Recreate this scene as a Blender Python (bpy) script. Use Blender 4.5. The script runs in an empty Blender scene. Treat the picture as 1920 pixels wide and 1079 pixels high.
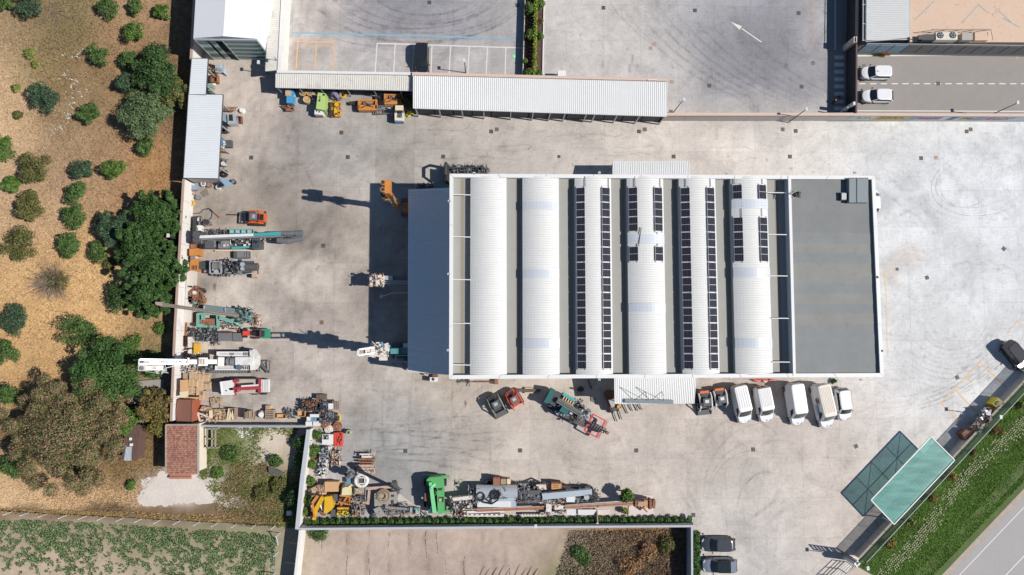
import bpy, math, random
import numpy as np
from mathutils import Vector, Quaternion
rnd = random.Random(7)
nr = np.random.RandomState(11)
SC = bpy.context.scene
COL = SC.collection
R = math.radians

# ---------------------------------------------------------------- camera
CH, F = 91.4, 1280.0                      # drone height in metres, focal length in photo pixels
NAD = Vector(((920 - 960) / F, -(640 - 539.5) / F, -1)).normalized()
Q = NAD.rotation_difference(Vector((0, 0, -1)))
cam_d = bpy.data.cameras.new('camera'); cam = bpy.data.objects.new('camera', cam_d); COL.objects.link(cam)
cam.location = (0, 0, CH); cam.rotation_mode = 'QUATERNION'; cam.rotation_quaternion = Q
cam_d.sensor_width = 36; cam_d.lens = 36 * F / 1920; cam_d.clip_end = 3000; cam_d.clip_start = .5
SC.camera = cam
QM = np.array(Q.to_matrix())

def G(px, py, z=0.0):
    """world point that stands z metres high and is seen in direction (px, py) of the photo"""
    d = QM @ np.array([(px - 960) / F, -(py - 539.5) / F, -1.0])
    t = (z - CH) / d[2]
    return (d[0] * t, d[1] * t, z)

def PX(x, y, z=0.0):
    p = np.stack([np.asarray(x, float), np.asarray(y, float), np.full(np.shape(x), z - CH)], -1)
    c = p @ QM
    return 960 + F * c[..., 0] / -c[..., 2], 539.5 - F * c[..., 1] / -c[..., 2]

# ---------------------------------------------------------------- light
SUN_EL, SUN_AZ = 46, -8
w = bpy.data.worlds.new('World'); SC.world = w; w.use_nodes = True
nt = w.node_tree; bg = nt.nodes['Background']
sk = nt.nodes.new('ShaderNodeTexSky'); sk.sky_type = 'NISHITA'; sk.sun_disc = False
sk.sun_elevation = R(SUN_EL); sk.sun_rotation = R(98)
sk.air_density = 1.0; sk.dust_density = .0; sk.ozone_density = 3.2
nt.links.new(sk.outputs[0], bg.inputs[0]); bg.inputs[1].default_value = .066
ld = bpy.data.lights.new('sun', 'SUN'); lo = bpy.data.objects.new('sun', ld); COL.objects.link(lo)
ld.energy = 4.4; ld.angle = R(.5); ld.color = (1, .95, .88)
sv = Vector((math.cos(R(SUN_EL)) * math.cos(R(SUN_AZ)), math.cos(R(SUN_EL)) * math.sin(R(SUN_AZ)), math.sin(R(SUN_EL))))
lo.rotation_mode = 'QUATERNION'; lo.rotation_quaternion = sv.to_track_quat('Z', 'Y')
SC.view_settings.view_transform = 'Standard'; SC.view_settings.look = 'None'
SC.view_settings.gamma = 1; SC.view_settings.use_curve_mapping = False
SC.view_settings.exposure = .34
SC.render.engine = 'CYCLES'; SC.cycles.max_bounces = 5; SC.cycles.transparent_max_bounces = 12

# ---------------------------------------------------------------- colour and materials
GAIN = 1.35
def lin(c):
    c = np.asarray(c, float) / 255.0
    return np.where(c <= .04045, c / 12.92, ((c + .055) / 1.055) ** 2.4)
def hx(h):
    return [int(h[i:i + 2], 16) for i in (0, 2, 4)]
def A(h):
    """sRGB look of the sunlit thing -> base colour"""
    c = lin(hx(h) if isinstance(h, str) else h) / GAIN
    return (float(min(c[0], .85)), float(min(c[1], .85)), float(min(c[2], .85)), 1)

MATS = {}
def M(key, col=None, rough=.6, metal=0.0, var=.14, sc=1.5, rust=0.0, dirt=0.0, island=0.0, attr=False, objvar=0.0, spec=.5, stripes=None, bump=0.0, trans=0.0, fine=0.0, rustcol='7a4326', emit=None):
    if key in MATS: return MATS[key]
    if col is None and not attr: print('NO COLOUR', key); col = 'b0aca6'
    m = bpy.data.materials.new(key); MATS[key] = m; m.use_nodes = True
    n, l = m.node_tree.nodes, m.node_tree.links
    b = n['Principled BSDF']; b.inputs['Roughness'].default_value = rough; b.inputs['Metallic'].default_value = metal
    b.inputs['Specular IOR Level'].default_value = spec
    if (dirt or rust) and not fine: fine = .12
    tc = n.new('ShaderNodeTexCoord')
    geo = n.new('ShaderNodeNewGeometry')
    pos = geo.outputs['Position'] if attr else tc.outputs['Object']
    if attr:
        a = n.new('ShaderNodeAttribute'); a.attribute_name = 'Col'; cur = a.outputs['Color']
    else:
        rgb = n.new('ShaderNodeRGB'); rgb.outputs[0].default_value = A(col); cur = rgb.outputs[0]
    def noise(scale, det=4, rg=.6, off=0):
        t = n.new('ShaderNodeTexNoise'); t.inputs['Scale'].default_value = scale; t.inputs['Detail'].default_value = det
        t.inputs['Roughness'].default_value = rg
        if off:
            mp = n.new('ShaderNodeMapping'); mp.inputs['Location'].default_value = (off, off * 1.7, 0)
            l.new(pos, mp.inputs[0]); l.new(mp.outputs[0], t.inputs['Vector'])
        else: l.new(pos, t.inputs['Vector'])
        return t.outputs['Fac']
    def mathn(op, a, bb, c=None):
        t = n.new('ShaderNodeMath'); t.operation = op
        for i, v in enumerate((a, bb, c)):
            if v is None: continue
            if isinstance(v, (int, float)): t.inputs[i].default_value = v
            else: l.new(v, t.inputs[i])
        return t.outputs[0]
    def mulv(cur, fac):
        t = n.new('ShaderNodeMix'); t.data_type = 'RGBA'; t.blend_type = 'MULTIPLY'; t.inputs[0].default_value = 1
        l.new(cur, t.inputs[6])
        cb = n.new('ShaderNodeCombineColor')
        for i in range(3): l.new(fac, cb.inputs[i])
        l.new(cb.outputs[0], t.inputs[7]); return t.outputs[2]
    def mixc(cur, colr, fac):
        t = n.new('ShaderNodeMix'); t.data_type = 'RGBA'; l.new(fac, t.inputs[0]); l.new(cur, t.inputs[6])
        t.inputs[7].default_value = A(colr); return t.outputs[2]
    if var:
        f = mathn('MULTIPLY_ADD', noise(sc, 5, .65), 2.4 * var, 1 - 1.2 * var); cur = mulv(cur, f)
    if fine:
        f = mathn('MULTIPLY_ADD', noise(sc * 9, 3, .7, 3.1), 2.8 * fine, 1 - 1.4 * fine); cur = mulv(cur, f)
    if island:
        f = mathn('MULTIPLY_ADD', geo.outputs['Random Per Island'], 2 * island, 1 - island); cur = mulv(cur, f)
    if objvar:
        oi = n.new('ShaderNodeObjectInfo')
        f = mathn('MULTIPLY_ADD', oi.outputs['Random'], 2 * objvar, 1 - objvar); cur = mulv(cur, f)
    if stripes:
        sep = n.new('ShaderNodeSeparateXYZ'); l.new(tc.outputs['Object'], sep.inputs[0])
        ax, per, wid, scol = stripes
        f = mathn('LESS_THAN', mathn('FRACT', mathn('ADD', mathn('DIVIDE', sep.outputs[ax], per), 500.5), 0), wid)
        cur = mixc(cur, scol, f)
    if rust:
        f = mathn('MULTIPLY', mathn('SUBTRACT', noise(2.2, 6, .75, 5.3), .62 - .28 * rust), 9); f2 = n.new('ShaderNodeClamp'); l.new(f, f2.inputs[0])
        cur = mixc(cur, rustcol, f2.outputs[0])
    if dirt:
        f = mathn('MULTIPLY', mathn('SUBTRACT', noise(.7, 7, .72, 9.3), .58 - .2 * dirt), 5); f2 = n.new('ShaderNodeClamp'); l.new(f, f2.inputs[0])
        cur = mixc(cur, '8d8273', mathn('MULTIPLY', f2.outputs[0], .6))
    l.new(cur, b.inputs['Base Color'])
    if bump:
        bp = n.new('ShaderNodeBump'); bp.inputs['Strength'].default_value = bump; bp.inputs['Distance'].default_value = .05
        l.new(noise(sc * 5, 5, .7), bp.inputs['Height']); l.new(bp.outputs[0], b.inputs['Normal'])
    if trans:
        tr = n.new('ShaderNodeBsdfTransparent'); tr.inputs[0].default_value = A(col) if key != 'net' else (1, 1, 1, 1)
        mx = n.new('ShaderNodeMixShader'); mx.inputs[0].default_value = trans
        out = n['Material Output']; l.new(b.outputs[0], mx.inputs[1]); l.new(tr.outputs[0], mx.inputs[2]); l.new(mx.outputs[0], out.inputs[0])
    return m

# ---------------------------------------------------------------- mesh builder
class MB:
    def __init__(s): s.v = []; s.f = []; s.mi = []; s.k = 0
    def add(s, vs, fs):
        o = len(s.v); s.v += [tuple(map(float, p)) for p in vs]
        for f in fs: s.f.append([i + o for i in f]); s.mi.append(s.k)
        return s
    def box(s, x0, y0, z0, x1, y1, z1):
        return s.add([(x0, y0, z0), (x1, y0, z0), (x1, y1, z0), (x0, y1, z0), (x0, y0, z1), (x1, y0, z1), (x1, y1, z1), (x0, y1, z1)],
                     [(3, 2, 1, 0), (4, 5, 6, 7), (0, 1, 5, 4), (1, 2, 6, 5), (2, 3, 7, 6), (3, 0, 4, 7)])
    def prism(s, pts, z0, z1, top=None):
        """pts: plan outline; z1 may be a list (one height for each corner)"""
        n = len(pts)
        a = sum(pts[i][0] * pts[(i + 1) % n][1] - pts[(i + 1) % n][0] * pts[i][1] for i in range(n))
        zs = list(z1) if isinstance(z1, (list, tuple)) else [z1] * n
        top = list(top) if top else list(pts)
        pts = list(pts)
        if a < 0: pts.reverse(); top.reverse(); zs.reverse()
        vs = [(p[0], p[1], z0) for p in pts] + [(p[0], p[1], z) for p, z in zip(top, zs)]
        fs = [tuple(reversed(range(n))), tuple(range(n, 2 * n))] + [(i, (i + 1) % n, n + (i + 1) % n, n + i) for i in range(n)]
        return s.add(vs, fs)
    def pp(s, pts, z0, z1):
        """prism from photo-pixel outline read at the height of its top"""
        zs = z1 if isinstance(z1, (list, tuple)) else [z1] * len(pts)
        return s.prism([G(p[0], p[1], z)[:2] for p, z in zip(pts, zs)], z0, z1)
    def pr(s, x0, y0, x1, y1, z0, z1):
        return s.pp([(x0, y0), (x1, y0), (x1, y1), (x0, y1)], z0, z1)
    def tube(s, pts, r, n=6, caps=True):
        pts = [Vector(p) for p in pts]; rs = r if isinstance(r, (list, tuple)) else [r] * len(pts)
        o = len(s.v); prev = None
        for i, p in enumerate(pts):
            d = (pts[min(i + 1, len(pts) - 1)] - pts[max(i - 1, 0)])
            if d.length < 1e-9: d = Vector((0, 0, 1))
            d.normalize()
            up = Vector((0, 0, 1)) if abs(d.z) < .95 else Vector((1, 0, 0))
            a = d.cross(up).normalized(); b = a.cross(d)
            for k in range(n):
                t = 2 * math.pi * (k + .5) / n
                q = p + (a * math.cos(t) + b * math.sin(t)) * rs[i]; s.v.append(tuple(q))
        for i in range(len(pts) - 1):
            for k in range(n):
                s.f.append([o + i * n + k, o + i * n + (k + 1) % n, o + (i + 1) * n + (k + 1) % n, o + (i + 1) * n + k]); s.mi.append(s.k)
        if caps:
            s.f.append([o + k for k in reversed(range(n))]); s.mi.append(s.k)
            e = o + (len(pts) - 1) * n; s.f.append([e + k for k in range(n)]); s.mi.append(s.k)
        return s
    def pt(s, pts, r, n=6):
        """tube through photo pixels (px, py, z)"""
        return s.tube([G(*p) for p in pts], r, n)
    def beam(s, p0, p1, wd, ht):
        """rectangular bar between two world points"""
        a, b = Vector(p0), Vector(p1); d = (b - a).normalized()
        up = Vector((0, 0, 1)) if abs(d.z) < .98 else Vector((1, 0, 0))
        sd = d.cross(up).normalized() * wd / 2; u = sd.cross(d).normalized() * ht / 2
        vs = [a - sd - u, a + sd - u, a + sd + u, a - sd + u, b - sd - u, b + sd - u, b + sd + u, b - sd + u]
        return s.add(vs, [(0, 1, 2, 3), (7, 6, 5, 4), (0, 4, 5, 1), (1, 5, 6, 2), (2, 6, 7, 3), (3, 7, 4, 0)])
    def pb(s, p0, p1, wd, ht): return s.beam(G(*p0), G(*p1), wd, ht)
    def cyl(s, x, y, z0, z1, r, n=14, r1=None):
        return s.prism([(x + r * math.cos(2 * math.pi * k / n), y + r * math.sin(2 * math.pi * k / n)) for k in range(n)], z0, z1,
                       [(x + (r1 or r) * math.cos(2 * math.pi * k / n), y + (r1 or r) * math.sin(2 * math.pi * k / n)) for k in range(n)])
    def pc(s, px, py, z0, z1, r, n=14, r1=None):
        g = G(px, py, z1); return s.cyl(g[0], g[1], z0, z1, r, n, r1)
    def ring(s, x, y, z, R0, r, n=20, m=6, axis='z'):
        o = len(s.v)
        for i in range(n):
            t = 2 * math.pi * i / n
            for k in range(m):
                u = 2 * math.pi * k / m; q = R0 + r * math.cos(u)
                p = (q * math.cos(t), q * math.sin(t), r * math.sin(u))
                if axis == 'y': p = (p[0], p[2], p[1])
                if axis == 'x': p = (p[2], p[0], p[1])
                s.v.append((x + p[0], y + p[1], z + p[2]))
        for i in range(n):
            for k in range(m):
                s.f.append([o + i * m + k, o + ((i + 1) % n) * m + k, o + ((i + 1) % n) * m + (k + 1) % m, o + i * m + (k + 1) % m]); s.mi.append(s.k)
        return s
    def sheet(s, pts, z):
        """flat polygon of photo pixels at height z"""
        g = [G(p[0], p[1], z) for p in pts]
        n = len(g); a = sum(g[i][0] * g[(i + 1) % n][1] - g[(i + 1) % n][0] * g[i][1] for i in range(n))
        if a < 0: g.reverse()
        return s.add(g, [tuple(range(n))])
    def strip(s, pts, wpx, z):
        """painted line: centre line in photo pixels, width in pixels"""
        P = [np.array(p[:2], float) for p in pts]
        L, Rr = [], []
        for i, p in enumerate(P):
            d = P[min(i + 1, len(P) - 1)] - P[max(i - 1, 0)]; d = d / np.hypot(*d); nrm = np.array([-d[1], d[0]]) * wpx / 2
            L.append(G(*(p + nrm), z)); Rr.append(G(*(p - nrm), z))
        o = len(s.v); s.v += L + Rr; n = len(P)
        for i in range(n - 1):
            s.f.append([o + i, o + i + 1, o + n + i + 1, o + n + i]); s.mi.append(s.k)
        return s
    def clutter(s, x0, y0, x1, y1, z0, z1, n, seed, size=.35, long=1.2):
        """small irregular machine pieces: blocks, rods and drums in a photo rectangle"""
        r = random.Random(seed)
        for _ in range(n):
            zz = r.uniform(z0, z1); x, y, _z = G(r.uniform(x0, x1), r.uniform(y0, y1), zz); a = r.uniform(0, math.pi) if r.random() < .35 else r.choice((0, math.pi / 2)) + r.uniform(-.15, .15)
            t = r.random(); w_ = size * r.uniform(.2, .8)
            if t < .45:
                c, sn = math.cos(a), math.sin(a); l_ = w_ * r.uniform(.6, 1.5)
                s.prism([(x + c * u - sn * v, y + sn * u + c * v) for u, v in ((-l_ / 2, -w_ / 2), (l_ / 2, -w_ / 2), (l_ / 2, w_ / 2), (-l_ / 2, w_ / 2))], zz - w_ * .8, zz)
            elif t < .85:
                l_ = long * r.uniform(.25, .85); dz = r.uniform(-.15, .15)
                s.tube([(x - math.cos(a) * l_ / 2, y - math.sin(a) * l_ / 2, zz - dz), (x + math.cos(a) * l_ / 2, y + math.sin(a) * l_ / 2, zz + dz)], r.uniform(.02, .055), 5)
            else:
                s.cyl(x, y, zz - w_, zz, w_ * .5, 10)
        return s

MESHES = 0
def mesh_of(name, mb, mats, smooth=False):
    me = bpy.data.meshes.new(name)
    v = np.array(mb.v, dtype=np.float64)
    me.from_pydata([tuple(p) for p in v], [], mb.f)
    for m in (mats if isinstance(mats, (list, tuple)) else [mats]): me.materials.append(m)
    if any(mb.mi): me.polygons.foreach_set('material_index', mb.mi)
    if smooth: me.polygons.foreach_set('use_smooth', [True] * len(me.polygons))
    me.update(); return me

OFF = {}
def tag(o, label=None, cat=None, group=None, kind=None):
    if label: o['label'] = label
    if cat: o['category'] = cat
    if group: o['group'] = group
    if kind: o['kind'] = kind
    return o
def thing(name, label, cat, loc=(0, 0, 0), group=None):
    o = bpy.data.objects.new(name, None); COL.objects.link(o); o.empty_display_size = .3
    o.location = loc; OFF[o.name] = tuple(loc); return tag(o, label, cat, group)
def part(name, mb, mat, parent=None, label=None, kind=None, smooth=False):
    off = np.array(OFF.get(parent.name, (0, 0, 0))) if parent else np.zeros(3)
    if parent is not None and any(off): mb.v = [(p[0] - off[0], p[1] - off[1], p[2] - off[2]) for p in mb.v]
    o = bpy.data.objects.new(name, mesh_of(name, mb, mat, smooth)); COL.objects.link(o)
    if parent: o.parent = parent; OFF[o.name] = tuple(off)
    if label: o['label'] = label
    if kind: o['kind'] = kind
    return o
def single(name, mb, mat, label, cat, group=None, kind=None, smooth=False):
    """a thing that is one mesh; origin at its base"""
    v = np.array(mb.v); c = (v[:, 0].mean(), v[:, 1].mean(), v[:, 2].min())
    mb.v = [(p[0] - c[0], p[1] - c[1], p[2] - c[2]) for p in mb.v]
    o = bpy.data.objects.new(name, mesh_of(name, mb, mat, smooth)); COL.objects.link(o); o.location = c
    return tag(o, label, cat, group, kind)
def struct(name, mb, mat, parent=None):
    o = part(name, mb, mat, parent)
    if parent is None: o['kind'] = 'structure'
    return o
def copy_tree(o, parent=None):
    c = o.copy(); COL.objects.link(c)
    if parent is not None: c.parent = parent
    OFF[c.name] = OFF.get(o.name, (0, 0, 0))
    for ch in list(o.children): copy_tree(ch, c)
    return c
def place(o, px, py, deg=0, z=0, label=None, scale=None):
    """stand thing on the ground; deg = heading on the photo, clockwise from pointing right"""
    o.location = G(px, py, z); o.rotation_euler = (0, 0, R(-deg))
    if label: o['label'] = label
    if scale: o.scale = scale
    return o
# ---------------------------------------------------------------- ground colours (albedo maps of the place)
def vnoise(x, y, s, seed=0):
    x = np.asarray(x, float) / s + seed * 17.3; y = np.asarray(y, float) / s + seed * 5.1
    xi, yi = np.floor(x).astype(int), np.floor(y).astype(int); fx, fy = x - xi, y - yi
    fx = fx * fx * (3 - 2 * fx); fy = fy * fy * (3 - 2 * fy)
    def h(a, b):
        v = np.sin(a * 127.1 + b * 311.7 + seed * 74.7) * 43758.5453
        return v - np.floor(v)
    return (h(xi, yi) * (1 - fx) + h(xi + 1, yi) * fx) * (1 - fy) + (h(xi, yi + 1) * (1 - fx) + h(xi + 1, yi + 1) * fx) * fy
def fbm(x, y, s, seed=0, o=4):
    t = 0; a = 1; n = 0
    for i in range(o): t = t + a * vnoise(x, y, s / 2 ** i, seed + i); n += a; a *= .55
    return t / n
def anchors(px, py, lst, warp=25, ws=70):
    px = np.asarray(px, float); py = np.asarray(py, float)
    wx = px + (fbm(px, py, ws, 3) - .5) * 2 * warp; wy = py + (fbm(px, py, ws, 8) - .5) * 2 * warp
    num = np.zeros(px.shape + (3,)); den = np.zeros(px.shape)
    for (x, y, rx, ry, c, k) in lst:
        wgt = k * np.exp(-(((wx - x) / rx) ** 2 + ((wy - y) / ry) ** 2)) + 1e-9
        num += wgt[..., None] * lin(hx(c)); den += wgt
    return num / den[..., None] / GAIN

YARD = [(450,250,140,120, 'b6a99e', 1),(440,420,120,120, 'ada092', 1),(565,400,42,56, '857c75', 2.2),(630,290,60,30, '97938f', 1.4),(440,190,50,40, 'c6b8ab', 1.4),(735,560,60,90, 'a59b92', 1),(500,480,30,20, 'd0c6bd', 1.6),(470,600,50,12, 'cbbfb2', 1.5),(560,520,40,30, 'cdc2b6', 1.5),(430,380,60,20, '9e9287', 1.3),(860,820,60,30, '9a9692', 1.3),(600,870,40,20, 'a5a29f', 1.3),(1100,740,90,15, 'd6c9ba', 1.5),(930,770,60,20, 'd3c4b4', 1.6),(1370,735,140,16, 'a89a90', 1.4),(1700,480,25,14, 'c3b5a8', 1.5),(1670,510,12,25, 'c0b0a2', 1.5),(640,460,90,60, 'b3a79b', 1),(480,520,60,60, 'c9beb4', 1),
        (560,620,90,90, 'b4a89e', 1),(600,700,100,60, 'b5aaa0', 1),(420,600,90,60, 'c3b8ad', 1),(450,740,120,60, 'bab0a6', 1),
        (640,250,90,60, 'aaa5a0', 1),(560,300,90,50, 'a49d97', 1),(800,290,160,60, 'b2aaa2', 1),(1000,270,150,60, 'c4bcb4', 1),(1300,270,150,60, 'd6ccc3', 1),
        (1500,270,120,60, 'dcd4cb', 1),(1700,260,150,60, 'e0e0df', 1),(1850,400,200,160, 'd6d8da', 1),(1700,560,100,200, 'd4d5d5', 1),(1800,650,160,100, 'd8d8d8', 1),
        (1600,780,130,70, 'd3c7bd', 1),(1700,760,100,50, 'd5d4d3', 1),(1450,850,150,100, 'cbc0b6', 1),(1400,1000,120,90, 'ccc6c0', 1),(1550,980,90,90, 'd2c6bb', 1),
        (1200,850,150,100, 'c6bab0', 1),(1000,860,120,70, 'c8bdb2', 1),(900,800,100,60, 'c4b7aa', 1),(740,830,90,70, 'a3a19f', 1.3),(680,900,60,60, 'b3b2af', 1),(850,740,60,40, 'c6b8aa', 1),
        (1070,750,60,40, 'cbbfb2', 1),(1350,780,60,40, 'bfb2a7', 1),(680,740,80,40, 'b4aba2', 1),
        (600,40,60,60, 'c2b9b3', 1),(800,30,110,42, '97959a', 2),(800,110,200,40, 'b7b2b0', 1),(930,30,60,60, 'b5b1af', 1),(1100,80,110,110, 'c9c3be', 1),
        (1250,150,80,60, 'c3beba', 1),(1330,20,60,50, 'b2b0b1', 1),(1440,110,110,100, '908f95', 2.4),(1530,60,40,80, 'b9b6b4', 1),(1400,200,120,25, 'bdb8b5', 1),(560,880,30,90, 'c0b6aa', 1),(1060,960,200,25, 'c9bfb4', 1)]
SOIL = [(40,60,80,80, '8f7854', 1),(110,150,90,90, '8c7249', 1),(120,50,60,50, '7d7449', .9),(60,120,40,40, '7c7a42', .5),(15,180,45,130, 'd0ae84', 1.4),(140,230,60,80, 'a58a66', .8),
        (230,60,70,60, 'ab8862', 1),(270,130,60,60, '8e6f4a', 1),(215,330,90,90, 'a9835c', 1),(280,340,40,60, 'b08146', 1),(90,340,90,60, 'ad906e', 1),(60,420,70,60, 'c2a078', 1),
        (110,480,90,60, 'c39d67', 1),(150,560,120,90, 'cfa76d', 1.3),(80,680,110,80, 'c89f66', 1.2),(190,620,60,60, 'c9a066', 1.1),(270,600,35,60, '8f7450', 1),(240,660,60,30, '5f7038', 1),
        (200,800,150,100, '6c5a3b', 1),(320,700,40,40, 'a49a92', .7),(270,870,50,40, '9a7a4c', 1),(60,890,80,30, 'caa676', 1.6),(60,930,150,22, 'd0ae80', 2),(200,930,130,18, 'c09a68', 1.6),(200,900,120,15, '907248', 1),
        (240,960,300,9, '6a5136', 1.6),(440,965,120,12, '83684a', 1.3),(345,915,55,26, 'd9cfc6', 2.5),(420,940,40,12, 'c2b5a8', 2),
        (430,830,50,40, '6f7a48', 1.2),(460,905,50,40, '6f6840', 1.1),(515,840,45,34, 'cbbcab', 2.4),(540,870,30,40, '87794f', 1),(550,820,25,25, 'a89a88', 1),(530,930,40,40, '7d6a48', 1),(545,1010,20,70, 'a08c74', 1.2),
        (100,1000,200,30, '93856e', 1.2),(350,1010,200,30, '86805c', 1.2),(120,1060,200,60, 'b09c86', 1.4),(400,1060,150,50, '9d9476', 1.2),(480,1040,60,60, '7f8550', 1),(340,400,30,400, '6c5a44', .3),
        (700,1040,200,60, 'b39f92', 2),(950,1020,120,40, 'b3a092', 1.6),(850,1070,120,40, 'b09a8c', 1.6),(1100,1040,70,50, '8d7a56', 1.4),(1200,1010,90,40, '8a6a45', 1.3),(1230,1060,60,40, '74593f', 1.3),(1040,1060,40,30, '7a7a48', 1),
        (1000,1010,60,20, 'ac9a8b', 1.2),(1680,1040,60,40, 'c9b8a8', .001),(1750,950,150,150, '56743a', 1.5),(1650,1050,60,50, '4e6b35', 1.2),(1900,880,60,60, '5d7a3e', 1.2),(1800,1020,90,40, '6a5f43', .9),(1850,760,60,60, '5d7a3e', 1)]
def inside(px, py, poly):
    r = np.zeros(np.shape(px), bool); n = len(poly)
    for i in range(n):
        x0, y0 = poly[i]; x1, y1 = poly[(i + 1) % n]
        c = ((y0 > py) != (y1 > py)) & (px < (x1 - x0) * (py - y0) / (y1 - y0 + 1e-12) + x0); r ^= c
    return r

def setcol(me, cols):
    a = me.color_attributes.new('Col', 'FLOAT_COLOR', 'POINT')
    c = np.ones((len(me.vertices), 4), np.float32); c[:, :3] = cols; a.data.foreach_set('color', c.ravel())

# big terrain sheet with a fine grid inside the picture and the same ground going on beyond it
xs = np.unique(np.concatenate([np.linspace(-900,-82,14), np.arange(-82,84,.5), np.linspace(84,900,14)]))
ys = np.unique(np.concatenate([np.linspace(-900,-52,14), np.arange(-52,66,.5), np.linspace(66,900,14)]))
X, Y = np.meshgrid(xs, ys); px, py = PX(np.clip(X, -80,82), np.clip(Y, -50,64))
GZ = -.12
Z = np.full(X.shape, GZ) - .12 * (fbm(X, Y, 6,5) - .5) * (np.abs(X) < 80)
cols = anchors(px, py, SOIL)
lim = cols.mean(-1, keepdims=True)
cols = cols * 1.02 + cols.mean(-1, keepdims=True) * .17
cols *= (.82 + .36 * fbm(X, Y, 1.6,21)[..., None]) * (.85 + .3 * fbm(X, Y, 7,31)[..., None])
# flat where the yard slabs, roads and verge sheets lie
flat = inside(px, py, [(352,-200),(2100,-200),(2100,720),(1560,1100),(1290,1100),(1290,985),(560,985),(575,800),(318,800)])
Z[flat] = GZ - .06
# furrows of the bare plot at the bottom
fur = inside(px, py, [(575,1000),(1290,995),(1290,1100),(565,1100)])
rows = np.zeros(X.shape)
for fx in (651,690,730,769,800,872,905,925,945):
    rows += np.exp(-((px - fx - 3 * np.sin(py / 17 + fx)) / 2.2) ** 2) * (vnoise(px * 0 + fx, py, 22,4) > .25)
Z[fur] -= .02 * rows[fur]; cols[fur] *= (1 - .25 * np.clip(rows[fur], 0,1))[:, None]
me = bpy.data.meshes.new('ground'); ny, nx = X.shape
I = np.arange(ny * nx).reshape(ny, nx)
faces = np.stack([I[:-1, :-1], I[:-1,1:], I[1:, 1:], I[1:, :-1]], -1).reshape(-1,4)
me.from_pydata(np.stack([X, Y, Z], -1).reshape(-1,3).tolist(), [], faces.tolist())
setcol(me, cols.reshape(-1,3)); me.polygons.foreach_set('use_smooth', [True] * len(me.polygons))
me.materials.append(M('soil', attr=True, rough=.95, var=.22, sc=1.2, fine=.28, bump=.6, spec=.1))
go = bpy.data.objects.new('ground', me); COL.objects.link(go); go['kind'] = 'structure'

# concrete yard: poured slabs with open joints on a darker base
SX = 5.2
REG = [[(366,-40),(1550,-40),(1550,228),(353,228)],
       [(353,228),(2000,228),(2000,612),(1838,795),(330,795)],
       [(577,795),(1838,795),(1668,985),(566,985)],
       [(1297,985),(1668,985),(1562,1104),(1297,1104)]]
def clip(poly, cl):
    out = poly
    for i in range(len(cl)):
        a, b = cl[i], cl[(i + 1) % len(cl)]; inp = out; out = []
        if not inp: break
        def side(p): return (b[0] - a[0]) * (p[1] - a[1]) - (b[1] - a[1]) * (p[0] - a[0])
        for j in range(len(inp)):
            p, q = inp[j], inp[(j + 1) % len(inp)]; sp, sq = side(p), side(q)
            if sp >= 0: out.append(p)
            if (sp >= 0) != (sq >= 0):
                t = sp / (sp - sq); out.append((p[0] + t * (q[0] - p[0]), p[1] + t * (q[1] - p[1])))
    return out
conc = M('yard_concrete', attr=True, rough=.85, var=.10, sc=.35, fine=.075, objvar=.045, bump=.15, spec=.25)
n_, l_ = conc.node_tree.nodes, conc.node_tree.links
# wear with a shape of its own: blotches and fine dark scuffs
b_ = n_['Principled BSDF']; src = b_.inputs['Base Color'].links[0].from_socket
gp = n_.new('ShaderNodeNewGeometry').outputs['Position']
def layer(src, scale, det, dist, lo_, hi_, mul, stretch=(1,1,1), rot=0):
    mp = n_.new('ShaderNodeMapping'); mp.inputs['Scale'].default_value = stretch; mp.inputs['Rotation'].default_value = (0,0, rot)
    l_.new(gp, mp.inputs[0])
    t = n_.new('ShaderNodeTexNoise'); t.inputs['Scale'].default_value = scale; t.inputs['Detail'].default_value = det; t.inputs['Roughness'].default_value = .7; t.inputs['Distortion'].default_value = dist
    l_.new(mp.outputs[0], t.inputs['Vector'])
    r_ = n_.new('ShaderNodeMapRange'); r_.inputs[1].default_value = lo_; r_.inputs[2].default_value = hi_; r_.inputs[3].default_value = 1; r_.inputs[4].default_value = mul
    l_.new(t.outputs['Fac'], r_.inputs[0])
    mx = n_.new('ShaderNodeMix'); mx.data_type = 'RGBA'; mx.blend_type = 'MULTIPLY'; mx.inputs[0].default_value = 1
    cb = n_.new('ShaderNodeCombineColor')
    for i in range(3): l_.new(r_.outputs[0], cb.inputs[i])
    l_.new(src, mx.inputs[6]); l_.new(cb.outputs[0], mx.inputs[7]); return mx.outputs[2]
src = layer(src, .16,8,1.2,.5,.72,.76)
src = layer(src, .07,9,.6,.42,.62,.88)
src = layer(src, .9,7,.9,.56,.76,.72)
src = layer(src, 3.2,5,.3,.62,.76,.66)
src = layer(src, .5,6,2.5,.52,.7,.80,(1,5,1), .3)
src = layer(src, .5,6,2.0,.52,.7,.84,(4,1,1), .1)
src = layer(src, 1.1,7,1.5,.55,.72,.82,(1,3.5,1), -.5)
src = layer(src, .22,7,.8,.3,.48,1.0)
src = layer(src, .3,7,1.5,.5,.68,1.08)
src = layer(src, 1.4,7,.5,.5,.75,1.06)
l_.new(src, b_.inputs['Base Color'])
base = MB()
regw = []
for r_ in REG:
    g = [G(*p)[:2] for p in r_]; g.reverse() if sum(g[i][0] * g[(i + 1) % 4][1] - g[(i + 1) % 4][0] * g[i][1] for i in range(4)) < 0 else None
    regw.append(g); base.add([(p[0], p[1], -.03) for p in g], [tuple(range(len(g)))])
yard = struct('yard', base, M('joint', '9b938a', rough=.95))
NS = 7; GAPW = .006
nslab = 0
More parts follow.
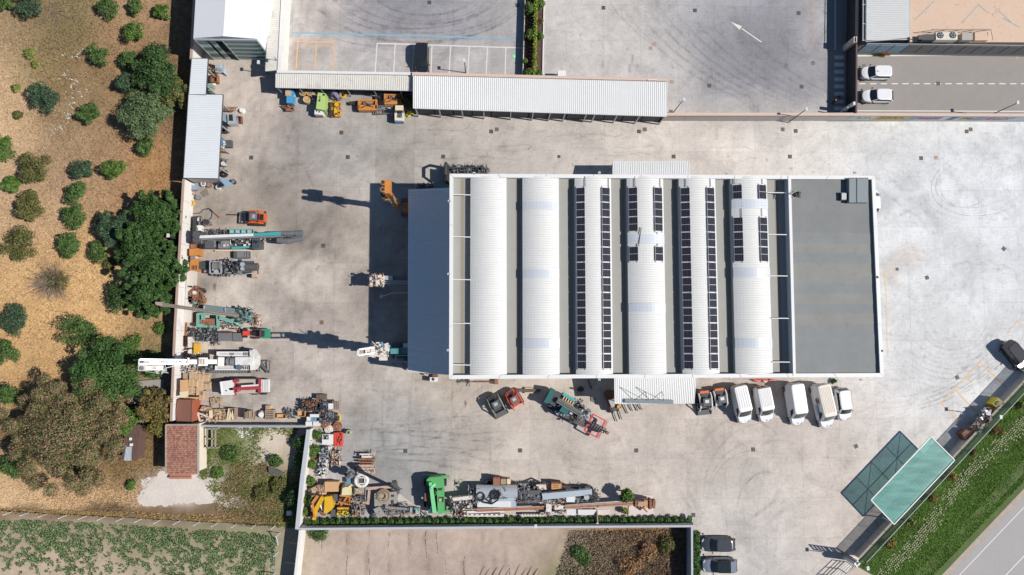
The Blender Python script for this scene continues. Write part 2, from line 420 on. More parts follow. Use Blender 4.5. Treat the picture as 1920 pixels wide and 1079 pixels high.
for i in range(-17,18):
    for j in range(-11,14):
        vs, fs = [], []
        for a in range(NS):
            for b in range(NS):
                ins = SX - 2 * GAPW
                x0 = i * SX + GAPW + ins * a / NS; y0 = j * SX + GAPW + ins * b / NS; s_ = ins / NS
                cell = [(x0, y0),(x0 + s_, y0),(x0 + s_, y0 + s_),(x0, y0 + s_)]
                for g in regw:
                    q = clip(cell, g)
                    if len(q) >= 3:
                        o = len(vs); vs += q; fs.append(tuple(range(o, o + len(q))))
        if not vs: continue
        ppx, ppy = PX(np.array([v[0] for v in vs]), np.array([v[1] for v in vs]))
        if ppx.max() < -20 or ppx.min() > 1940 or ppy.max() < -20 or ppy.min() > 1099: continue
        me = bpy.data.meshes.new('concrete_slab'); me.from_pydata([(v[0] - i * SX, v[1] - j * SX, 0) for v in vs], [], fs)
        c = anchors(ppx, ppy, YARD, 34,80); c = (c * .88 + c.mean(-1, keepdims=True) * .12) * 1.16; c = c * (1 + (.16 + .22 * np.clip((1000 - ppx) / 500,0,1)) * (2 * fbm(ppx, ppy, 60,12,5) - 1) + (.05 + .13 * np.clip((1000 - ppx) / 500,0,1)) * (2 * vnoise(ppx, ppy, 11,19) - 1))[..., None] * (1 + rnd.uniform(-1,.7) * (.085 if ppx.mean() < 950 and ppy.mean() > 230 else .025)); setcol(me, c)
        me.materials.append(conc)
        o = bpy.data.objects.new('concrete_slab', me); COL.objects.link(o); o.location = (i * SX, j * SX, 0); o.parent = yard; nslab += 1
print('slabs', nslab)

# asphalt roads
asp = M('asphalt', 'a09a96', rough=.9, var=.08, sc=.5, fine=.1, bump=.2)
mb = MB(); mb.sheet([(1550,98),(2100,96),(2100,223),(1550,222)], .0); road = struct('side_road', mb, asp)
mb = MB(); mb.sheet([(1550.3,-60),(1608,-60),(1608,97.7),(1550.3,97.7)], .0); struct('service_lane', mb, M('lane_asphalt', '8e8c8d', rough=.9, fine=.1))
mb = MB(); mb.sheet([(1757,1104),(1969,880),(2300,600),(2300,1104)], -.05); struct('main_road', mb, M('main_asphalt', 'b0acab', rough=.9, var=.06, sc=.3, fine=.06))
mb = MB(); mb.sheet([(1742,1104),(1955,880),(1969,880),(1757,1104)], -.055); struct('road_shoulder', mb, M('shoulder', 'b9ab9e', rough=.95, var=.2, fine=.15))
# footpath behind the top wall of the side road
mb = MB(); mb.pr(1606,84,2000,93,-.1,.12); struct('pavement', mb, M('pave', 'b3a9a6', rough=.9, fine=.12))
mb = MB(); mb.sheet([(1606,93),(2000,92),(2000,100),(1606,101)], .004); struct('verge_strip', mb, M('verge_soil', '8a7c66', rough=.95, var=.3, fine=.3))
mb = MB(); mb.sheet([(1560,1104),(1606,1062),(1680,1104)], -.045); struct('gate_apron', mb, M('apron', 'c9b9ab', rough=.95, var=.1, fine=.12))
mb = MB(); mb.sheet([(983,-30),(1020,-30),(1017,150),(980,150)], .006); struct('planting_bed', mb, M('bed_soil', '6a5148', rough=.95, var=.25, fine=.3))

# painted marks
white = M('road_paint', 'e9e4dc', rough=.7, var=.05, fine=.12); orange = M('orange_paint', 'e8b887', rough=.7, var=.06, fine=.14)
faded = M('faded_orange_paint', 'e0c8a4', rough=.8, var=.08, fine=.2, trans=0); blue = M('blue_paint', '86b8cf', rough=.8, var=.15, fine=.2)
def lines(name, segs, wpx, mat, z=.008):
    mb = MB()
    for sg in segs: mb.strip(sg, wpx, z); z += .0004
    return struct(name, mb, mat)
lines('stall_lines', [[(706,81.5),(985,90.5)], [(707,83),(703.5,136)], [(741,84),(738,137)], [(776,85),(773,138)], [(810,86),(808,138)], [(845,87),(842,139)], [(880,88),(877,140)], [(914,88.5),(911.5,141)], [(948.5,89),(947,142)]], 2.0, white)
lines('orange_stall_lines', [[(557,77.8),(629,79.8)], [(558.5,78),(555,130)], [(594,79),(590,131)], [(628,80),(624.5,132)]], 2.3, orange)
lines('blue_guide_line', [[(546,61.5),(640,64),(740,66.5),(840,69),(967,74)], [(970.5,10),(968.5,74)]], 2.4, blue)
lines('blue_kerb_line', [[(548,60),(550,0)]], .8, blue)
mb = MB(); mb.strip([(1391,54),(1428,79.5)], 1.9,.008); mb.sheet([(1370,41),(1391,49.5),(1387,56.5)], .0084); struct('direction_arrow', mb, white)
mb = MB(); mb.sheet([(960,98.5),(972.5,99),(971.5,112),(959,111.5)], .007); mb.k = 1
mb.sheet([(961.5,103.5),(964.5,103.5),(966.5,107.5),(964,109)], .0075); mb.sheet([(964,104),(967.5,102.5),(969.5,101.5),(968.5,104)], .0078)
struct('charging_bay_emblem', mb, [M('green_paint', '86c4a4', rough=.8, fine=.15), white])
mb = MB()
for y in (104.5,118,131.5,145.5,159,173,187,200): mb.sheet([(1564.5, y),(1582, y),(1582, y + 7),(1564.5, y + 7)], .008)
mb.strip([(1566,-30),(1566,95)], 2,.008)
struct('zebra_crossing', mb, white)
mb = MB(); mb.strip([(1606,105),(1720,104),(2000,103)], 2.6,.008); mb.strip([(1597,208),(2000,209.5)], 1.8,.008)
xx = 1611
while xx < 1990: mb.strip([(xx, 157.4),(xx + 12,157.4)], 2,.008); xx += 20.2
struct('road_lines', mb, white)
mb = MB(); mb.strip([(1775,1104),(1985,883)], 1.6,-.04); mb.strip([(1862,1104),(2010,948)], 1.8,-.04); struct('main_road_lines', mb, white)
lines('bay_lines', [[(1658.5,510),(1662,560),(1664,668)], [(1664,668),(1658,670)], [(1887,625),(1915,596)], [(1905,600),(1925,618)]], 1.8, faded)
lines('stall_lines', [[(1764,756),(1840,677)], [(1764,756),(1797,790)], [(1791,731),(1828,771)], [(1838,680),(1886,727)], [(1812,708),(1822,718)]], 2.2, M('orange_paint2', 'e8c192', rough=.8, var=.1, fine=.2))
def text(body, px, py, deg, size, mat, z, name, parent=None, up=True):
    cu = bpy.data.curves.new(name, 'FONT'); cu.body = body; cu.size = size; cu.align_x = 'CENTER'; cu.align_y = 'CENTER'
    o = bpy.data.objects.new(name, cu); COL.objects.link(o); o.location = G(px, py, z); o.rotation_euler = (0,0, R(-deg))
    bpy.context.view_layer.update()
    dg = bpy.context.evaluated_depsgraph_get(); me = bpy.data.meshes.new_from_object(o.evaluated_get(dg)); mw = o.matrix_world.copy(); bpy.data.objects.remove(o)
    me.transform(mw)
    if parent is not None: me.transform(__import__('mathutils').Matrix.Translation(-Vector(OFF.get(parent.name, (0,0,0)))))
    me.materials.clear(); me.materials.append(mat); q = bpy.data.objects.new(name, me); COL.objects.link(q)
    if parent is not None: q.parent = parent
    else: q['kind'] = 'structure'
    return q
for tx in (577,610):
    text('ATT', tx, 82.5,2,.42, orange, .009, 'stall_lettering'); text('CARRELLI', tx + .5,86.5,2,.42, orange, .009, 'stall_lettering')

# tyre marks: thin dark rubber, broken up
rub = bpy.data.materials.new('tyre_rubber'); rub.use_nodes = True
n2, l2 = rub.node_tree.nodes, rub.node_tree.links; b2 = n2['Principled BSDF']; b2.inputs['Base Color'].default_value = (.07,.068,.07,1); b2.inputs['Roughness'].default_value = .9
at = n2.new('ShaderNodeAttribute'); at.attribute_name = 'Col'; gg = n2.new('ShaderNodeNewGeometry')
t2 = n2.new('ShaderNodeTexNoise'); t2.inputs['Scale'].default_value = .9; t2.inputs['Detail'].default_value = 6; t2.inputs['Roughness'].default_value = .75; l2.new(gg.outputs['Position'], t2.inputs['Vector'])
mr = n2.new('ShaderNodeMapRange'); mr.inputs[1].default_value = .38; mr.inputs[2].default_value = .72; l2.new(t2.outputs['Fac'], mr.inputs[0])
mu = n2.new('ShaderNodeMath'); mu.operation = 'MULTIPLY'; l2.new(mr.outputs[0], mu.inputs[0]); l2.new(at.outputs['Fac'], mu.inputs[1])
l2.new(mu.outputs[0], b2.inputs['Alpha'])
TV, TF, TC = [], [], []
TZ = [.004]
def mark(pts, wpx, a, jit=0):
    n = len(pts); P = np.array(pts, float); D = np.gradient(P, axis=0); D /= np.hypot(D[:, 0], D[:, 1])[:, None] + 1e-9; N = np.stack([-D[:, 1], D[:, 0]], 1)
    TZ[0] += .00004; o = len(TV)
    for k in (-.5,0,.5):
        for i in range(n):
            TV.append(G(*(P[i] + N[i] * wpx * k), TZ[0])); e = min(i, n - 1 - i) / max(1, n * .25); TC.append(0 if k else a * min(1, e))
    for r_ in range(2):
        for i in range(n - 1): TF.append((o + r_ * n + i, o + r_ * n + i + 1, o + (r_ + 1) * n + i + 1, o + (r_ + 1) * n + i))
def arc(cx, cy, rx, ry, a0, a1, wpx=3, a=.4, rot=0):
    t = np.linspace(R(a0), R(a1), 26); c, s_ = math.cos(R(rot)), math.sin(R(rot)); ex, ey = rx * np.cos(t), ry * np.sin(t)
    mark(np.stack([cx + ex * c - ey * s_, cy + ex * s_ + ey * c], 1), wpx, a)
rr = random.Random(5)
for k in range(8):                                   # sweeping turns in the upper car park
    arc(795 + rr.uniform(-15,15), -30 + rr.uniform(-8,8), 105 + 17 * k * .9,55 + 8.5 * k, 8,172, rr.uniform(3,8), rr.uniform(.2,.45))
for k in range(7):
    arc(760 + rr.uniform(-30,30), -35,190 + 18 * k, 90 + 8 * k, 30,150,4,.22)
for k in range(9):
    x0 = 1140 + 24 * k; mark([(x0 + u * 330 * (1 - .2 * u), -20 + 190 * (1 - math.exp(-2.4 * u)) + 40 * u + rr.uniform(-1,1)) for u in np.linspace(0,1,24)], rr.uniform(4,9), rr.uniform(.15,.4))
mark([(1143 + 110 * abs(u) ** 1.4 + 0 * u, 105 * u) for u in np.linspace(-.2,1,20)], 3,.5)
for k in range(5): arc(1840 + rr.uniform(-8,8), 340,84 + 6 * k, 48 + 5 * k, 40,260,2.6, rr.uniform(.15,.5), -12)
arc(1808,345,47,44,20,190,2.2,.55,0)
for k in range(11): arc(1785,585 + 2 * k, 60 + 8.5 * k, 62 + 7 * k, 10,178,3, rr.uniform(.12,.36), -8)
for k in range(8): arc(1660 + rr.uniform(-10,10), 520,230 + 7 * k, 222 + 5 * k, 25,82,2.8, rr.uniform(.2,.5), 0)
for k in range(6): mark([(1600 + 200 * u, 735 + 30 * math.sin(2.4 * u + k * .2) - 40 * u + k * 8) for u in np.linspace(0,1,18)], 3,.25)
for k in range(8): arc(1440 + rr.uniform(-30,30), 930 + rr.uniform(-30,30), 40 + 16 * k, 50 + 18 * k, rr.uniform(150,200), rr.uniform(260,330), 4,.3)
for k in range(14): mark([(620 + rr.uniform(0,40) + 330 * u, 790 + k * 6 + 50 * math.sin(1.6 * u + k) * u) for u in np.linspace(0,1,20)], rr.uniform(3,8), .26)
for k in range(7): arc(1130,830,50 + 25 * k, 30 + 12 * k, 20,150,3,.15)
for k in range(16): y = 240 + rr.uniform(0,75); x = 640 + rr.uniform(0,700); mark([(x + 130 * u, y + rr.uniform(-14,14) * u * u) for u in np.linspace(0,1,12)], 4,.3)
for x in (637,718,768,600): mark([(x + 1.5 * math.sin(u * 9), 690 + 180 * u) for u in np.linspace(0,1,16)], 7,.3)
mark([(884 - 75 * u, 745 + 90 * u) for u in np.linspace(0,1,14)], 8,.25)
arc(1071,866,11,12,0,360,2.5,.55); arc(1071,866,15,17,0,360,3,.35)
arc(1090,277,9,9,30,330,2,.3); arc(1040,262,12,10,30,330,2,.25)
arc(1545,970,20,30,180,300,2,.35); arc(1490,1000,35,60,150,260,3,.22)
for x, y, w_, a in [(872,757,8,.9),(1745,495,0,0),(1180,130,8,.4),(1196,128,10,.5),(1187,110,7,.45),(1130,120,8,.3),(520,655,8,.5),(402,538,8,.7)]:
    if w_: mark([(x + rr.uniform(-1,1), y - 10 + 20 * u) for u in np.linspace(0,1,8)], w_, a)
for k in range(90):
    x, y = rr.uniform(380,1900), rr.uniform(235,960); a_ = rr.uniform(0,3.14) if rr.random() < .5 else rr.gauss(0,.3); l_ = rr.uniform(20,110); cv = rr.uniform(-.5,.5)
    mark([(x + l_ * u * math.cos(a_ + cv * u), y + l_ * u * math.sin(a_ + cv * u)) for u in np.linspace(0,1,12)], rr.uniform(2,9), rr.uniform(.1,.3))
for k in range(26):
    x, y = rr.choice([(rr.uniform(700,960), rr.uniform(88,130)),(rr.uniform(400,700), rr.uniform(240,330)),(rr.uniform(430,640), rr.uniform(480,720)),(rr.uniform(1340,1500), rr.uniform(280,320)),(rr.uniform(960,1150), rr.uniform(290,320))])
    mark([(x + rr.uniform(-3,3), y + 6 * u) for u in np.linspace(-.5,.5,7)], 4,.6)
me = bpy.data.meshes.new('tyre_marks'); me.from_pydata(TV, [], TF); setcol(me, np.repeat(np.array(TC)[:, None], 3,1)); me.materials.append(rub)
o = bpy.data.objects.new('tyre_marks', me); COL.objects.link(o); o['kind'] = 'structure'
# pink survey paint splashes
mb = MB()
for k in range(26):
    x, y = rr.gauss(1000,70), rr.gauss(262,16); a = rr.uniform(0,6)
    mb.strip([(x, y),(x + 3 * math.cos(a), y + 3 * math.sin(a))], 1.2,.0045)
struct('pink_paint_splashes', mb, M('pink', 'd99ab0', rough=.8))

# bare plot: small earth ridges
rf = random.Random(4); mb = MB()
for fx, y0, y1, wd in [(651,996,1079,2.2),(692,994,1079,2.6),(729,994,1079,2.6),(769,994,1040,2.6),(800,996,1048,2.2),(820,996,1038,1.6),(605,1004,1030,1.2),(872,1044,1079,3),(836,1048,1079,1.4),(955,1060,1079,2.5)]:
    n = 16
    for k in range(n):
        if rf.random() < .3: continue
        ya, yb = y0 + (y1 - y0) * k / n, y0 + (y1 - y0) * (k + 1.05) / n; xa = fx + 1.5 * math.sin(ya / 13 + fx); xb = fx + 1.5 * math.sin(yb / 13 + fx)
        w_ = wd * rf.uniform(.5,1.2) / 14; h = rf.uniform(.02,.1); a, b = G(xa, ya, GZ), G(xb, yb, GZ)
        mb.add([(a[0] - w_, a[1], GZ - .05),(a[0], a[1], GZ + h),(a[0] + w_, a[1], GZ - .05),(b[0] - w_, b[1], GZ - .05),(b[0], b[1], GZ + h * .8),(b[0] + w_, b[1], GZ - .05)], [(0,1,4,3),(1,2,5,4)])
for k in range(9):                                     # bulldozed cuts at the bottom
    x = 895 + 13 * k + rf.uniform(-3,3); a, b = G(x + 12,1062 + rf.uniform(-6,6), GZ), G(x, 1086, GZ); w_ = .22; h = rf.uniform(.12,.26)
    mb.add([(a[0] - w_, a[1], GZ - .05),(a[0], a[1], GZ + h * .2),(a[0] + w_ * 2, a[1], GZ - .05),(b[0] - w_, b[1], GZ - .05),(b[0], b[1], GZ + h),(b[0] + w_ * 2, b[1], GZ - .05)], [(0,1,4,3),(1,2,5,4)])
o = struct('soil_ridges', mb, M('plot_soil', 'a39081', rough=.95, var=.25, fine=.2))
# pale gravel apron before the tiled hut
outl = [(302,886),(318,884),(330,892),(356,893),(370,888),(376,898),(385,912),(398,922),(420,925),(440,930),(462,934),(466,945),(470,953),(455,956),(428,953),(402,944),(375,945),(352,943),(330,944),(310,949),(292,950),(270,948),(258,944),(258,928),(268,922),(264,906),(272,896),(290,890)]
den = []
for i in range(len(outl)):
    a, b = outl[i], outl[(i + 1) % len(outl)]
    for k in range(6):
        u = k / 6; x, y = a[0] + (b[0] - a[0]) * u, a[1] + (b[1] - a[1]) * u; den.append((x + (vnoise(x, y, 5,2) - .5) * 8, y + (vnoise(x, y, 5,6) - .5) * 8))
g_ = [Vector(G(p[0], p[1], GZ + .075)) for p in den]; mb = MB(); mb.add([tuple(p) for p in g_], [tuple(f) for f in __import__('mathutils').geometry.tessellate_polygon([g_])]); struct('gravel_apron', mb, M('pale_gravel', 'ddd3ca', rough=.95, var=.16, sc=.5, fine=.16, bump=.5))
# ================================================================ buildings
H0 = 12.0                                              # parapet height of the hall
wallw = M('painted_precast', 'eceae8', rough=.7, var=.04, sc=.5, fine=.03)
capm = M('parapet_coping', 'f0efee', rough=.6, var=.05, sc=.6, fine=.05)
deckm = M('gutter_membrane', 'a9a8a2', rough=.85, var=.07, sc=.8, fine=.06)
deckd = M('gutter_silt', '9a9285', rough=.95, var=.08, sc=1.0, fine=.12)
vaultm = M('white_sheet', 'e6e6e4', rough=.6, var=.06, sc=.6, fine=.02, spec=.3)
ribm = M('ribbed_white', 'f0f1f0', rough=.5, var=.05, sc=.5, fine=.05)
ribg = M('ribbed_aged', 'e0ddd5', rough=.7, var=.1, sc=.8, fine=.1, dirt=.15)
ribb = M('ribbed_pale_blue', 'e4e8ec', rough=.5, var=.04, sc=.5, fine=.04)
steel = M('galvanised', 'c2c6c9', rough=.45, var=.1, metal=.3)
M('sheet_wall', 'c9c7c2', rough=.7, var=.08)
M('coping_white', 'e9e8e6', rough=.8, var=.06)
M('coping_pink', 'dcc2b4', rough=.85, var=.08)
dark = M('dark_steel', '4a4c50', rough=.6, var=.2)
hall = thing('industrial_hall', 'large white hall with six barrel vaults and a grey flat roof at its right end', 'building', G(1250,520))
NW, NE, SE, SW = (843,326),(1641,330),(1657.5,707),(842,711)
def gz(p, z): return G(p[0], p[1], z)
cor = [gz(p, H0)[:2] for p in (SW, SE, NE, NW)]
cx_ = sum(c[0] for c in cor) / 4; cy_ = sum(c[1] for c in cor) / 4
def inset(pts, d):
    """shrink a convex outline by d metres"""
    out = []; n = len(pts)
    for i in range(n):
        p0, p1, p2 = (Vector(pts[(i + k) % n]) for k in (-1,0,1))
        e1 = (p1 - p0).normalized(); e2 = (p2 - p1).normalized(); n1 = Vector((-e1.y, e1.x)); n2 = Vector((-e2.y, e2.x))
        b = (n1 + n2); b = b / b.dot(n1); out.append(tuple(p1 + b * d))
    return out
def frame(mb, outer, d, z0, z1):
    inn = inset(outer, d); n = len(outer)
    for i in range(n): mb.prism([outer[i], outer[(i + 1) % n], inn[(i + 1) % n], inn[i]], z0, z1)
    return mb
DZ = 1.1
mb = MB(); frame(mb, inset(cor, .03), .32,0, H0 - .06); part('wall', mb, wallw, hall)
for i in range(4):                                     # coping stones, one run a side, split like the photograph's joints
    a, b = Vector(cor[i]), Vector(cor[(i + 1) % 4]); inn = inset(cor, .44); a2, b2 = Vector(inn[i]), Vector(inn[(i + 1) % 4])
    n = max(3, int((b - a).length / 5.2))
    for k in range(n):
        t0, t1 = k / n + .0006,(k + 1) / n - .0006
        mb = MB(); mb.prism([tuple(a.lerp(b, t0)), tuple(a.lerp(b, t1)), tuple(a2.lerp(b2, t1)), tuple(a2.lerp(b2, t0))], H0 - .06, H0)
        part('coping_stone', mb, capm, hall)
# divider between the vaulted and the flat part
dl, dr = (1477.5,330),(1482.8,330); el, er = (1487,705.5),(1492,705.5)
def gb(p, z): return G(p[0], p[1], z)[:2]
inn = inset(cor, .36)
mb = MB(); mb.prism([gb(dl, H0), gb(dr, H0), gb(er, H0), gb(el, H0)], 8.0, H0 + .012); part('divider_wall', mb, [M('divider_sky_shade', 'c3ccd6', rough=.6)], hall)  # blue of the sky-lit shade is mixed into the wall colour
mb = MB(); mb.prism([gb(dl, H0), gb(dr, H0), gb(er, H0), gb(el, H0)], H0 + .012, H0 + .05); part('divider_coping', mb, capm, hall)
# vault deck
mb = MB(); mb.prism([inn[3], gb(dl, H0), gb(el, H0), inn[0]], H0 - DZ - .2, H0 - DZ); part('roof_deck', mb, deckm, hall)
mb = MB(); mb.prism([gb(dr, H0), inn[2], inn[1], gb(er, H0)], H0 - .5, H0 - .36); part('flat_roof', mb, M('bitumen', '8c8d8c', rough=.9, var=.08, sc=.5, fine=.06), hall)
# felt strips of the flat roof, lapped one over the other
ZF = H0 - .36
A1, A2, B1, B2 = Vector(gb(dr, H0)), Vector(inn[2]), Vector(gb(er, H0)), Vector(inn[1])
ed = [0.0,.135,.285,.435]; ts = [0] + [.28 + .0515 * k for k in range(14)] + [1]; ts = [t for t in ts if t <= 1]
ts = [0,.094,.188,.283,.335,.386,.437,.49,.541,.592,.644,.695,.746,.797,.848,.9,.95,1]
feltc = [M('felt_%s' % s, c, rough=.9, var=.15, sc=.45, fine=.07, dirt=.12) for s, c in (('a', '8b8d8c'),('b', '959590'),('c', '8f9292'))]
for k in range(len(ts) - 1):
    t0, t1 = ts[k], ts[k + 1] + .002
    mb = MB(); lo_ = .006 + .004 * (k % 2)
    p = [A1.lerp(B1, t0), A2.lerp(B2, t0), A2.lerp(B2, min(t1,1)), A1.lerp(B1, min(t1,1))]
    mb.prism([tuple(q) for q in p], ZF, ZF + .012 + .016 * (k % 2)); part('felt_strip', mb, feltc[0 if k < 3 else (1 if k in (4,6,7,9,11) else 2)], hall)
mb = MB(); mb.pr(1592.5,334,1628,380, ZF + .02, ZF + .72); sh = part('stair_head', mb, M('stair_head', '8f999c', rough=.8, var=.05), hall)
mb = MB(); mb.pr(1606.5,333.8,1608,380.2, ZF + .72, ZF + .78); mb.pr(1592,333.5,1628.5,335, ZF + .72, ZF + .77); part('seam', mb, M('stair_seam', '6f7678'), sh)
mb = MB(); mb.pr(1576.5,361,1588.5,376, ZF + .02, ZF + .42); hc = part('roof_hatch', mb, dark, hall)
mb = MB(); mb.pr(1578.3,362.7,1587.2,374.5, ZF + .42, ZF + .5); part('hatch_cover', mb, M('hatch_cover', 'bfc4c8', rough=.4), hc)
mb = MB(); mb.pr(1492.5,359,1500.5,368.5, ZF + .02, ZF + .45); part('chimney_cap', mb, M('cap_brown', '77665c', rough=.8), hall)
mb = MB(); mb.clutter(1492,358,1501,369, ZF + .5, ZF + .8,8,3,.4,.5); part('flue_pipes', mb, dark, hall)
mb = MB()
for a, b in (((1480,362),(1489,373)),((1483,356),(1484,372)),((1484,364),(1494,358)),((1481,360),(1488,362))): mb.pt([(*a, H0 + .3),(*b, H0 + .5)], .04,5)
mb.pt([(1484,364, ZF),(1484,364, H0 + .6)], .05); part('antenna', mb, M('aerial', 'e6e6e6'), hall)

# silt strips in the gutters
VX = [(882.2,949.6,881.2,950.2),(979.6,1047.6,980.2,1049.4),(1077.4,1145.5,1080.2,1149.4),(1175,1243.2,1180,1249.8),(1272.4,1340.6,1279.8,1349.4),(1369.6,1437.4,1379.2,1449.2)]
ZE, ZR = H0 - .42,.5                                  # springing and rise of the vaults
for k, v in enumerate([(849,882.2,849,881.2)] + [(VX[i][1], VX[i + 1][0], VX[i][3], VX[i + 1][2]) for i in range(5)] + [(1437.4,1477,1449.2,1486)]):
    f0, f1 = ((.44,.66) if k == 0 else (.58,.84)) if k < 6 else (.35,.52)
    z = H0 - DZ + .004
    mb = MB(); mb.sheet([(v[0] + (v[1] - v[0]) * f0,336),(v[0] + (v[1] - v[0]) * f1,336),(v[2] + (v[3] - v[2]) * f1,700),(v[2] + (v[3] - v[2]) * f0,700)], z)
    part('silt_strip', mb, deckd, hall)
# the vaults: sheet with seams across, end gables and low side walls
def vault(v):
    nseam, na = 84,12
    TL, TR, BL, BR = (Vector(G(v[0], 332.5, ZE)), Vector(G(v[1], 332.5, ZE)), Vector(G(v[2], 703.2, ZE)), Vector(G(v[3], 703.2, ZE)))
    mb = MB(); ss = []
    for k in range(nseam): ss += [(k / nseam, 0),((k + .78) / nseam, 0),((k + .84) / nseam, .075),((k + .94) / nseam, .075)]
    ss.append((1,0))
    prof = [(a / na, ZR * (1 - (2 * a / na - 1) ** 2)) for a in range(na + 1)]
    vs = []
    for t, h in ss:
        L, Rr = TL.lerp(BL, t), TR.lerp(BR, t)
        for u, z in prof:
            p = L.lerp(Rr, u); vs.append((p.x, p.y, ZE + z + h))
    m = na + 1
    fs = [(i * m + a, (i + 1) * m + a, (i + 1) * m + a + 1, i * m + a + 1) for i in range(len(ss) - 1) for a in range(na)]
    mb.add(vs, fs)
    n = len(ss) - 1
    mb.add([vs[a] for a in range(m)], [tuple(range(m))]); mb.add([vs[n * m + a] for a in range(m)], [tuple(reversed(range(m)))])
    o = part('barrel_vault', mb, vaultm, hall)
    mb = MB(); mb.prism([TL[:2], TR[:2], BR[:2], BL[:2]], H0 - DZ, ZE); part('upstand', mb, M('upstand', 'b9bcbd'), o)
    return o
vs_ = [vault(v) for v in VX]
skym = M('skylight', 'dce2e9', rough=.25, var=.03, sc=2, spec=.6)
def vpt(k, u, py, lift=0):
    v = VX[k]; t = (py - 332.5) / (703.2 - 332.5)
    TL, TR, BL, BR = (Vector(G(v[0], 332.5, ZE)), Vector(G(v[1], 332.5, ZE)), Vector(G(v[2], 703.2, ZE)), Vector(G(v[3], 703.2, ZE)))
    p = TL.lerp(BL, t).lerp(TR.lerp(BR, t), u); return Vector((p.x, p.y, ZE + ZR * (1 - (2 * u - 1) ** 2) + lift))
for k, y0, y1 in [(1,380,396),(1,508,524.5),(1,637,653.5),(3,442,460),(3,571.5,588),(5,376,394),(5,506,524),(5,636,653)]:
    mb = MB(); n = 10
    for j in range(6):
        ya, yb = y0 + (y1 - y0) * j / 6, y0 + (y1 - y0) * (j + .94) / 6
        mb.add([vpt(k, i / n, yy, .13 + .02 * (j % 2)) for yy in (ya, yb) for i in range(n + 1)], [(i, n + 1 + i, n + 2 + i, i + 1) for i in range(n)])
    part('skylight', mb, skym, vs_[k])
# tie bars across the edge gutters
for y in (365,444,524,606,684):
    mb = MB(); mb.pb((848, y, H0 - .25),(882, y + 1, H0 - .25), .1,.1); part('tie_bar', mb, capm, hall)
for x0, x1, y in [(1438,1470,361.5),(1440,1473,440),(1443,1476,517.5),(1446,1478.5,597),(1448,1481,679)]:
    mb = MB(); mb.pb((x0, y, H0 - .25),(x1 + 7, y + .5, H0 - .25), .1,.1); part('tie_bar', mb, capm, hall)
# cables down the vaults
for k, u, y0, y1 in [(2,.27,330,353),(2,.92,330,353),(3,.2,330,353),(3,.9,330,353),(4,.17,330,353),(4,.84,330,353),(5,.08,330,347),(5,.84,330,347),(5,.24,376,409),(5,.8,376,409),(3,.79,438,465)]:
    mb = MB(); mb.tube([vpt(k, u, max(y0,333), .1), vpt(k, u, y1,.1)], .035,5); part('cable', mb, dark, vs_[k])
mb = MB(); mb.tube([vpt(3,.27,465,.2), vpt(3,.35,430,.15)], .05,5); part('cable', mb, dark, vs_[3])

# solar panels
cellm = bpy.data.materials.new('solar_cells'); cellm.use_nodes = True
n3, l3 = cellm.node_tree.nodes, cellm.node_tree.links; bb = n3['Principled BSDF']; bb.inputs['Roughness'].default_value = .5; bb.inputs['Specular IOR Level'].default_value = .04
tcc = n3.new('ShaderNodeTexCoord'); sp = n3.new('ShaderNodeSeparateXYZ'); l3.new(tcc.outputs['Object'], sp.inputs[0])
def m3(op, a, b):
    t = n3.new('ShaderNodeMath'); t.operation = op
    for i, q in enumerate((a, b)):
        if isinstance(q, (int, float)): t.inputs[i].default_value = q
        else: l3.new(q, t.inputs[i])
    return t.outputs[0]
st = m3('LESS_THAN', m3('FRACT', m3('ADD', m3('DIVIDE', sp.outputs[0], .178), 10.5), 0), .22)
st2 = m3('LESS_THAN', m3('FRACT', m3('ADD', m3('DIVIDE', sp.outputs[1], .178), 10.5), 0), .06)
mxx = n3.new('ShaderNodeMix'); mxx.data_type = 'RGBA'; l3.new(m3('MAXIMUM', st, st2), mxx.inputs[0])
mxx.inputs[6].default_value = (.016,.016,.025,1); mxx.inputs[7].default_value = (.07,.072,.09,1); l3.new(mxx.outputs[2], bb.inputs['Base Color'])
frm = M('panel_frame', 'c9ced4', rough=.35)
PWID, PLEN = 1.07,1.70
mb = MB(); w2, h2, fw = PWID / 2, PLEN / 2,.025
for x0, y0, x1, y1 in [(-w2,-h2,-w2 + fw, h2),(w2 - fw, -h2, w2, h2),(-w2 + fw, -h2, w2 - fw, -h2 + fw),(-w2 + fw, h2 - fw, w2 - fw, h2),(-w2 + fw, -.022, w2 - fw, .022)]: mb.box(x0, y0,0, x1, y1,.04)
fr_me = mesh_of('frame', mb, frm)
mb = MB(); mb.box(-w2 + fw, -h2 + fw, .005, w2 - fw, h2 - fw, .032); cell_me = mesh_of('solar_panel', mb, cellm)
def array(k, side, y0, y1, n, label):
    uc = .145 if side == 'l' else .835
    mid = vpt(k, uc, (y0 + y1) / 2)
    t = thing('solar_array', label, 'solar panels', tuple(mid), 'rows of solar panels bolted along the vaults')
    sl = math.atan(ZR * 4 * (1 - 2 * uc) / 4.2)
    va, vb = vpt(k, uc, y0), vpt(k, uc, y1); rz = math.atan2(-(vb - va).x, (va - vb).y) * -1
    for i in range(n):
        p = va.lerp(vb, (i + .5) / n)
        o = bpy.data.objects.new('solar_panel', cell_me); COL.objects.link(o); o.parent = t
        o.location = (p.x - mid.x, p.y - mid.y, p.z - mid.z + .13); o.rotation_euler = (0,-sl, math.atan2((vb - va).x, -(vb - va).y))
        f = bpy.data.objects.new('frame', fr_me); COL.objects.link(f); f.parent = o
    mb = MB()
    for du in (-.1,.1):
        mb.beam(vpt(k, uc + du, y0 - 2,.085), vpt(k, uc + du, y1 + 2,.085), .05,.06)
    part('rail', mb, steel, t)
array(2, 'l', 353.5,692.5,12, 'left of two unbroken columns of twelve panels on the third vault from the left')
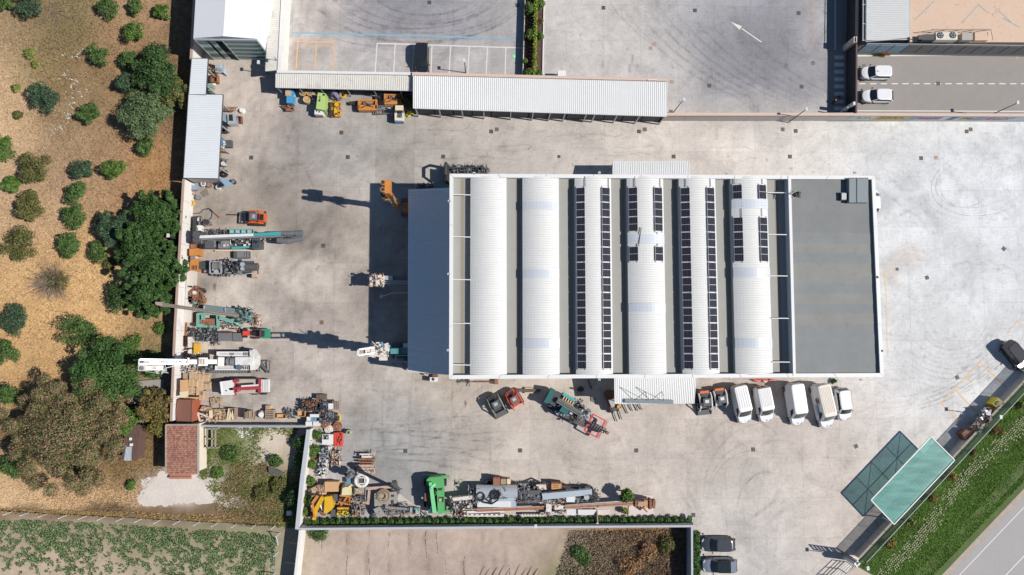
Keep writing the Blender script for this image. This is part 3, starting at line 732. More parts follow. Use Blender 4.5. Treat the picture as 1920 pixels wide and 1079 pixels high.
array(2, 'r', 353.5,692.5,12, 'right of two unbroken columns of twelve panels on the third vault from the left')
array(4, 'l', 353.5,692.5,12, 'left of two unbroken columns of twelve panels on the fifth vault from the left')
array(4, 'r', 353.5,692.5,12, 'right of two unbroken columns of twelve panels on the fifth vault from the left')
array(3, 'l', 353.5,437,3, 'three dark panels on the left flank of the fourth vault, above its upper skylight')
array(3, 'r', 353.5,437,3, 'three dark panels on the right flank of the fourth vault, above its upper skylight')
array(3, 'l', 465.5,493,1, 'single dark panel on the left flank of the fourth vault, below the skylight')
array(3, 'r', 465.5,493,1, 'single dark panel on the right flank of the fourth vault, below the skylight')
array(5, 'l', 348.5,375.5,1, 'single dark panel on the left flank of the sixth vault, near its top end')
array(5, 'r', 348.5,375.5,1, 'single dark panel on the right flank of the sixth vault, near its top end')
array(5, 'l', 410,494,3, 'three dark panels on the left flank of the sixth vault, between two skylights')
array(5, 'r', 410,494,3, 'three dark panels on the right flank of the sixth vault, between two skylights')

# ribbed sheet roofs ---------------------------------------------------------
def ribs(mb, P, n, h=.07, th=.05, wide=.3):
    """P: four world corners (A,B,C,D); ribs run A->D / B->C, n of them between A and B"""
    A_, B_, C_, D_ = (Vector(p) for p in P); row = []
    for i in range(n): row += [(i / n, 0),((i + 1 - wide) / n, 0),((i + 1 - wide * .8) / n, h),((i + 1 - wide * .2) / n, h)]
    row.append((1,0)); m = len(row)
    vs = [tuple(A_.lerp(B_, u) + Vector((0,0, z))) for u, z in row] + [tuple(D_.lerp(C_, u) + Vector((0,0, z))) for u, z in row]
    o = [(i, i + 1, m + i + 1, m + i) for i in range(m - 1)]
    nrm = (B_ - A_).cross(D_ - A_)
    if nrm.z < 0: o = [tuple(reversed(f)) for f in o]
    mb.add(vs, o)
    vb = [tuple(Vector(p) - Vector((0,0, th))) for p in (A_, B_, C_, D_)]
    return mb.add(vb, [(0,1,2,3)])
def shed(name, label, cat, roof, z, n, mat, posts=(), wall=None, tz=None, h=.05, fascia=None, group=None):
    zz = tz or [z] * 4
    P = [G(p[0], p[1], q) for p, q in zip(roof, zz)]
    t = thing(name, label, cat, (sum(p[0] for p in P) / 4, sum(p[1] for p in P) / 4,0), group)
    part('roof', ribs(MB(), P, n, h), mat, t)
    mb = MB()
    for i in range(4):
        a, b = Vector(P[i]), Vector(P[(i + 1) % 4]); mb.beam(a - Vector((0,0,.1)), b - Vector((0,0,.1)), .08,.2)
    part('eave_trim', mb, fascia or capm, t)
    for (x, y, q) in posts:
        p = G(x, y, q); mb = MB(); mb.box(p[0] - .06, p[1] - .06,0, p[0] + .06, p[1] + .06, q - .15); part('post', mb, steel, t)
    if wall:
        for (i, j) in wall:
            a, b = Vector(P[i]), Vector(P[j]); a.z = b.z = 0; d = (b - a).normalized(); nn = Vector((-d.y, d.x, 0)) * .06
            a1, b1 = a + d * .1, b - d * .1
            mb = MB(); zt = min(P[i][2], P[j][2]) - .22
            mb.prism([tuple((a1 + nn)[:2]), tuple((b1 + nn)[:2]), tuple((b1 - nn)[:2]), tuple((a1 - nn)[:2])], 0, zt); part('side_wall', mb, M('sheet_wall', 'c9c7c2', rough=.7, var=.08), t)
    return t
# lean-to on the left of the hall
lt = shed('lean_to', 'blue-grey ribbed side roof in the shade of the hall', 'shed', [(766,356),(845,353),(844,703),(765,697)], 0,10, M('leanto_sheet', 'f0f6f8', rough=.55, var=.03), tz=[6.0,7.4,7.4,6.0], posts=[(767,360,6),(767,440,6),(767,520,6),(767,610,6),(767,694,6)], h=.01)
for ch in list(lt.children):
    if ch.name.startswith('roof'): bpy.data.objects.remove(ch)
Pq = [G(766,356,6), G(845,353,7.4), G(844,703,7.4), G(765,697,6)]
part('roof', ribs(MB(), [Pq[0], Pq[3], Pq[2], Pq[1]], 86,.09,.05,.3), M('leanto_sheet'), lt)
a, b = Vector(Pq[3]), Vector(Pq[2]); mb = MB(); mb.prism([(a.x, a.y + .1),(b.x, b.y + .1),(b.x, b.y - .02),(a.x, a.y - .02)], 0, [5.8,7.2,7.2,5.8]); part('end_wall', mb, wallw, lt)

shed('canopy', 'white ribbed loading canopy at the top edge of the hall', 'canopy', [(1149.5,303),(1292,303),(1293.5,342),(1149,342)], 5.0,42, ribm, tz=[4.6,4.6,5.1,5.1], posts=[(1151,305,4.5),(1220,305,4.5),(1290,305,4.5)], group='canopies over the hall doors')
cn = shed('canopy', 'white ribbed loading canopy at the bottom edge of the hall, forklifts beside it', 'canopy', [(1152,690),(1306,690),(1301.5,756.5),(1153,757)], 5.0,44, ribm, tz=[5.3,5.3,4.7,4.7], posts=[(1155,754,4.6),(1228,754,4.6),(1298,753,4.6)], group='canopies over the hall doors')
mb = MB()
for x0, x1 in ((1190,1210),(1221,1241)):
    mb.pt([(x0,751,4.9),(x1,734,7.8)], .035,5); mb.pt([(x1,734,7.8),(x1 + 4,752,4.9)], .03,5)
part('stay_rod', mb, dark, cn)
mb = MB(); mb.pb((1171,752,4.95),(1262,754,4.95), .5,.22); part('gutter_box', mb, M('slate_box', '7f8a90'), cn)
mb = MB(); mb.pt([(1103,713,.8),(1106,721,.3),(1109,729,.1)], .1,6); single('leaning_bar', mb, dark, 'dark bar leaning at the hall wall beside the teal drilling rig', 'bar')

# white tent hall, top left
tent = thing('tent_hall', 'white gabled storage tent with striped curtain front at the top left', 'building', G(450,40))
zt, zr = 6.4,7.6
mb = MB(); P = [G(362.5,72, zt), G(370,-60, zt), G(427,-60, zr), G(418.5,68, zr)]; mb.add(P, [(0,1,2,3)]); mb.add([tuple(Vector(p) - Vector((0,0,.06))) for p in P], [(3,2,1,0)])
part('roof_left', mb, M('membrane', 'f2f3f5', rough=.5, var=.02, fine=.01), tent)
mb = MB(); P2 = [G(418.5,68, zr), G(427,-60, zr), G(506,-60, zt - .1), G(481,73, zt)]; mb.add(P2, [(0,1,2,3)]); mb.add([tuple(Vector(p) - Vector((0,0,.06))) for p in P2], [(3,2,1,0)])
part('roof_right', mb, M('membrane'), tent)
fl, frr = Vector(G(363,73, zt)), Vector(G(481,74, zt))
e1, e2 = G(506,-60, zt - .1), G(481,73, zt)
mb = MB(); mb.add([e2, e1,(e1[0], e1[1], 0),(e2[0], e2[1], 0)], [(0,1,2,3)]); mb.add([G(363,73, zt), G(370,-60, zt),(*G(370,-60, zt)[:2], 0),(*G(363,73, zt)[:2], 0)], [(3,2,1,0)])
part('side_curtain', mb, M('membrane'), tent)
mb = MB(); fx0, fx1, fy = fl.x, frr.x, (fl.y + frr.y) / 2
mb.box(fx0, fy - .08, zt - .45, fx1, fy + .05, zt - .02); mb.add([(fx0, fy, zt),(fx1, fy, zt),(G(418.5,68, zr)[0], fy, zr)], [(0,1,2)]); part('gable', mb, M('tent_grey', 'c5ccd2'), tent)
w_ = fx1 - fx0
for u in (0,.43,.99):
    mb = MB(); mb.box(fx0 + w_ * u - .0, fy - .12,0, fx0 + w_ * u + .14, fy + .06, zt - .45); part('portal_post', mb, steel, tent)
cg, cw = M('curtain_green', '5f7b74', rough=.4, var=.25, sc=2), M('curtain_white', 'cfdcd8', rough=.4, var=.15, sc=2)
for u0, u1, nst in ((.44,.98,10),(.02,.17,6),(.22,.30,6)):
    z = .05
    for k in range(nst):
        hh = (zt - .5) / nst; mb = MB(); mb.box(fx0 + w_ * u0, fy - .03 - .05 * (k % 2), z, fx0 + w_ * u1, fy, z + hh - .01)
        part('curtain_band', mb, cg if k % 2 else cw, tent); z += hh
mb = MB(); mb.box(fx0, fy + 2.5,0, fx1, fy + 2.7, zt - .6); part('inner_wall', mb, M('tent_inside', '55616c'), tent)

# sheds round the yard
shed('lean_to', 'narrow beige ribbed lean-to between the tent hall and the car park', 'shed', [(507,-30),(528,-30),(519,131),(497.5,133)], 3.1,1, ribg)
for o in [x for x in bpy.data.objects if x.type == 'EMPTY']:
    if o.name.startswith('lean_to') and o.type == 'EMPTY' and 'beige' in o.get('label', ''):
        for ch in list(o.children):
            if ch.name.startswith('roof'): bpy.data.objects.remove(ch)
        part('roof', ribs(MB(), [G(507,-30,3.1), G(497.5,133,3.1), G(519,131,3.1), G(528,-30,3.1)], 44,.05), ribg, o)
shed('long_shed', 'long weathered ribbed shed roof above the parked compressors and road brooms', 'shed', [(517.5,136),(775,141),(774,170),(517,164)], 3.1,64, ribg, tz=[3.3,3.3,3.0,3.0], posts=[(519,163,3),(560,164,3),(600,165,3),(650,166,3),(700,167,3),(750,168,3)])
ls = shed('long_shed', 'long bright white ribbed shed with dark open bays facing the hall', 'shed', [(775,141.5),(1250.5,153),(1250,218.5),(775,203)], 3.6,128, ribm, tz=[3.9,3.9,3.5,3.5])
for x in (779,823,866,907,958,1000,1032,1060,1100,1116,1158,1200,1247):
    y = 202.5 + (x - 775) * .0326; p = G(x, y, 3.5); mb = MB(); mb.box(p[0] - .08, p[1] - .08,0, p[0] + .08, p[1] + .08,3.35); part('post', mb, steel, ls)
a = G(1249,215,3.5); b = G(1249,156,3.8); mb = MB(); mb.box(a[0] - .08, a[1], 0, a[0] + .04, b[1], 3.3); part('side_wall', mb, dark, ls)
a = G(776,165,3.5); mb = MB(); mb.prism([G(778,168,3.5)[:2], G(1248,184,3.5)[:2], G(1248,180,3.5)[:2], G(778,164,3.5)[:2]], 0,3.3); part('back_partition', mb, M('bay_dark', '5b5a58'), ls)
bay = M('bay_shade_panel', '4b4f57', rough=.7, var=.2, sc=.7)  # dark panels stand in for the shade inside the open bays
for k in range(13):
    x0, x1 = 777 + k * 36.2,777 + (k + 1) * 36.2 - 2; y = 203.2 + (x0 - 775) * .0326; a = G(x0, y, 3.5); b = G(x1, y + 1.1,3.5); mb = MB(); mb.prism([(a[0], a[1] + .45),(b[0], b[1] + .45),(b[0], b[1] + .37),(a[0], a[1] + .37)], 0,3.2); part('bay_shade_panel', mb, bay, ls)
lsw = [o for o in bpy.data.objects if o.type == 'EMPTY' and 'weathered ribbed shed' in o.get('label', '')][0]
for k in range(8):
    x0, x1 = 521 + k * 31.5,521 + (k + 1) * 31.5 - 2; y = 163.8 + (x0 - 519) * .0235; a = G(x0, y, 3.0); b = G(x1, y + .75,3.0); mb = MB(); mb.prism([(a[0], a[1] + .75),(b[0], b[1] + .75),(b[0], b[1] + .67),(a[0], a[1] + .67)], 0,2.75); part('bay_shade_panel', mb, bay, lsw)  # same dark panels in place of shade below the weathered roof
ws = shed('wall_shed', 'pale ribbed shed with stepped edge along the left boundary wall', 'shed', [(359.5,109.5),(390,110),(386,178.5),(354,177.5)], 3.4,1, ribb, fascia=dark)
for ch in list(ws.children):
    if ch.name.startswith('roof'): bpy.data.objects.remove(ch)
part('roof', ribs(MB(), [G(359.5,109.5,3.4), G(354,177.5,3.4), G(386,177.5,3.4), G(390,109.5,3.4)], 17,.06), ribb, ws)
part('roof', ribs(MB(), [G(354,177.6,3.4), G(344.3,334,3.4), G(410,335,3.4), G(418.5,178.2,3.4)], 38,.06), ribb, ws)
mb = MB()
for a, b in (((354,177.6),(344.3,334)),((344.3,334),(410,335)),((410,335),(418.5,178.2)),((418.5,178.2),(387,178))): mb.beam(Vector(G(*a, 3.3)), Vector(G(*b, 3.3)), .08,.22)
part('eave_trim', mb, dark, ws)
a, b = G(346,333,3.3), G(409,334,3.3); mb = MB(); mb.box(a[0], a[1], 0, b[0], a[1] + .1,3.1); part('end_wall', mb, M('sheet_wall'), ws)
for x, y in [(388.5,130),(386,160),(416,195),(414,235),(412.5,275),(410.5,315),(409,333)]:
    p = G(x, y, 3.3); mb = MB(); mb.box(p[0] - .07, p[1] - .07,0, p[0] + .07, p[1] + .07,3.1); part('post', mb, steel, ws)
mb = MB(); mb.pp([(409,335),(420,334),(438,346),(424,350)], 2.2,2.25); single('blue_tarpaulin', mb, M('tarp', '8fb0c9', rough=.6), 'pale blue tarpaulin hung off the bottom corner of the left wall shed', 'tarpaulin')

# boundary walls built of precast panels
def bwall(name, label, pts, h, mat, capmat, th=.25, step=2.9, capw=.34, z0=-.2, capside=0):
    P = [Vector(G(p[0], p[1], h)) for p in pts]
    t = thing(name, label, 'wall', (P[0].x, P[0].y, 0))
    for i in range(len(P) - 1):
        a, b = P[i], P[i + 1]; L = (b - a).length; n = max(1, round(L / step)); d = (b - a).normalized(); s_ = Vector((-d.y, d.x, 0))
        for k in range(n):
            u0, u1 = a + d * (L * k / n + .012), a + d * (L * (k + 1) / n - .012)
            jit = rnd.uniform(-.008,.008)
            mb = MB(); q = s_ * (th / 2 + jit); mb.prism([tuple((u0 + q)[:2]), tuple((u0 - q)[:2]), tuple((u1 - q)[:2]), tuple((u1 + q)[:2])], z0, h - .07); part('wall_panel', mb, mat, t)
        mb = MB(); c = s_ * capside; mb.prism([tuple((a + s_ * capw / 2 + c)[:2]), tuple((a - s_ * capw / 2 + c)[:2]), tuple((b - s_ * capw / 2 + c)[:2]), tuple((b + s_ * capw / 2 + c)[:2])], h - .07, h + .001 * i)
        part('coping', mb, capmat, t)
    return t
wm = M('boundary_white', 'f3efe9', rough=.85, var=.05, sc=.5, fine=.05, dirt=.05); cpb = M('coping_brown', 'b79c8d', rough=.85, var=.12)
cpp = M('coping_pink', 'dcc2b4', rough=.85, var=.08); greyw = M('boundary_grey', 'cfcac2', rough=.85, var=.06, fine=.05); capg = M('coping_grey', 'bfc3c8', rough=.8, var=.08)
bwall('boundary_wall', 'tall white precast wall between the dry orchard and the machine yard', [(344,336),(327.5,620),(320.5,790)], 3.0, wm, cpb, capw=.3)
bwall('boundary_wall', 'upper stretch of white wall hidden behind the tent hall and wall shed', [(366,-40),(358,112)], 3.0, wm, cpb)
bwall('boundary_wall', 'low grey wall between the stacked pallets and the tile roofed hut', [(322,799),(400,799.5),(574,800)], 1.7, greyw, M('coping_blue_grey', 'a4abb3', rough=.8), capw=.28)
bwall('boundary_wall', 'grey capped wall left of the yellow backhoe and planting strip', [(578.5,806),(566,900),(557,993)], 2.4, wm, capg, capw=.5)
bwall('boundary_wall', 'white wall running down beside the shaded lane at the bottom', [(563,994),(550,1110)], 2.4, wm, M('coping_white', 'e9e8e6'), capw=.3)
bwall('boundary_wall', 'long wall behind the clipped hedge and the sandy plot', [(558,992.5),(900,989.5),(1300,987)], 2.2, M('shade_wall', 'd5d5d3', rough=.85), capg, capw=.26)
bwall('boundary_wall', 'dark sided wall left of the two cars parked at the bottom', [(1297.5,989),(1298,1110)], 2.2, M('slate_wall', '9aa3ab', rough=.85), capg, capw=.25)
bwall('boundary_wall', 'pinkish capped wall between the side road and the hall yard', [(1250,214.5),(1600,214.5),(2000,216.5)], 2.5, greyw, cpp, capw=.4)
bwall('boundary_wall', 'pink capped wall behind the white ribbed long shed', [(773,139),(1253,151)], 3.9, greyw, cpp, capw=.5)
bwall('boundary_wall', 'white capped wall behind the weathered shed and orange stalls', [(519,134.5),(773,138.5)], 3.6, greyw, M('coping_white'), capw=.35)
bwall('boundary_wall', 'broad white wall along the left side of the upper car park', [(532,-40),(523,133)], 3.2, wm, M('coping_white'), capw=.4)
# ledge inside the left wall
mb = MB(); mb.pp([(352,492),(365,492),(357.5,605),(343.5,605)], 0,1.0); single('raised_ledge', mb, M('ledge', 'd7cec5', rough=.9, var=.06), 'pale concrete ledge inside the left wall beside the rusty mast', 'ledge')

# painted wall facing the hall yard at the top right
mt = thing('wall_mural', 'faded yellow and red painted lettering along the top right wall', 'mural', G(1760,224))
cols_ = {'y': M('mural_yellow', 'd9c06a', rough=.8, var=.1), 'r': M('mural_red', 'c0707c', rough=.8, var=.12), 'g': M('mural_grey', 'a2abb5', rough=.8, var=.12), 'b': M('mural_pale', 'cfdde2', rough=.8, var=.06), 'n': M('mural_navy', '77818f', rough=.8)}
yw = G(1700,216.7,2.5)[1]
def mpoly(pts, key, lift, nm='painted_block'):
    """pts: (px, v) with v 0 top .. 1 bottom of the face"""
    mb = MB(); vs = []
    for x, v in pts:
        q = G(x, 216,2.4); yy = G(x, 214.5 + (x - 1600) * .005 if x > 1600 else 214.5,2.5)[1] - .125 - .01 - lift
        vs.append((q[0], yy, 2.38 - v * 1.9))
    mb.add(vs, [tuple(range(len(vs)))]); part(nm, mb, cols_[key], mt)
mpoly([(1600,1),(2000,1),(2000,0),(1606,0)], 'b', .0)
mpoly([(1643,.95),(1706,.95),(1712,.08),(1652,.08)], 'y', .004)
mpoly([(1707,.9),(1728,.9),(1735,.15),(1714,.15)], 'g', .004); mpoly([(1730,.8),(1772,.8),(1775,.3),(1734,.3)], 'r', .004)
mpoly([(1786,.9),(1800,.9),(1806,.2),(1790,.2)], 'n', .004); mpoly([(1808,.8),(1832,.8),(1834,.3),(1810,.3)], 'y', .004)
mpoly([(1834,.9),(1858,.9),(1864,.2),(1838,.2)], 'g', .004); mpoly([(1860,.85),(1904,.85),(1912,.25),(1866,.25)], 'r', .004)
rm = random.Random(2)
def scrawl(x0, x1, key, n):
    x = x0
    while x < x1:
        w_ = rm.uniform(2.4,4); mb = MB()
        for _ in range(3):
            u = [(x + rm.uniform(0, w_), rm.uniform(.2,.8)) for _ in range(2)]
            vs = []
            for (a, v) in u:
                q = G(a, 216,2.4); yy = G(a, 214.5 + max(0, a - 1600) * .005,2.5)[1] - .15; vs.append((q[0], yy, 2.38 - v * 1.9))
            mb.beam(vs[0], vs[1], .02,.09)
        part('painted_letter', mb, cols_[key], mt); x += w_ + 1
scrawl(1613,1642, 'y', 8); scrawl(1656,1702, 'n', 12); scrawl(1735,1770, 'g', 8); scrawl(1812,1832, 'n', 5); scrawl(1868,1906, 'b', 9)

# dark gate screen across the side road
gt = thing('gate_screen', 'tall dark steel screen crossing the side road, shading the zebra crossing', 'gate', G(1600,100))
Pn = [(1609,-60),(1608,0),(1606.5,80),(1606,212)]
for (a, b) in zip(Pn[:-1], Pn[1:]):
    L = abs(b[1] - a[1]); n = max(1, round(L / 26))
    for k in range(n):
        q0 = (a[0] + (b[0] - a[0]) * k / n, a[1] + (b[1] - a[1]) * k / n + .15); q1 = (a[0] + (b[0] - a[0]) * (k + 1) / n, a[1] + (b[1] - a[1]) * (k + 1) / n - .15)
        mb = MB(); mb.pp([(q0[0] - 1, q0[1]),(q0[0] + 1, q0[1]),(q1[0] + 1, q1[1]),(q1[0] - 1, q1[1])], 0,2.65); part('screen_panel', mb, M('screen_dark', '3b3a3c', rough=.6), gt)
mb = MB(); mb.pp([(1605,78),(1608,78),(1607.5,212),(1604.5,212)], 2.6,2.7); part('top_rail', mb, M('rail_brown', '5a4646', rough=.6), gt)
mb = MB(); mb.pp([(1606,-60),(1611,-60),(1609,78),(1604.5,78)], 2.6,2.7); part('top_rail', mb, M('coping_pink'), gt)
mb = MB(); mb.pr(1601,69,1607.5,80,0,2.9); part('gate_post', mb, M('cream', 'e0cfc0'), gt)
mb = MB(); mb.pr(1602.7,71,1605.7,77.5,2.9,2.93); part('post_cap', mb, M('cap_brown'), gt)
mb = MB(); mb.pr(1600,191,1604,197,0,3.2); mb.pc(1590,202,0,2.8,.08,8); mb.pt([(1584,212,.6),(1602,193,3.1)], .05); part('gate_post', mb, M('post_white', 'e2e4e6'), gt)

# neighbour building and terrace at the top right
nb = thing('neighbour_terrace', 'raised beige terrace with a grey glazed front above the side road', 'building', G(1770,40))
mb = MB(); mb.pp([(1706,-60),(2000,-60),(2000,80),(1706,79)], -.1,3.4); part('terrace_slab', mb, M('terrace', 'e0c3ab', rough=.9, var=.07, sc=.5, fine=.06, rust=.06), nb)
mb = MB()
a, b = G(1625,79,3.4), G(2000,80,3.4)
mb.box(a[0], a[1] - .3,0, b[0], a[1] - .2,3.5); part('front_wall', mb, M('terrace_front', '9b9b9c', rough=.5, var=.2, sc=.5), nb)
for k in range(14):
    x0 = a[0] + (b[0] - a[0]) * (k + .04) / 14; x1 = a[0] + (b[0] - a[0]) * (k + .96) / 14
    mb = MB(); mb.box(x0, a[1] - .36,.9, x1, a[1] - .301,3.2); wn = part('window_pane', mb, M('pane_blue', '7ba4b8', rough=.1, var=.3) if k in (0,1,2) else M('pane_dark', '5c6064', rough=.15, var=.3, sc=.8), nb)
sr = shed('wall_shed', 'white ribbed roof beside the beige terrace at the top right', 'shed', [(1624.5,-60),(1706,-60),(1706,72),(1624,78)], 3.7,1, ribm, fascia=steel)
for ch in list(sr.children):
    if ch.name.startswith('roof'): bpy.data.objects.remove(ch)
part('roof', ribs(MB(), [G(1624.5,-60,3.7), G(1624,76,3.7), G(1706,75,3.7), G(1706,-60,3.7)], 40,.05), ribg if 0 else M('ribbed_dull', 'd3d5d5', rough=.6, var=.06, fine=.06), sr)
mb = MB(); mb.pr(1626,-60,1704,75,0,3.3); part('body', mb, M('sheet_wall'), sr)
mb = MB(); mb.pp([(1609,-60),(1619,-60),(1618,76),(1608,76)], 0,.5); single('side_alley_floor', mb, M('alley', '7d6c5e', rough=.9), 'brown strip of floor between the gate screen and the white ribbed roof', 'floor strip')
mb = MB()
for y in (-40,-8,9,45,76): mb.pb((1617, y, 3.6),(1625, y, 3.6), .06,.06)
mb.pb((1618.5,-60,3.6),(1618,77,3.6), .07,.07); single('alley_rail', mb, M('post_white'), 'thin white rail frame over the dark gap left of the ribbed roof', 'railing')
mb = MB()
for sgm in ([(1803,44),(1834,10)], [(1834,8),(1852,24)], [(1860,28),(1872,20),(1896,42)], [(1880,34),(1912,52)], [(1715,38),(1752,2)]):
    mb.strip([(x, y) for x, y in sgm], 1.6,3.412)
part('painted_line', mb, M('terrace_blue', 'aab6b6', rough=.9, var=.2), nb)
# condenser with two fans, tank and cage on the terrace
ac = thing('condenser_unit', 'cream two-fan condenser unit on the beige terrace', 'air conditioner', G(1775,66,3.4))
mb = MB(); mb.pr(1755,60.5,1795.5,75,3.45,4.35); part('casing', mb, M('cream_metal', 'e4dccb', rough=.4), ac)
for x in (1763,1786.5):
    g = G(x, 66.5,4.36); mb = MB(); mb.cyl(g[0], g[1], 4.36,4.38,.42,18); f = part('fan', mb, M('fan_black', '2b2c30'), ac)
    mb = MB(); mb.ring(g[0], g[1], 4.4,.42,.03,18,5); part('fan_guard', mb, dark, f)
    for k in range(5):
        t = k * 2 * math.pi / 5; c, s_ = math.cos(t), math.sin(t)
        mb = MB(); mb.add([(g[0] + c * .08, g[1] + s_ * .08,4.4),(g[0] + math.cos(t + .2) * .38, g[1] + math.sin(t + .2) * .38,4.4),(g[0] + math.cos(t + .75) * .36, g[1] + math.sin(t + .75) * .36,4.44)], [(0,1,2)]); part('fan_blade', mb, M('blade', 'a9adb3'), f)
mb = MB(); mb.pr(1804,62,1824,75.5,3.45,4.2); ck = single('metal_cabinet', mb, M('cabinet', 'b1aca4', rough=.5), 'grey flat cabinet right of the two-fan condenser', 'cabinet')
mb = MB(); mb.pr(1730,65,1752,75,3.45,4.3); single('metal_cabinet', mb, M('cabinet_black', '4a4a4d'), 'black cabinet left of the two-fan condenser', 'cabinet')
mb = MB(); mb.pr(1828,60,1853,76,3.45,3.9); single('low_plinth', mb, M('terrace'), 'beige plinth right of the grey cabinet on the terrace', 'plinth')
mb = MB()
for k in range(5): mb.pt([(1748 + 26 * k, 57,3.45),(1748 + 26 * k, 55,5.0)], .03,5)
for zz in (4.2,5.0): mb.pt([(1746,57 - (zz - 4.2) * 2, zz),(1858,57 - (zz - 4.2) * 2, zz)], .03,5)
mb.pt([(1858,57,4.2),(1862,76,4.2)], .03,5); ct = single('mesh_cage', mb, dark, 'thin railing behind the condenser on the terrace', 'railing')
mb = MB(); mb.pr(1658.5,92.5,1671,98,0,1.1); single('litter_bin', mb, M('bin_red', 'd96a50'), 'orange-red bin on the path below the white ribbed roof', 'bin')
sg_ = thing('sign_board', 'grey tilted board on a pole beside the path, right of the orange-red bin', 'sign', G(1704,92))
mb = MB(); mb.add([G(1692,101,.5), G(1707,101,.5), G(1717,92,1.9), G(1702,91,1.9)], [(0,1,2,3)]); mb.add([G(1692,101,.45), G(1707,101,.45), G(1717,92,1.85), G(1702,91,1.85)], [(3,2,1,0)]); part('board', mb, M('board', 'b9c6d0'), sg_)
mb = MB(); mb.pt([(1708,90,0),(1725,69,4.6)], .06); mb.pr(1722,66,1731,74,4.5,4.7); part('post', mb, dark, sg_)

# translucent green canopy
gc = thing('green_canopy', 'translucent sea-green corrugated canopy with white frame over the parking bay', 'canopy', G(1710,900))
zc = 2.65; gq = [(1745.5,819),(1789.5,863),(1676,983.5),(1633,938)]
glz = bpy.data.materials.new('green_polycarbonate'); glz.use_nodes = True
n4, l4 = glz.node_tree.nodes, glz.node_tree.links; b4 = n4['Principled BSDF']; b4.inputs['Base Color'].default_value = (.075,.34,.29,1); b4.inputs['Roughness'].default_value = .5
tr = n4.new('ShaderNodeBsdfTransparent'); tr.inputs[0].default_value = (.3,.6,.56,1); mx = n4.new('ShaderNodeMixShader'); mx.inputs[0].default_value = .36
tcn = n4.new('ShaderNodeTexCoord'); mpn = n4.new('ShaderNodeMapping'); mpn.inputs['Rotation'].default_value = (0,0, R(-47)); mpn.inputs['Scale'].default_value = (.35,1.6,1)
nn4 = n4.new('ShaderNodeTexNoise'); nn4.inputs['Scale'].default_value = .8; nn4.inputs['Detail'].default_value = 5; l4.new(tcn.outputs['Object'], mpn.inputs[0]); l4.new(mpn.outputs[0], nn4.inputs['Vector'])
cr = n4.new('ShaderNodeValToRGB'); cr.color_ramp.elements[0].position = .35; cr.color_ramp.elements[1].position = .7; cr.color_ramp.elements[0].color = (.012,.19,.17,1); cr.color_ramp.elements[1].color = (.085,.36,.31,1)
l4.new(nn4.outputs['Fac'], cr.inputs[0]); l4.new(cr.outputs[0], b4.inputs['Base Color'])
l4.new(b4.outputs[0], mx.inputs[1]); l4.new(tr.outputs[0], mx.inputs[2]); l4.new(mx.outputs[0], n4['Material Output'].inputs[0])
Pc = [Vector(G(*p, zc)) for p in gq]
for k in range(8):
    t0, t1 = k / 8,(k + 1) / 8
    q = [Pc[0].lerp(Pc[3], t0), Pc[0].lerp(Pc[3], t1), Pc[1].lerp(Pc[2], t1), Pc[1].lerp(Pc[2], t0)]
    mb = MB(); A_, B_, C_, D_ = q; m = 8
    vs = [tuple(A_.lerp(B_, i / m) + Vector((0,0,.004 * (i % 2)))) for i in range(m + 1)] + [tuple(D_.lerp(C_, i / m) + Vector((0,0,.004 * (i % 2)))) for i in range(m + 1)]
    mb.add(vs, [(i, i + 1, m + 2 + i, m + 1 + i) for i in range(m)]); part('roof_sheet', mb, glz, gc)
mb = MB()
for i in range(4): mb.beam(Pc[i], Pc[(i + 1) % 4], .12,.16)
part('edge_frame', mb, capm, gc)
mb = MB(); m0, m1 = Pc[0].lerp(Pc[1], .5), Pc[3].lerp(Pc[2], .5); dz = Vector((0,0,.12))
mb.beam(m0 - dz, m1 - dz, .07,.1)
for t in (.25,.5,.75): mb.beam(Pc[0].lerp(Pc[3], t) - dz, Pc[1].lerp(Pc[2], t) - dz, .06,.1)
for t in (0,.5):
    mb.beam(Pc[0].lerp(Pc[3], t) - dz, Pc[1].lerp(Pc[2], t + .5) - dz, .04,.06)
part('brace', mb, steel, gc)
for i, t in ((1,.02),(1,.5),(1,.98)):
    p = Pc[1].lerp(Pc[2], t); mb = MB(); mb.box(p.x - .22, p.y - .02,0, p.x - .08, p.y + .12, zc - .2); part('post', mb, capm, gc)

# street-side wall with green net fence
P0, P1 = (1606,1053),(1935,713)
fn = thing('net_fence', 'green net fence with a white top line on the low wall by the grass bank', 'fence', G(1750,900))
hw, hn = 1.3,3.05
a, b = Vector(G(1611,1047, hw)), Vector(G(1940,694, hw)); L = (b - a).length; d = (b - a).normalized(); s_ = Vector((-d.y, d.x, 0))
n = 14
for k in range(n):
    u0, u1 = a + d * (L * k / n + .01), a + d * (L * (k + 1) / n - .01); mb = MB()
    mb.prism([tuple((u0 + s_ * .12)[:2]), tuple((u0 - s_ * .12)[:2]), tuple((u1 - s_ * .12)[:2]), tuple((u1 + s_ * .12)[:2])], -.2, hw - .05); part('wall_panel', mb, greyw, fn)
mb = MB(); mb.prism([tuple((a + s_ * .16)[:2]), tuple((a - s_ * .16)[:2]), tuple((b - s_ * .16)[:2]), tuple((b + s_ * .16)[:2])], hw - .05, hw); part('coping', mb, M('coping_pale_pink', 'e6d3c6', rough=.9, var=.1), fn)
net = bpy.data.materials.new('green_net'); net.use_nodes = True; n5, l5 = net.node_tree.nodes, net.node_tree.links
n5['Principled BSDF'].inputs['Base Color'].default_value = (.09,.17,.11,1); n5['Principled BSDF'].inputs['Roughness'].default_value = .8
t5 = n5.new('ShaderNodeBsdfTransparent'); m5 = n5.new('ShaderNodeMixShader'); m5.inputs[0].default_value = .32; l5.new(n5['Principled BSDF'].outputs[0], m5.inputs[1]); l5.new(t5.outputs[0], m5.inputs[2]); l5.new(m5.outputs[0], n5['Material Output'].inputs[0])
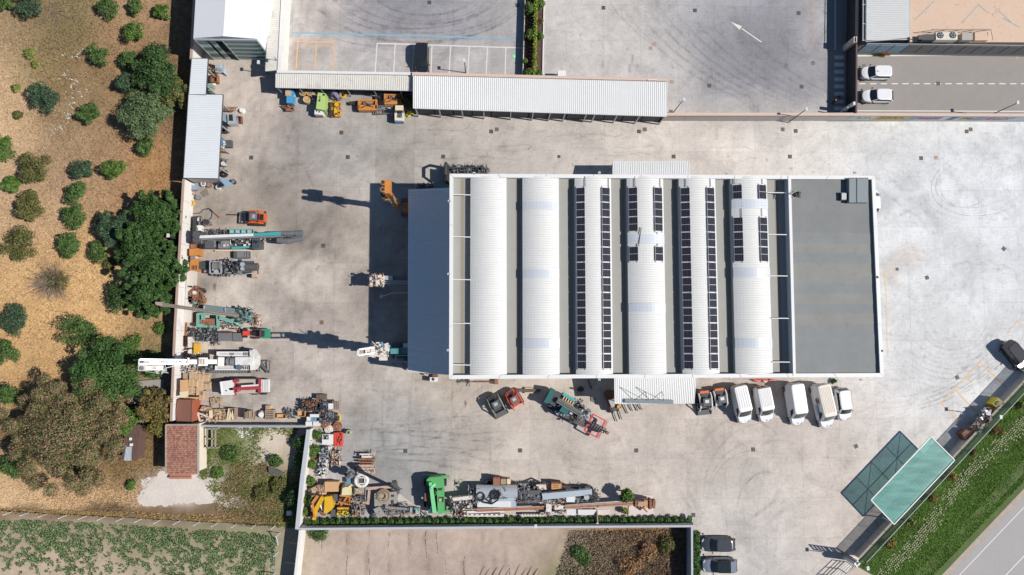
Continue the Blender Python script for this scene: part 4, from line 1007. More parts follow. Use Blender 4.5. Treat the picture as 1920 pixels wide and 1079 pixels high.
mb = MB(); mb.add([(a.x, a.y, hw + .03),(b.x, b.y, hw + .03),(b.x, b.y, hn),(a.x, a.y, hn)], [(0,1,2,3)]); part('net', mb, net, fn)
mb = MB(); mb.tube([(a.x, a.y, hn),(b.x, b.y, hn)], .035,5); part('top_wire', mb, M('wire_white', 'e4e8e2'), fn)
for k in range(n + 1):
    p = a + d * L * k / n; mb = MB(); mb.tube([(p.x, p.y, hw),(p.x, p.y, hn)], .03,5); part('fence_post', mb, M('post_green', '4c6a54'), fn)
gp = thing('gate_pillar', 'white square-topped gate pillar at the end of the net fence', 'gate pillar', G(1598,1055))
mb = MB(); frame(mb, [G(1601,1058,2.9)[:2], G(1607,1064,2.9)[:2], G(1614,1057,2.9)[:2], G(1608,1051,2.9)[:2]], .16,0,2.9); part('shaft', mb, capm, gp)
sgt = thing('sliding_gate', 'barred sliding gate with a white top rail at the bottom right entrance', 'gate', G(1585,1078))
a2, b2 = Vector(G(1602,1063,2.0)), Vector(G(1560,1104,2.0))
for zz in (.3,.8,1.3,2.0):
    mb = MB(); c = Vector((0,0, zz - 2)); mb.beam(a2 + c, b2 + c, .07,.09); part('rail', mb, capm if zz == 2 else steel, sgt)
for t in (0,.33,.66,1):
    p = a2.lerp(b2, t); mb = MB(); mb.box(p.x - .05, p.y - .05,.05, p.x + .05, p.y + .05,2.0); part('upright', mb, steel, sgt)
tw = thing('sign_tower', 'tall slatted steel sign tower beside the gate pillar', 'sign tower', G(1590,1048))
g1 = Vector(G(1598,1046,3.9)); g2 = Vector(G(1604,1052,3.9)) 
dd = (g2 - g1).normalized()
for k, o_ in enumerate((0,.55)):
    p = g1 + dd * o_ * 1; 
for p in (g1, g1 + dd * .9):
    mb = MB(); mb.box(p.x - .06, p.y - .06,0, p.x + .06, p.y + .06,3.9); part('upright', mb, dark, tw)
for zz in (.6,1.0,1.5,1.8,2.3,2.8,3.3,3.85):
    mb = MB(); c = Vector((0,0, zz - 3.9)); mb.beam(g1 + c, g1 + dd * .9 + c, .06,.26); part('slat', mb, dark, tw)

# tile roofed hut, its timber frame, small sheds of the orchard
hut = thing('tiled_hut', 'small cream hut with a weathered red tile roof beside the bare white patch', 'building', G(345,845))
zh = 3.3
mb = MB(); mb.pp([(317,798),(369,796),(370,885),(318,888)], -.2,2.85); part('wall', mb, M('render_cream', 'f6ead2', rough=.95, var=.12, fine=.12), hut)
q = [Vector(G(311.5,797,3.0)), Vector(G(372,797,3.6)), Vector(G(371.5,890,3.6)), Vector(G(311.5,889,3.0))]
mb = MB(); mb.add([tuple(p - Vector((0,0,.08))) for p in q], [(3,2,1,0)]); mb.add([tuple(p - Vector((0,0,.04))) for p in q], [(0,1,2,3)]); rf = part('roof', mb, M('tile_bed', '8a5f50', rough=.95), hut)
tile = MB(); tm = [M('tile_a', 'c8937e', rough=.9, var=.2, sc=3), M('tile_b', 'b57e6c', rough=.9, var=.2), M('tile_c', 'd6a288', rough=.9, var=.2), M('tile_d', 'a07a6e', rough=.9, var=.2)]
nu, nv = 26,22
for i in range(nu):
    for j in range(nv):
        u0, u1 = i / nu, (i + .9) / nu; v0, v1 = j / nv, (j + 1.1) / nv
        tile.k = rnd.choice((0,0,0,1,1,2,3)); jt = rnd.uniform(0,.03)
        pts = [q[0].lerp(q[3], u0).lerp(q[1].lerp(q[2], u0), v) for v in (v0, min(v1,1))] + [q[0].lerp(q[3], (u0 + u1) / 2).lerp(q[1].lerp(q[2], (u0 + u1) / 2), v) for v in (v0, min(v1,1))] + [q[0].lerp(q[3], u1).lerp(q[1].lerp(q[2], u1), v) for v in (v0, min(v1,1))]
        vs = [tuple(p + Vector((0,0, h))) for p, h in zip(pts, (.02,-.01,.1 + jt, .07 + jt, .02,-.01))]
        tile.add(vs, [(0,2,3,1),(2,4,5,3)])
o = part('roof_tile', tile, tm, rf, kind='stuff')
mb = MB()
mb.beam(q[1], q[2], .22,.16); mb.beam(q[0], q[3], .2,.14); mb.beam(q[0], q[1], .2,.14); part('verge_mortar', mb, M('mortar', 'b3aaa2', rough=.95, var=.2), hut)
mb = MB(); mb.pp([(370.5,805),(372.2,805),(372.2,815),(370.5,815)], 1.6,2.3); part('wall_vent', mb, M('tile_b'), hut)
mb = MB(); mb.pr(317,894,357,898.5,.1,.5); mb.pr(318,888,357,894,-.1,.3); part('door_step', mb, M('tile_b'), hut)
fr_ = thing('timber_frame', 'weathered timber rack against the right side of the tiled hut', 'rack', G(395,825))
for p0, p1 in [((386,805),(405,804)),((387,840),(405,840)),((388,806),(388,842)),((397.5,804),(397.5,842)),((404,804),(404,842)),((388,823),(404,823))]:
    mb = MB(); mb.pb((*p0,1.3),(*p1,1.3), .16,.16); part('beam', mb, M('grey_wood', 'a29a8c', rough=.95, var=.2), fr_)
for x, y in ((388,805),(404,805),(388,841),(404,841)): p = G(x, y, 1.3); mb = MB(); mb.box(p[0] - .08, p[1] - .08,-.1, p[0] + .08, p[1] + .08,1.2); part('post', mb, M('grey_wood'), fr_)
mb = MB(); mb.pp([(236,716),(308,711),(304,750),(240,760)], -.2,.25); single('concrete_slab_floor', mb, M('old_slab', 'a59c95', rough=.95, var=.15, fine=.15, dirt=.3), 'old grey concrete floor between the green tree and the white wall', 'floor slab')
mb = MB(); mb.pp([(268,742),(272,742),(268,800),(262,800)], -.2,.8); single('garden_wall', mb, M('old_slab'), 'thin grey garden wall under the brown-leaved tree', 'wall')
so = thing('metal_hut', 'narrow brown corrugated hut at the edge of the flowering tree', 'shed', G(250,830))
part('roof', ribs(MB(), [G(236,797,2.1), G(263,797,2.1), G(257,863,2.1), G(228,863,2.1)], 11,.08), M('brown_sheet', '6f5750', rough=.8, var=.25, rust=.25), so)
mb = MB(); mb.pp([(238,799),(261,799),(255.5,861),(230,861)], -.2,1.95); part('wall', mb, M('brown_sheet'), so)
part('roof_patch', ribs(MB(), [G(236,838,2.2), G(247,838,2.2), G(246,864,2.2), G(232,864,2.2)], 5,.06), M('pale_sheet', 'b9c2cc', rough=.5, var=.1), so)
mb = MB(); mb.pr(242,821,246,826,2.2,2.4); mb.pr(243,832,248,837,2.2,2.4); part('roof_box', mb, capm, so)
# ================================================================ vehicles (built once in metres, then stood in place)
tyre_m = M('tyre', '2c2c2e', rough=.9, var=.1); rim_m = M('rim', '9a9ea3', rough=.35, metal=.5)
glass_m = M('car_glass', '26353a', rough=.08, var=.15, sc=2, spec=.8); trim_m = M('black_trim', '2a2b2d', rough=.5)
lamp_m = M('headlamp', 'c7d0d6', rough=.1, var=.3); tail_m = M('tail_lamp', '8e2a26', rough=.3)
plate_m = M('plate', 'dddbd2')
def sellipse(L, W, n, ex):
    pts = []
    for k in range(n):
        t = 2 * math.pi * k / n; c, s_ = math.cos(t), math.sin(t)
        pts.append((L * math.copysign(abs(c) ** (2 / ex), c), W * math.copysign(abs(s_) ** (2 / ex), s_)))
    return pts
def loft(mb, rings, cap=True):
    n = len(rings[0]); o = len(mb.v)
    for r_ in rings: mb.v += [tuple(p) for p in r_]
    for i in range(len(rings) - 1):
        for k in range(n): mb.f.append([o + i * n + k, o + i * n + (k + 1) % n, o + (i + 1) * n + (k + 1) % n, o + (i + 1) * n + k]); mb.mi.append(mb.k)
    if cap:
        mb.f.append([o + k for k in reversed(range(n))]); mb.mi.append(mb.k); e = o + (len(rings) - 1) * n; mb.f.append([e + k for k in range(n)]); mb.mi.append(mb.k)
def wheel(t, x, y, r=.32, w_=.2):
    s_ = 1 if y > 0 else -1
    mb = MB(); mb.tube([(x, y - w_ / 2, r),(x, y + w_ / 2, r)], r, 16); wl = part('wheel', mb, tyre_m, t)
    mb = MB(); mb.tube([(x, y + s_ * w_ * .45, r),(x, y + s_ * (w_ / 2 + .01), r)], r * .62,10); part('rim', mb, rim_m, wl)
def vehicle(name, label, cat, L, W, H, belt, hood, ws0, ws1, rw0, rw1, paint, roofm=None, glassside=True, ribs_=0, group=None, railings=False, rearblack=False, tumble=.16, bonnetm=None):
    """front of the car looks along +x; distances ws0.. are measured back from the nose"""
    t = thing(name, label, cat, (0,0,0), group); nose = L / 2
    def ring(l, w_, z, dx=0, ex=4.2): return [(x + dx, y, z) for x, y in sellipse(l / 2, w_ / 2,36, ex)]
    def zhood(x):        # top of the lower body: bonnet slopes to the nose
        d = nose - x
        if d < ws0: return hood - .16 * max(0,1 - d / (ws0 * .9)) ** 2 + (belt - hood) * (d / ws0) * .9
        if L - d < .25: return belt - .05
        return belt
    top = [(x, y, zhood(x)) for x, y, z in ring(L - .16, W - .18,0)]
    mb = MB(); loft(mb, [ring(L - .12, W - .12,.22), ring(L - .02, W - .02,.38), ring(L, W, .55), [(x, y, zhood(x) - .12) for x, y, z in ring(L - .03, W - .02,0)], top], cap=False)
    # bonnet and boot surface as rows across the top ring
    n = 36; o = len(mb.v); mb.v += top
    for k in range(1, n // 2):
        a, b, c, d = k, k + 1,(n - k - 1) % n, (n - k) % n
        if k < n // 2 - 0 and b <= n // 2: mb.f.append([o + a, o + b, o + c, o + d][::1]); mb.mi.append(0)
    mb.f.append([o, o + 1, o + n - 1]); mb.mi.append(0)
    part('body', mb, paint, t, smooth=False)
    # greenhouse: four raking corners, glass between
    y0, y1 = W / 2 - .10, W / 2 - tumble - .06
    xa, xb, xc, xd = nose - ws0, nose - ws1, nose - rw0, nose - rw1; zb, zt = belt - .03, H - .05
    q = {'fl0': (xa, y0, zb), 'fr0': (xa, -y0, zb), 'fl1': (xb, y1, zt), 'fr1': (xb, -y1, zt), 'rl0': (xd, y0, zb), 'rr0': (xd, -y0, zb), 'rl1': (xc, y1, zt), 'rr1': (xc, -y1, zt)}
    q = {k: Vector(v) for k, v in q.items()}
    def quad(nm, a, b, c, d, m, ins, lift, par=t, bul=0, lab=None):
        a, b, c, d = (q[k] for k in (a, b, c, d)); nrm = (b - a).cross(d - a).normalized(); mm = 6; mb = MB(); vs = []
        for i in range(mm + 1):
            u = ins + (1 - 2 * ins) * i / mm
            for v in (ins, .5,1 - ins):
                p = a.lerp(b, u).lerp(d.lerp(c, u), v) + nrm * (lift + bul * (1 - (2 * i / mm - 1) ** 2)); vs.append(tuple(p))
        mb.add(vs, [(i * 3 + j, i * 3 + 3 + j, i * 3 + 4 + j, i * 3 + 1 + j) for i in range(mm) for j in (0,1)]); return part(nm, mb, m, par, lab)
    mb = MB()
    for a, b, c, d in (('fl0', 'rl0', 'rl1', 'fl1'),('rr0', 'fr0', 'fr1', 'rr1'),('fr0', 'fl0', 'fl1', 'fr1'),('rl0', 'rr0', 'rr1', 'rl1')):
        mb.add([q[k] for k in (a, b, c, d)], [(0,1,2,3)])
    part('pillars', mb, paint, t)
    quad('windscreen', 'fr0', 'fl0', 'fl1', 'fr1', glass_m, .045,.012, bul=.10)
    quad('rear_window', 'rl0', 'rr0', 'rr1', 'rl1', trim_m if rearblack else glass_m, .07,.012, bul=.05)
    if glassside:
        quad('side_window', 'fl0', 'rl0', 'rl1', 'fl1', glass_m, .1,.014); quad('side_window', 'rr0', 'fr0', 'fr1', 'rr1', glass_m, .1,.014)
    else:
        for s_, a, b, c, d in ((1, 'fl0', 'rl0', 'rl1', 'fl1'),(-1, 'fr0', 'rr0', 'rr1', 'fr1')):
            u0, u1 = .03, min(.26,1.05 / (xa - xd)); A_, B_, C_, D_ = (q[k] for k in (a, b, c, d)); vs = [A_.lerp(B_, u0 + .02), A_.lerp(B_, u1), A_.lerp(B_, u1).lerp(D_.lerp(C_, u1), .6), A_.lerp(B_, u0 + .07).lerp(D_.lerp(C_, u0 + .07), .6)]
            mb = MB(); mb.add([tuple(v + Vector((0, s_ * .02,0))) for v in vs], [(0,1,2,3)]); part('side_window', mb, glass_m, t)
    # roof: rounded slab, ribbed for the vans
    rl, rw_ = (xb - xc) + .16,2 * y1 + .14; cxr = (xb + xc) / 2
    mb = MB(); loft(mb, [ring(rl, rw_, zt - .03, cxr, 9 if not glassside else 5), ring(rl, rw_, zt + .02, cxr, 9 if not glassside else 5), ring(rl - .25, rw_ - .22, H, cxr, 8 if not glassside else 5)]); rf = part('roof', mb, roofm or paint, t)
    for k in range(ribs_):
        y = (k - (ribs_ - 1) / 2) * (rw_ - .5) / max(1, ribs_ - 1); mb = MB(); mb.box(cxr - rl / 2 + .3, y - .035, H - .01, cxr + rl / 2 - .5, y + .035, H + .035); part('roof_rib', mb, roofm or paint, rf)
    if railings:
        for s_ in (-1,1): mb = MB(); mb.tube([(cxr - rl / 2 + .2, s_ * (rw_ / 2 - .06), H - .02),(cxr - rl / 2 + .3, s_ * (rw_ / 2 - .06), H + .05),(cxr + rl / 2 - .3, s_ * (rw_ / 2 - .06), H + .05),(cxr + rl / 2 - .2, s_ * (rw_ / 2 - .06), H - .02)], .02,5); part('roof_rail', mb, trim_m, rf)
    for x in (nose - .82 * min(1, L / 4.4), -nose + .78 * min(1, L / 4.4)):
        for s_ in (-1,1): wheel(t, x, s_ * (W / 2 - .12))
    for s_ in (-1,1):
        mb = MB(); zz = zhood(nose - .35) ; mb.prism([(nose - .42, s_ * (W / 2 - .14)),(nose - .16, s_ * (W / 2 - .34)),(nose - .1, s_ * (W / 2 - .62)),(nose - .3, s_ * (W / 2 - .5))], .55, zz + .012); part('headlight', mb, lamp_m, t)
        mb = MB(); mb.box(-nose + .03, s_ * (W / 2 - .3) - .12, belt - .35,-nose + .14, s_ * (W / 2 - .3) + .12, belt - .03); part('tail_light', mb, tail_m, t)
        mb = MB(); mb.box(xa - .3, s_ * (W / 2 + .04), belt - .02, xa - .18, s_ * (W / 2 + .2), belt + .13); mb.beam((xa - .24, s_ * (W / 2 - .16), belt - .02),(xa - .24, s_ * (W / 2 + .06), belt + .04), .06,.06); part('wing_mirror', mb, trim_m, t)
        mb = MB(); mb.box(xa - .06, s_ * .35 - .22, belt + .02, xa + .0, s_ * .35 + .22, belt + .04); part('wiper', mb, trim_m, t)
    mb = MB(); mb.box(nose - .06,-.5,.38, nose + .012,.5,.58); part('grille', mb, trim_m, t)
    mb = MB(); mb.box(-nose - .012,-.25,.5,-nose + .02,.25,.61); part('number_plate', mb, plate_m, t)
    return t
wh = M('van_white', 'f6f6f6', rough=.3, var=.015); whc = M('car_white', 'f3f4f6', rough=.25, var=.01); blk = M('car_black', '2a2b32', rough=.18, var=.1, spec=.8)
cream = M('van_roof_cream', 'efe6da', rough=.6, var=.04, sc=1); gry = M('car_graphite', '55585f', rough=.25, metal=.4, var=.05); silv = M('car_silver', 'a6abba', rough=.25, metal=.5, var=.04)
def badge(t, x, y, z, r=.1, col='8aa0b8'):
    mb = MB(); mb.cyl(x, y, z, z + .01, r, 12); part('badge', mb, M('badge_' + col, col), t)
G_V = 'white vans and people carrier parked along the hall'
def van(label, L, H, **k):
    return vehicle('parked_van', label, 'van', L, 2.0, H, 1.22,.98,1.0,1.78, L - .12, L - .02, wh, glassside=False, group=G_V, tumble=.14, **k)
v = van('leftmost white van, plain ribbed roof, right of the white skid steers', 5.1,2.3, ribs_=5); place(v, 1385,757,78, label=None)
badge(v, 2.2,0,.98)
v = van('white van with brown rear edge and papers behind the windscreen, second from the left', 4.8,2.25, ribs_=7); place(v, 1426.5,757,80)
badge(v, 2.15,0,1.0)
for y in (-.6,-.15,.4): mb = MB(); mb.box(1.2, y, 1.44,1.32, y + .3,1.46); part('dashboard_paper', mb, plate_m, v)
mb = MB(); mb.box(-2.4,-.85,2.2,-2.2,.85,2.27); part('rear_edge', mb, M('cap_brown'), v)
v = van('tall smooth-roofed white van standing third from the left', 5.6,2.65); place(v, 1485,757,83)
badge(v, 2.5,0,1.0)
for s_ in (-1,1): mb = MB(); mb.box(2.2, s_ * .4 - .22,.9,2.3, s_ * .4 + .22,.99); part('bonnet_grille', mb, trim_m, v)
v = van('long van with a cream ribbed roof and brown round print on its side', 5.9,2.75, ribs_=7, roofm=cream); place(v, 1536,760,78.5)
badge(v, 2.7,0,1.0)
mb = MB(); mb.tube([(-.9,-.99,1.75),(-.9,-1.01,1.75)], .42,20); part('round_print', mb, M('print_orange', 'c08a68'), v)
mb = MB(); mb.tube([(-.9,-1.0,1.75),(-.9,-1.02,1.75)], .25,16); part('round_print', mb, M('print_brown', '6a5a4c'), v)
mb = MB(); mb.box(-.4,-1.015,1.0,1.0,-.99,1.6); part('side_print', mb, M('print_blue', '9fb6c6'), v)
v = vehicle('people_carrier', 'short white people carrier with side windows, rightmost of the row by the hall', 'people carrier', 4.35,1.8,1.85,1.1,.98,.95,1.6,3.95,4.25, wh, group=G_V, railings=True, tumble=.1); place(v, 1574.5,757,84)
for y in (-.5,.1): mb = MB(); mb.box(1.0, y, 1.2,1.12, y + .25,1.22); part('dashboard_paper', mb, plate_m, v)
CARG = None
v = vehicle('parked_car', 'white hatchback with roof marks, upper of two behind the dark screen', 'car', 4.3,1.85,1.55,.95,.88,.95,1.65,3.85,4.22, whc); place(v, 1637.5,141,180)
mb = MB(); mb.box(.1,.02,1.552,.35,.14,1.556); mb.box(.45,.04,1.552,.6,.1,1.556); mb.box(-.9,.05,1.552,-.8,.1,1.556); part('roof_marking', mb, trim_m, v)
v = vehicle('parked_car', 'longer white hatchback, lower of two behind the dark screen', 'car', 4.4,1.85,1.5,.93,.85,1.1,1.8,3.7,4.3, whc, railings=False); place(v, 1640,184,180)
v = vehicle('parked_car', 'white car mostly hidden by the right edge of the hall roof', 'car', 4.3,1.8,1.5,.95,.88,1,1.7,3.7,4.2, whc); place(v, 1632.5,377,270, scale=(.8,.8,.9))
v = vehicle('parked_car', 'black estate car standing alone in the upper car park stalls', 'car', 4.5,1.9,1.6,.95,.88,1.05,1.75,4.1,4.42, blk, railings=True); place(v, 792,115,90)
v = vehicle('parked_car', 'black off-roader by the net fence with its bonnet out of view', 'car', 4.5,1.9,1.85,1.1,1.05,1.25,1.7,4.2,4.45, blk, roofm=M('roof_sheen', '34363f', rough=.6, spec=.15), railings=True); place(v, 1896,668,52)
v = vehicle('parked_car', 'dark graphite saloon car, upper of the pair by the slate wall', 'car', 4.55,1.85,1.45,.93,.85,1.2,1.95,3.9,4.35, gry); place(v, 1343,1018,180)
v = vehicle('parked_car', 'silver car with black glass roof, lower of the pair by the slate wall', 'car', 4.6,1.85,1.5,.93,.85,1.1,1.8,4.1,4.5, silv, roofm=M('black_roof', '2c3336', rough=.1), railings=True); place(v, 1346,1057,180)
mb = MB(); mb.box(-1.9,-.72,1.49,-1.2,.72,1.525); part('roof_rear_section', mb, silv, v)

# ---- skid steer loaders
def skid(label, body, arms, cabm, tool, rear=None, group='compact skid steer loaders'):
    t = thing('skid_steer', label, 'loader', (0,0,0), group)
    for s_ in (-1,1):
        mb = MB(); mb.prism([(-1.15, s_ * .62),(1.0, s_ * .62),(1.0, s_ * .98),(-1.15, s_ * .98)], .0,.0 + .62); mb2 = MB()
        pts = [(-1.1,.1),(-.9,.0),(.8,.0),(1.05,.15),(1.0,.4),(.3,.62),(-.9,.62),(-1.15,.4)]
        n = len(pts); vs = [(x, s_ * .62, z) for x, z in pts] + [(x, s_ * .98, z) for x, z in pts]
        mb2.add(vs, [tuple(range(n)), tuple(reversed(range(n, 2 * n)))] + [(i, n + i, n + (i + 1) % n, (i + 1) % n) for i in range(n)])
        tk = part('track', mb2, tyre_m, t)
        mb = MB()
        for k in range(14): mb.box(-1.05 + k * .15, s_ * .8 - .19,.6 if -0.8 < -1.05 + k * .15 < .2 else .5,-.99 + k * .15, s_ * .8 + .19,.64 if -0.8 < -1.05 + k * .15 < .2 else .53)
        part('track_lug', mb, M('lug', '46464a'), tk)
        mb = MB(); mb.tube([(-1.15, s_ * .78,1.25),(-.6, s_ * .78,1.62),(.7, s_ * .76,1.5),(1.25, s_ * .74,.6)], [.11,.11,.1,.09], 6); part('lift_arm', mb, arms, t)
        mb = MB(); mb.tube([(-.9, s_ * .7,.7),(.1, s_ * .72,1.45)], .05,6); part('ram', mb, steel, t)
    mb = MB(); mb.box(-1.2,-.6,.3,.9,.6,.8); mb.prism([(-1.35,-.62),(-.55,-.62),(-.55,.62),(-1.35,.62)], .5,1.35, [(-1.25,-.56),(-.55,-.56),(-.55,.56),(-1.25,.56)]); part('body', mb, body, t)
    mb = MB(); mb.box(-1.15,-.4,1.35,-.65,.4,1.4); part('engine_grille', mb, trim_m, t)
    if rear: mb = MB(); mb.box(-1.42,-.6,.6,-1.12,.6,1.42); part('rear_grille', mb, rear, t)
    mb = MB()
    for x, y in ((-.5,.5),(-.5,-.5),(.55,.5),(.55,-.5)): mb.tube([(x, y, .8),(x * .9, y * .92,1.95)], .05,5)
    part('cab_frame', mb, body, t)
    mb = MB(); mb.prism([(-.52,-.52),(.52,-.52),(.52,.52),(-.52,.52)], 1.93,2.02, [(-.48,-.48),(.46,-.48),(.46,.48),(-.48,.48)]); cr_ = part('cab_roof', mb, cabm, t)
    mb = MB(); mb.box(-.3,-.25,2.02,.1,.25,2.05); part('roof_vent', mb, steel, cr_)
    mb = MB(); mb.box(-.3,-.3,.9,.2,.3,1.1); mb.box(-.38,-.28,1.1,-.25,.28,1.6); part('seat', mb, trim_m, t)
    if tool == 'bucket':
        pts = [(1.15,.0),(1.85,.03),(1.85,.1),(1.3,.2),(1.2,.75),(1.12,.75)]; n = len(pts)
        mb = MB(); vs = [(x, -.95, z) for x, z in pts] + [(x, .95, z) for x, z in pts]
        mb.add(vs, [tuple(reversed(range(n))), tuple(range(n, 2 * n))] + [(i, (i + 1) % n, n + (i + 1) % n, n + i) for i in range(n)])
        for s_ in (-1,1): mb.prism([(1.15, s_ * .9),(1.85, s_ * .9),(1.85, s_ * .95),(1.15, s_ * .95)], .03, [.7,.15,.15,.7])
        part('bucket', mb, M('bucket_steel', '5c5e60', rough=.5, var=.2, rust=.1), t)
    elif tool == 'forks':
        mb = MB(); mb.box(1.2,-.75,.1,1.3,.75,.75); part('fork_carriage', mb, trim_m, t)
        for s_ in (-1,1): mb = MB(); mb.box(1.3, s_ * .45 - .06,.05,2.6, s_ * .45 + .06,.12); part('fork', mb, trim_m, t)
    elif tool == 'frame':
        mb = MB()
        for a, b in (((1.25,-.7,.6),(2.1,-.7,.6)),((1.25,.7,.6),(2.1,.7,.6)),((2.1,-.7,.6),(2.1,.7,.6)),((1.3,-.7,.6),(1.3,.7,.6))): mb.beam(a, b, .14,.18)
        part('attachment_frame', mb, dark, t)
        mb = MB(); mb.box(2.1,-.55,.02,4.2,-.42,.1); part('fork', mb, trim_m, t)
    return t
orng = M('machine_orange', 'd9662f', rough=.45, var=.1, dirt=.1); redo = M('machine_red', 'd4523a', rough=.45, var=.1, dirt=.1); chs = M('cab_charcoal', '5b5e61', rough=.5, var=.1)
dgr = M('machine_charcoal', '46474a', rough=.5, var=.15, dirt=.1); wht = M('machine_white', 'ecebe8', rough=.45, var=.05, dirt=.08)
s = skid('orange skid steer with an open black frame attachment beside the teal rig', orng, orng, M('cab_grey', '6f6f74', rough=.5, var=.15), 'frame'); place(s, 484,411,181)
s = skid('dark charcoal skid steer with a silvered bucket, leftmost below the hall', dgr, M('arm_pale', '8f8a80', rough=.5, var=.2), chs, 'bucket'); place(s, 930,757,62)
s = skid('faded red skid steer close beside the charcoal one', redo, redo, M('cab_reddish', '7c6058', rough=.6, var=.2), None); place(s, 964,748,60)
s = skid('white-armed skid steer with orange rear and lowered black bucket, nearest the canopy', dgr, wht, M('cab_slate', '4d5358', rough=.4, var=.1), 'bucket', rear=orng); place(s, 1317,752,84)
s = skid('white-armed skid steer without bucket, left of the vans', dgr, wht, M('cab_slate'), None, rear=orng); place(s, 1345,747,82)
# telehandler / fork trucks under the canopy
ft = thing('fork_truck', 'rusty-sided fork truck with an orange beacon reaching out from the canopy', 'forklift', G(1148,750))
mb = MB(); mb.pp([(1133,737),(1143,731),(1152,736),(1156,762),(1147,773)], .4,1.3); part('body', mb, M('fork_rust', '7b5335', rough=.7, var=.2, rust=.25), ft)
mb = MB(); mb.pp([(1141,750),(1151,748),(1153,762),(1147,765)], 1.35,2.0); part('cab_roof', mb, M('cab_pale', 'b5b4b4', rough=.4), ft)
mb = MB(); mb.pp([(1147,766),(1160,758),(1166,764),(1150,773)], .5,1.4); part('mast_carriage', mb, dark, ft)
mb = MB(); mb.pc(1160,763,1.5,1.75,.22,14); part('beacon', mb, M('beacon', 'e8a12c', rough=.3), ft)
for a, b in (((1151,775),(1157,791)),((1160,770),(1166,787))): mb = MB(); mb.pb((*a, .25),(*b, .25), .12,.06); part('fork', mb, dark, ft)
for x, y in ((1140,742),(1150,738),(1148,770),(1158,766)): g = G(x, y, .4); mb = MB(); mb.tube([(g[0] - .12, g[1], .38),(g[0] + .12, g[1], .38)], .38,12); part('wheel', mb, tyre_m, ft)
for i, (xa, xb) in enumerate((((1170,759),(1177,776)),((1181,760),(1186,771)),((1191,758),(1196,771)),((1199,760),(1204,769)))):
    mb = MB(); mb.pb((*xa, .3),(*xb, .2), .12,.07); mb.pr(xa[0] - 2, xa[1] - 4, xa[0] + 2, xa[1] - 1,.1,.8)
    single('fork_tine', mb, dark, ['first', 'second', 'third', 'fourth'][i] + ' dark fork tine from the left poking out under the lower canopy', 'fork', 'fork tines poking out under the lower canopy')
# crane truck
tk = thing('crane_truck', 'white cab truck with a folded red crane arm and empty flat bed', 'truck', G(455,725))
mb = MB(); mb.pp([(413,716),(436,713),(437,741),(415,741)], .55,2.0); part('cab', mb, wht, tk)
mb = MB(); mb.pp([(412.5,719),(414.5,719),(415.5,739),(413.5,739)], 1.0,1.95); part('windscreen', mb, glass_m, tk)
mb = MB(); mb.pp([(412,716.5),(414,716.5),(417,741.5),(415,741.5)], 1.9,2.1); part('sun_visor', mb, capm, tk)
mb = MB(); mb.pr(437,711,440,742,.7,1.5); mb.pr(484,711,488,738,.7,1.5); part('crane_frame', mb, M('crane_red', 'b04048', rough=.5, var=.1), tk)
mb = MB(); mb.pr(440,711,486,738,.55,.95); part('flat_bed', mb, M('bed_sheet', 'c2b8ac', rough=.7, var=.1, dirt=.3), tk)
mb = MB(); mb.pr(440,709.5,486,711.5,.9,1.35); part('bed_side', mb, dark, tk)
mb = MB(); mb.pp([(429,728),(466,724),(488,724),(488,730),(466,732),(430,732)], 1.6,2.0); mb.pb((438,735,1.2),(448,732,2.1), .35,.5); part('crane_arm', mb, M('crane_red'), tk)
mb = MB(); mb.pp([(452,723),(484,721),(484,724),(452,726)], 2.0,2.2); part('crane_jib', mb, wht, tk)
mb = MB(); mb.pc(440,715,1.0,2.1,.22); part('slewing_column', mb, M('crane_red'), tk)
for k in range(5): mb = MB(); mb.pr(490 + k * 3,712,492 + k * 3,736,.7,1.25 + .05 * (k % 2)); part('tool_board', mb, wht, tk)
mb = MB(); mb.pr(488,712,505,737,.5,.75); part('rear_platform', mb, dark, tk)
mb = MB(); mb.pc(424,733,2.0,2.06,.09); part('roof_lamp', mb, dark, tk)
for x in (422,478,494):
    for y in (714,738): g = G(x, y, .5); mb = MB(); mb.tube([(g[0], g[1] - .15,.45),(g[0], g[1] + .15,.45)], .45,14); part('wheel', mb, tyre_m, tk)
# motorcycle rider in the shade of the screen
mo = thing('parked_motorcycle', 'small dark motorcycle with red tail in the shade of the steel screen', 'motorcycle', G(1565,190))
a, b = Vector(G(1561,193.5,0)), Vector(G(1571,183,0)); d = (b - a).normalized(); s_ = Vector((-d.y, d.x, 0))
for p, nm in ((a, 'wheel'),(b, 'wheel')): mb = MB(); mb.tube([tuple(p - s_ * .06 + Vector((0,0,.3))), tuple(p + s_ * .06 + Vector((0,0,.3)))], .3,14); part(nm, mb, tyre_m, mo)
mb = MB(); mb.beam(a + Vector((0,0,.7)), b + Vector((0,0,.65)), .3,.3); part('body', mb, blk, mo)
mb = MB(); mb.beam(a + Vector((0,0,.85)), a + d * .5 + Vector((0,0,.88)), .25,.1); part('tail', mb, redo, mo)
mb = MB(); mb.tube([tuple(b - d * .2 - s_ * .35 + Vector((0,0,1))), tuple(b - d * .2 + s_ * .35 + Vector((0,0,1)))], .025,6); part('handlebar', mb, steel, mo)
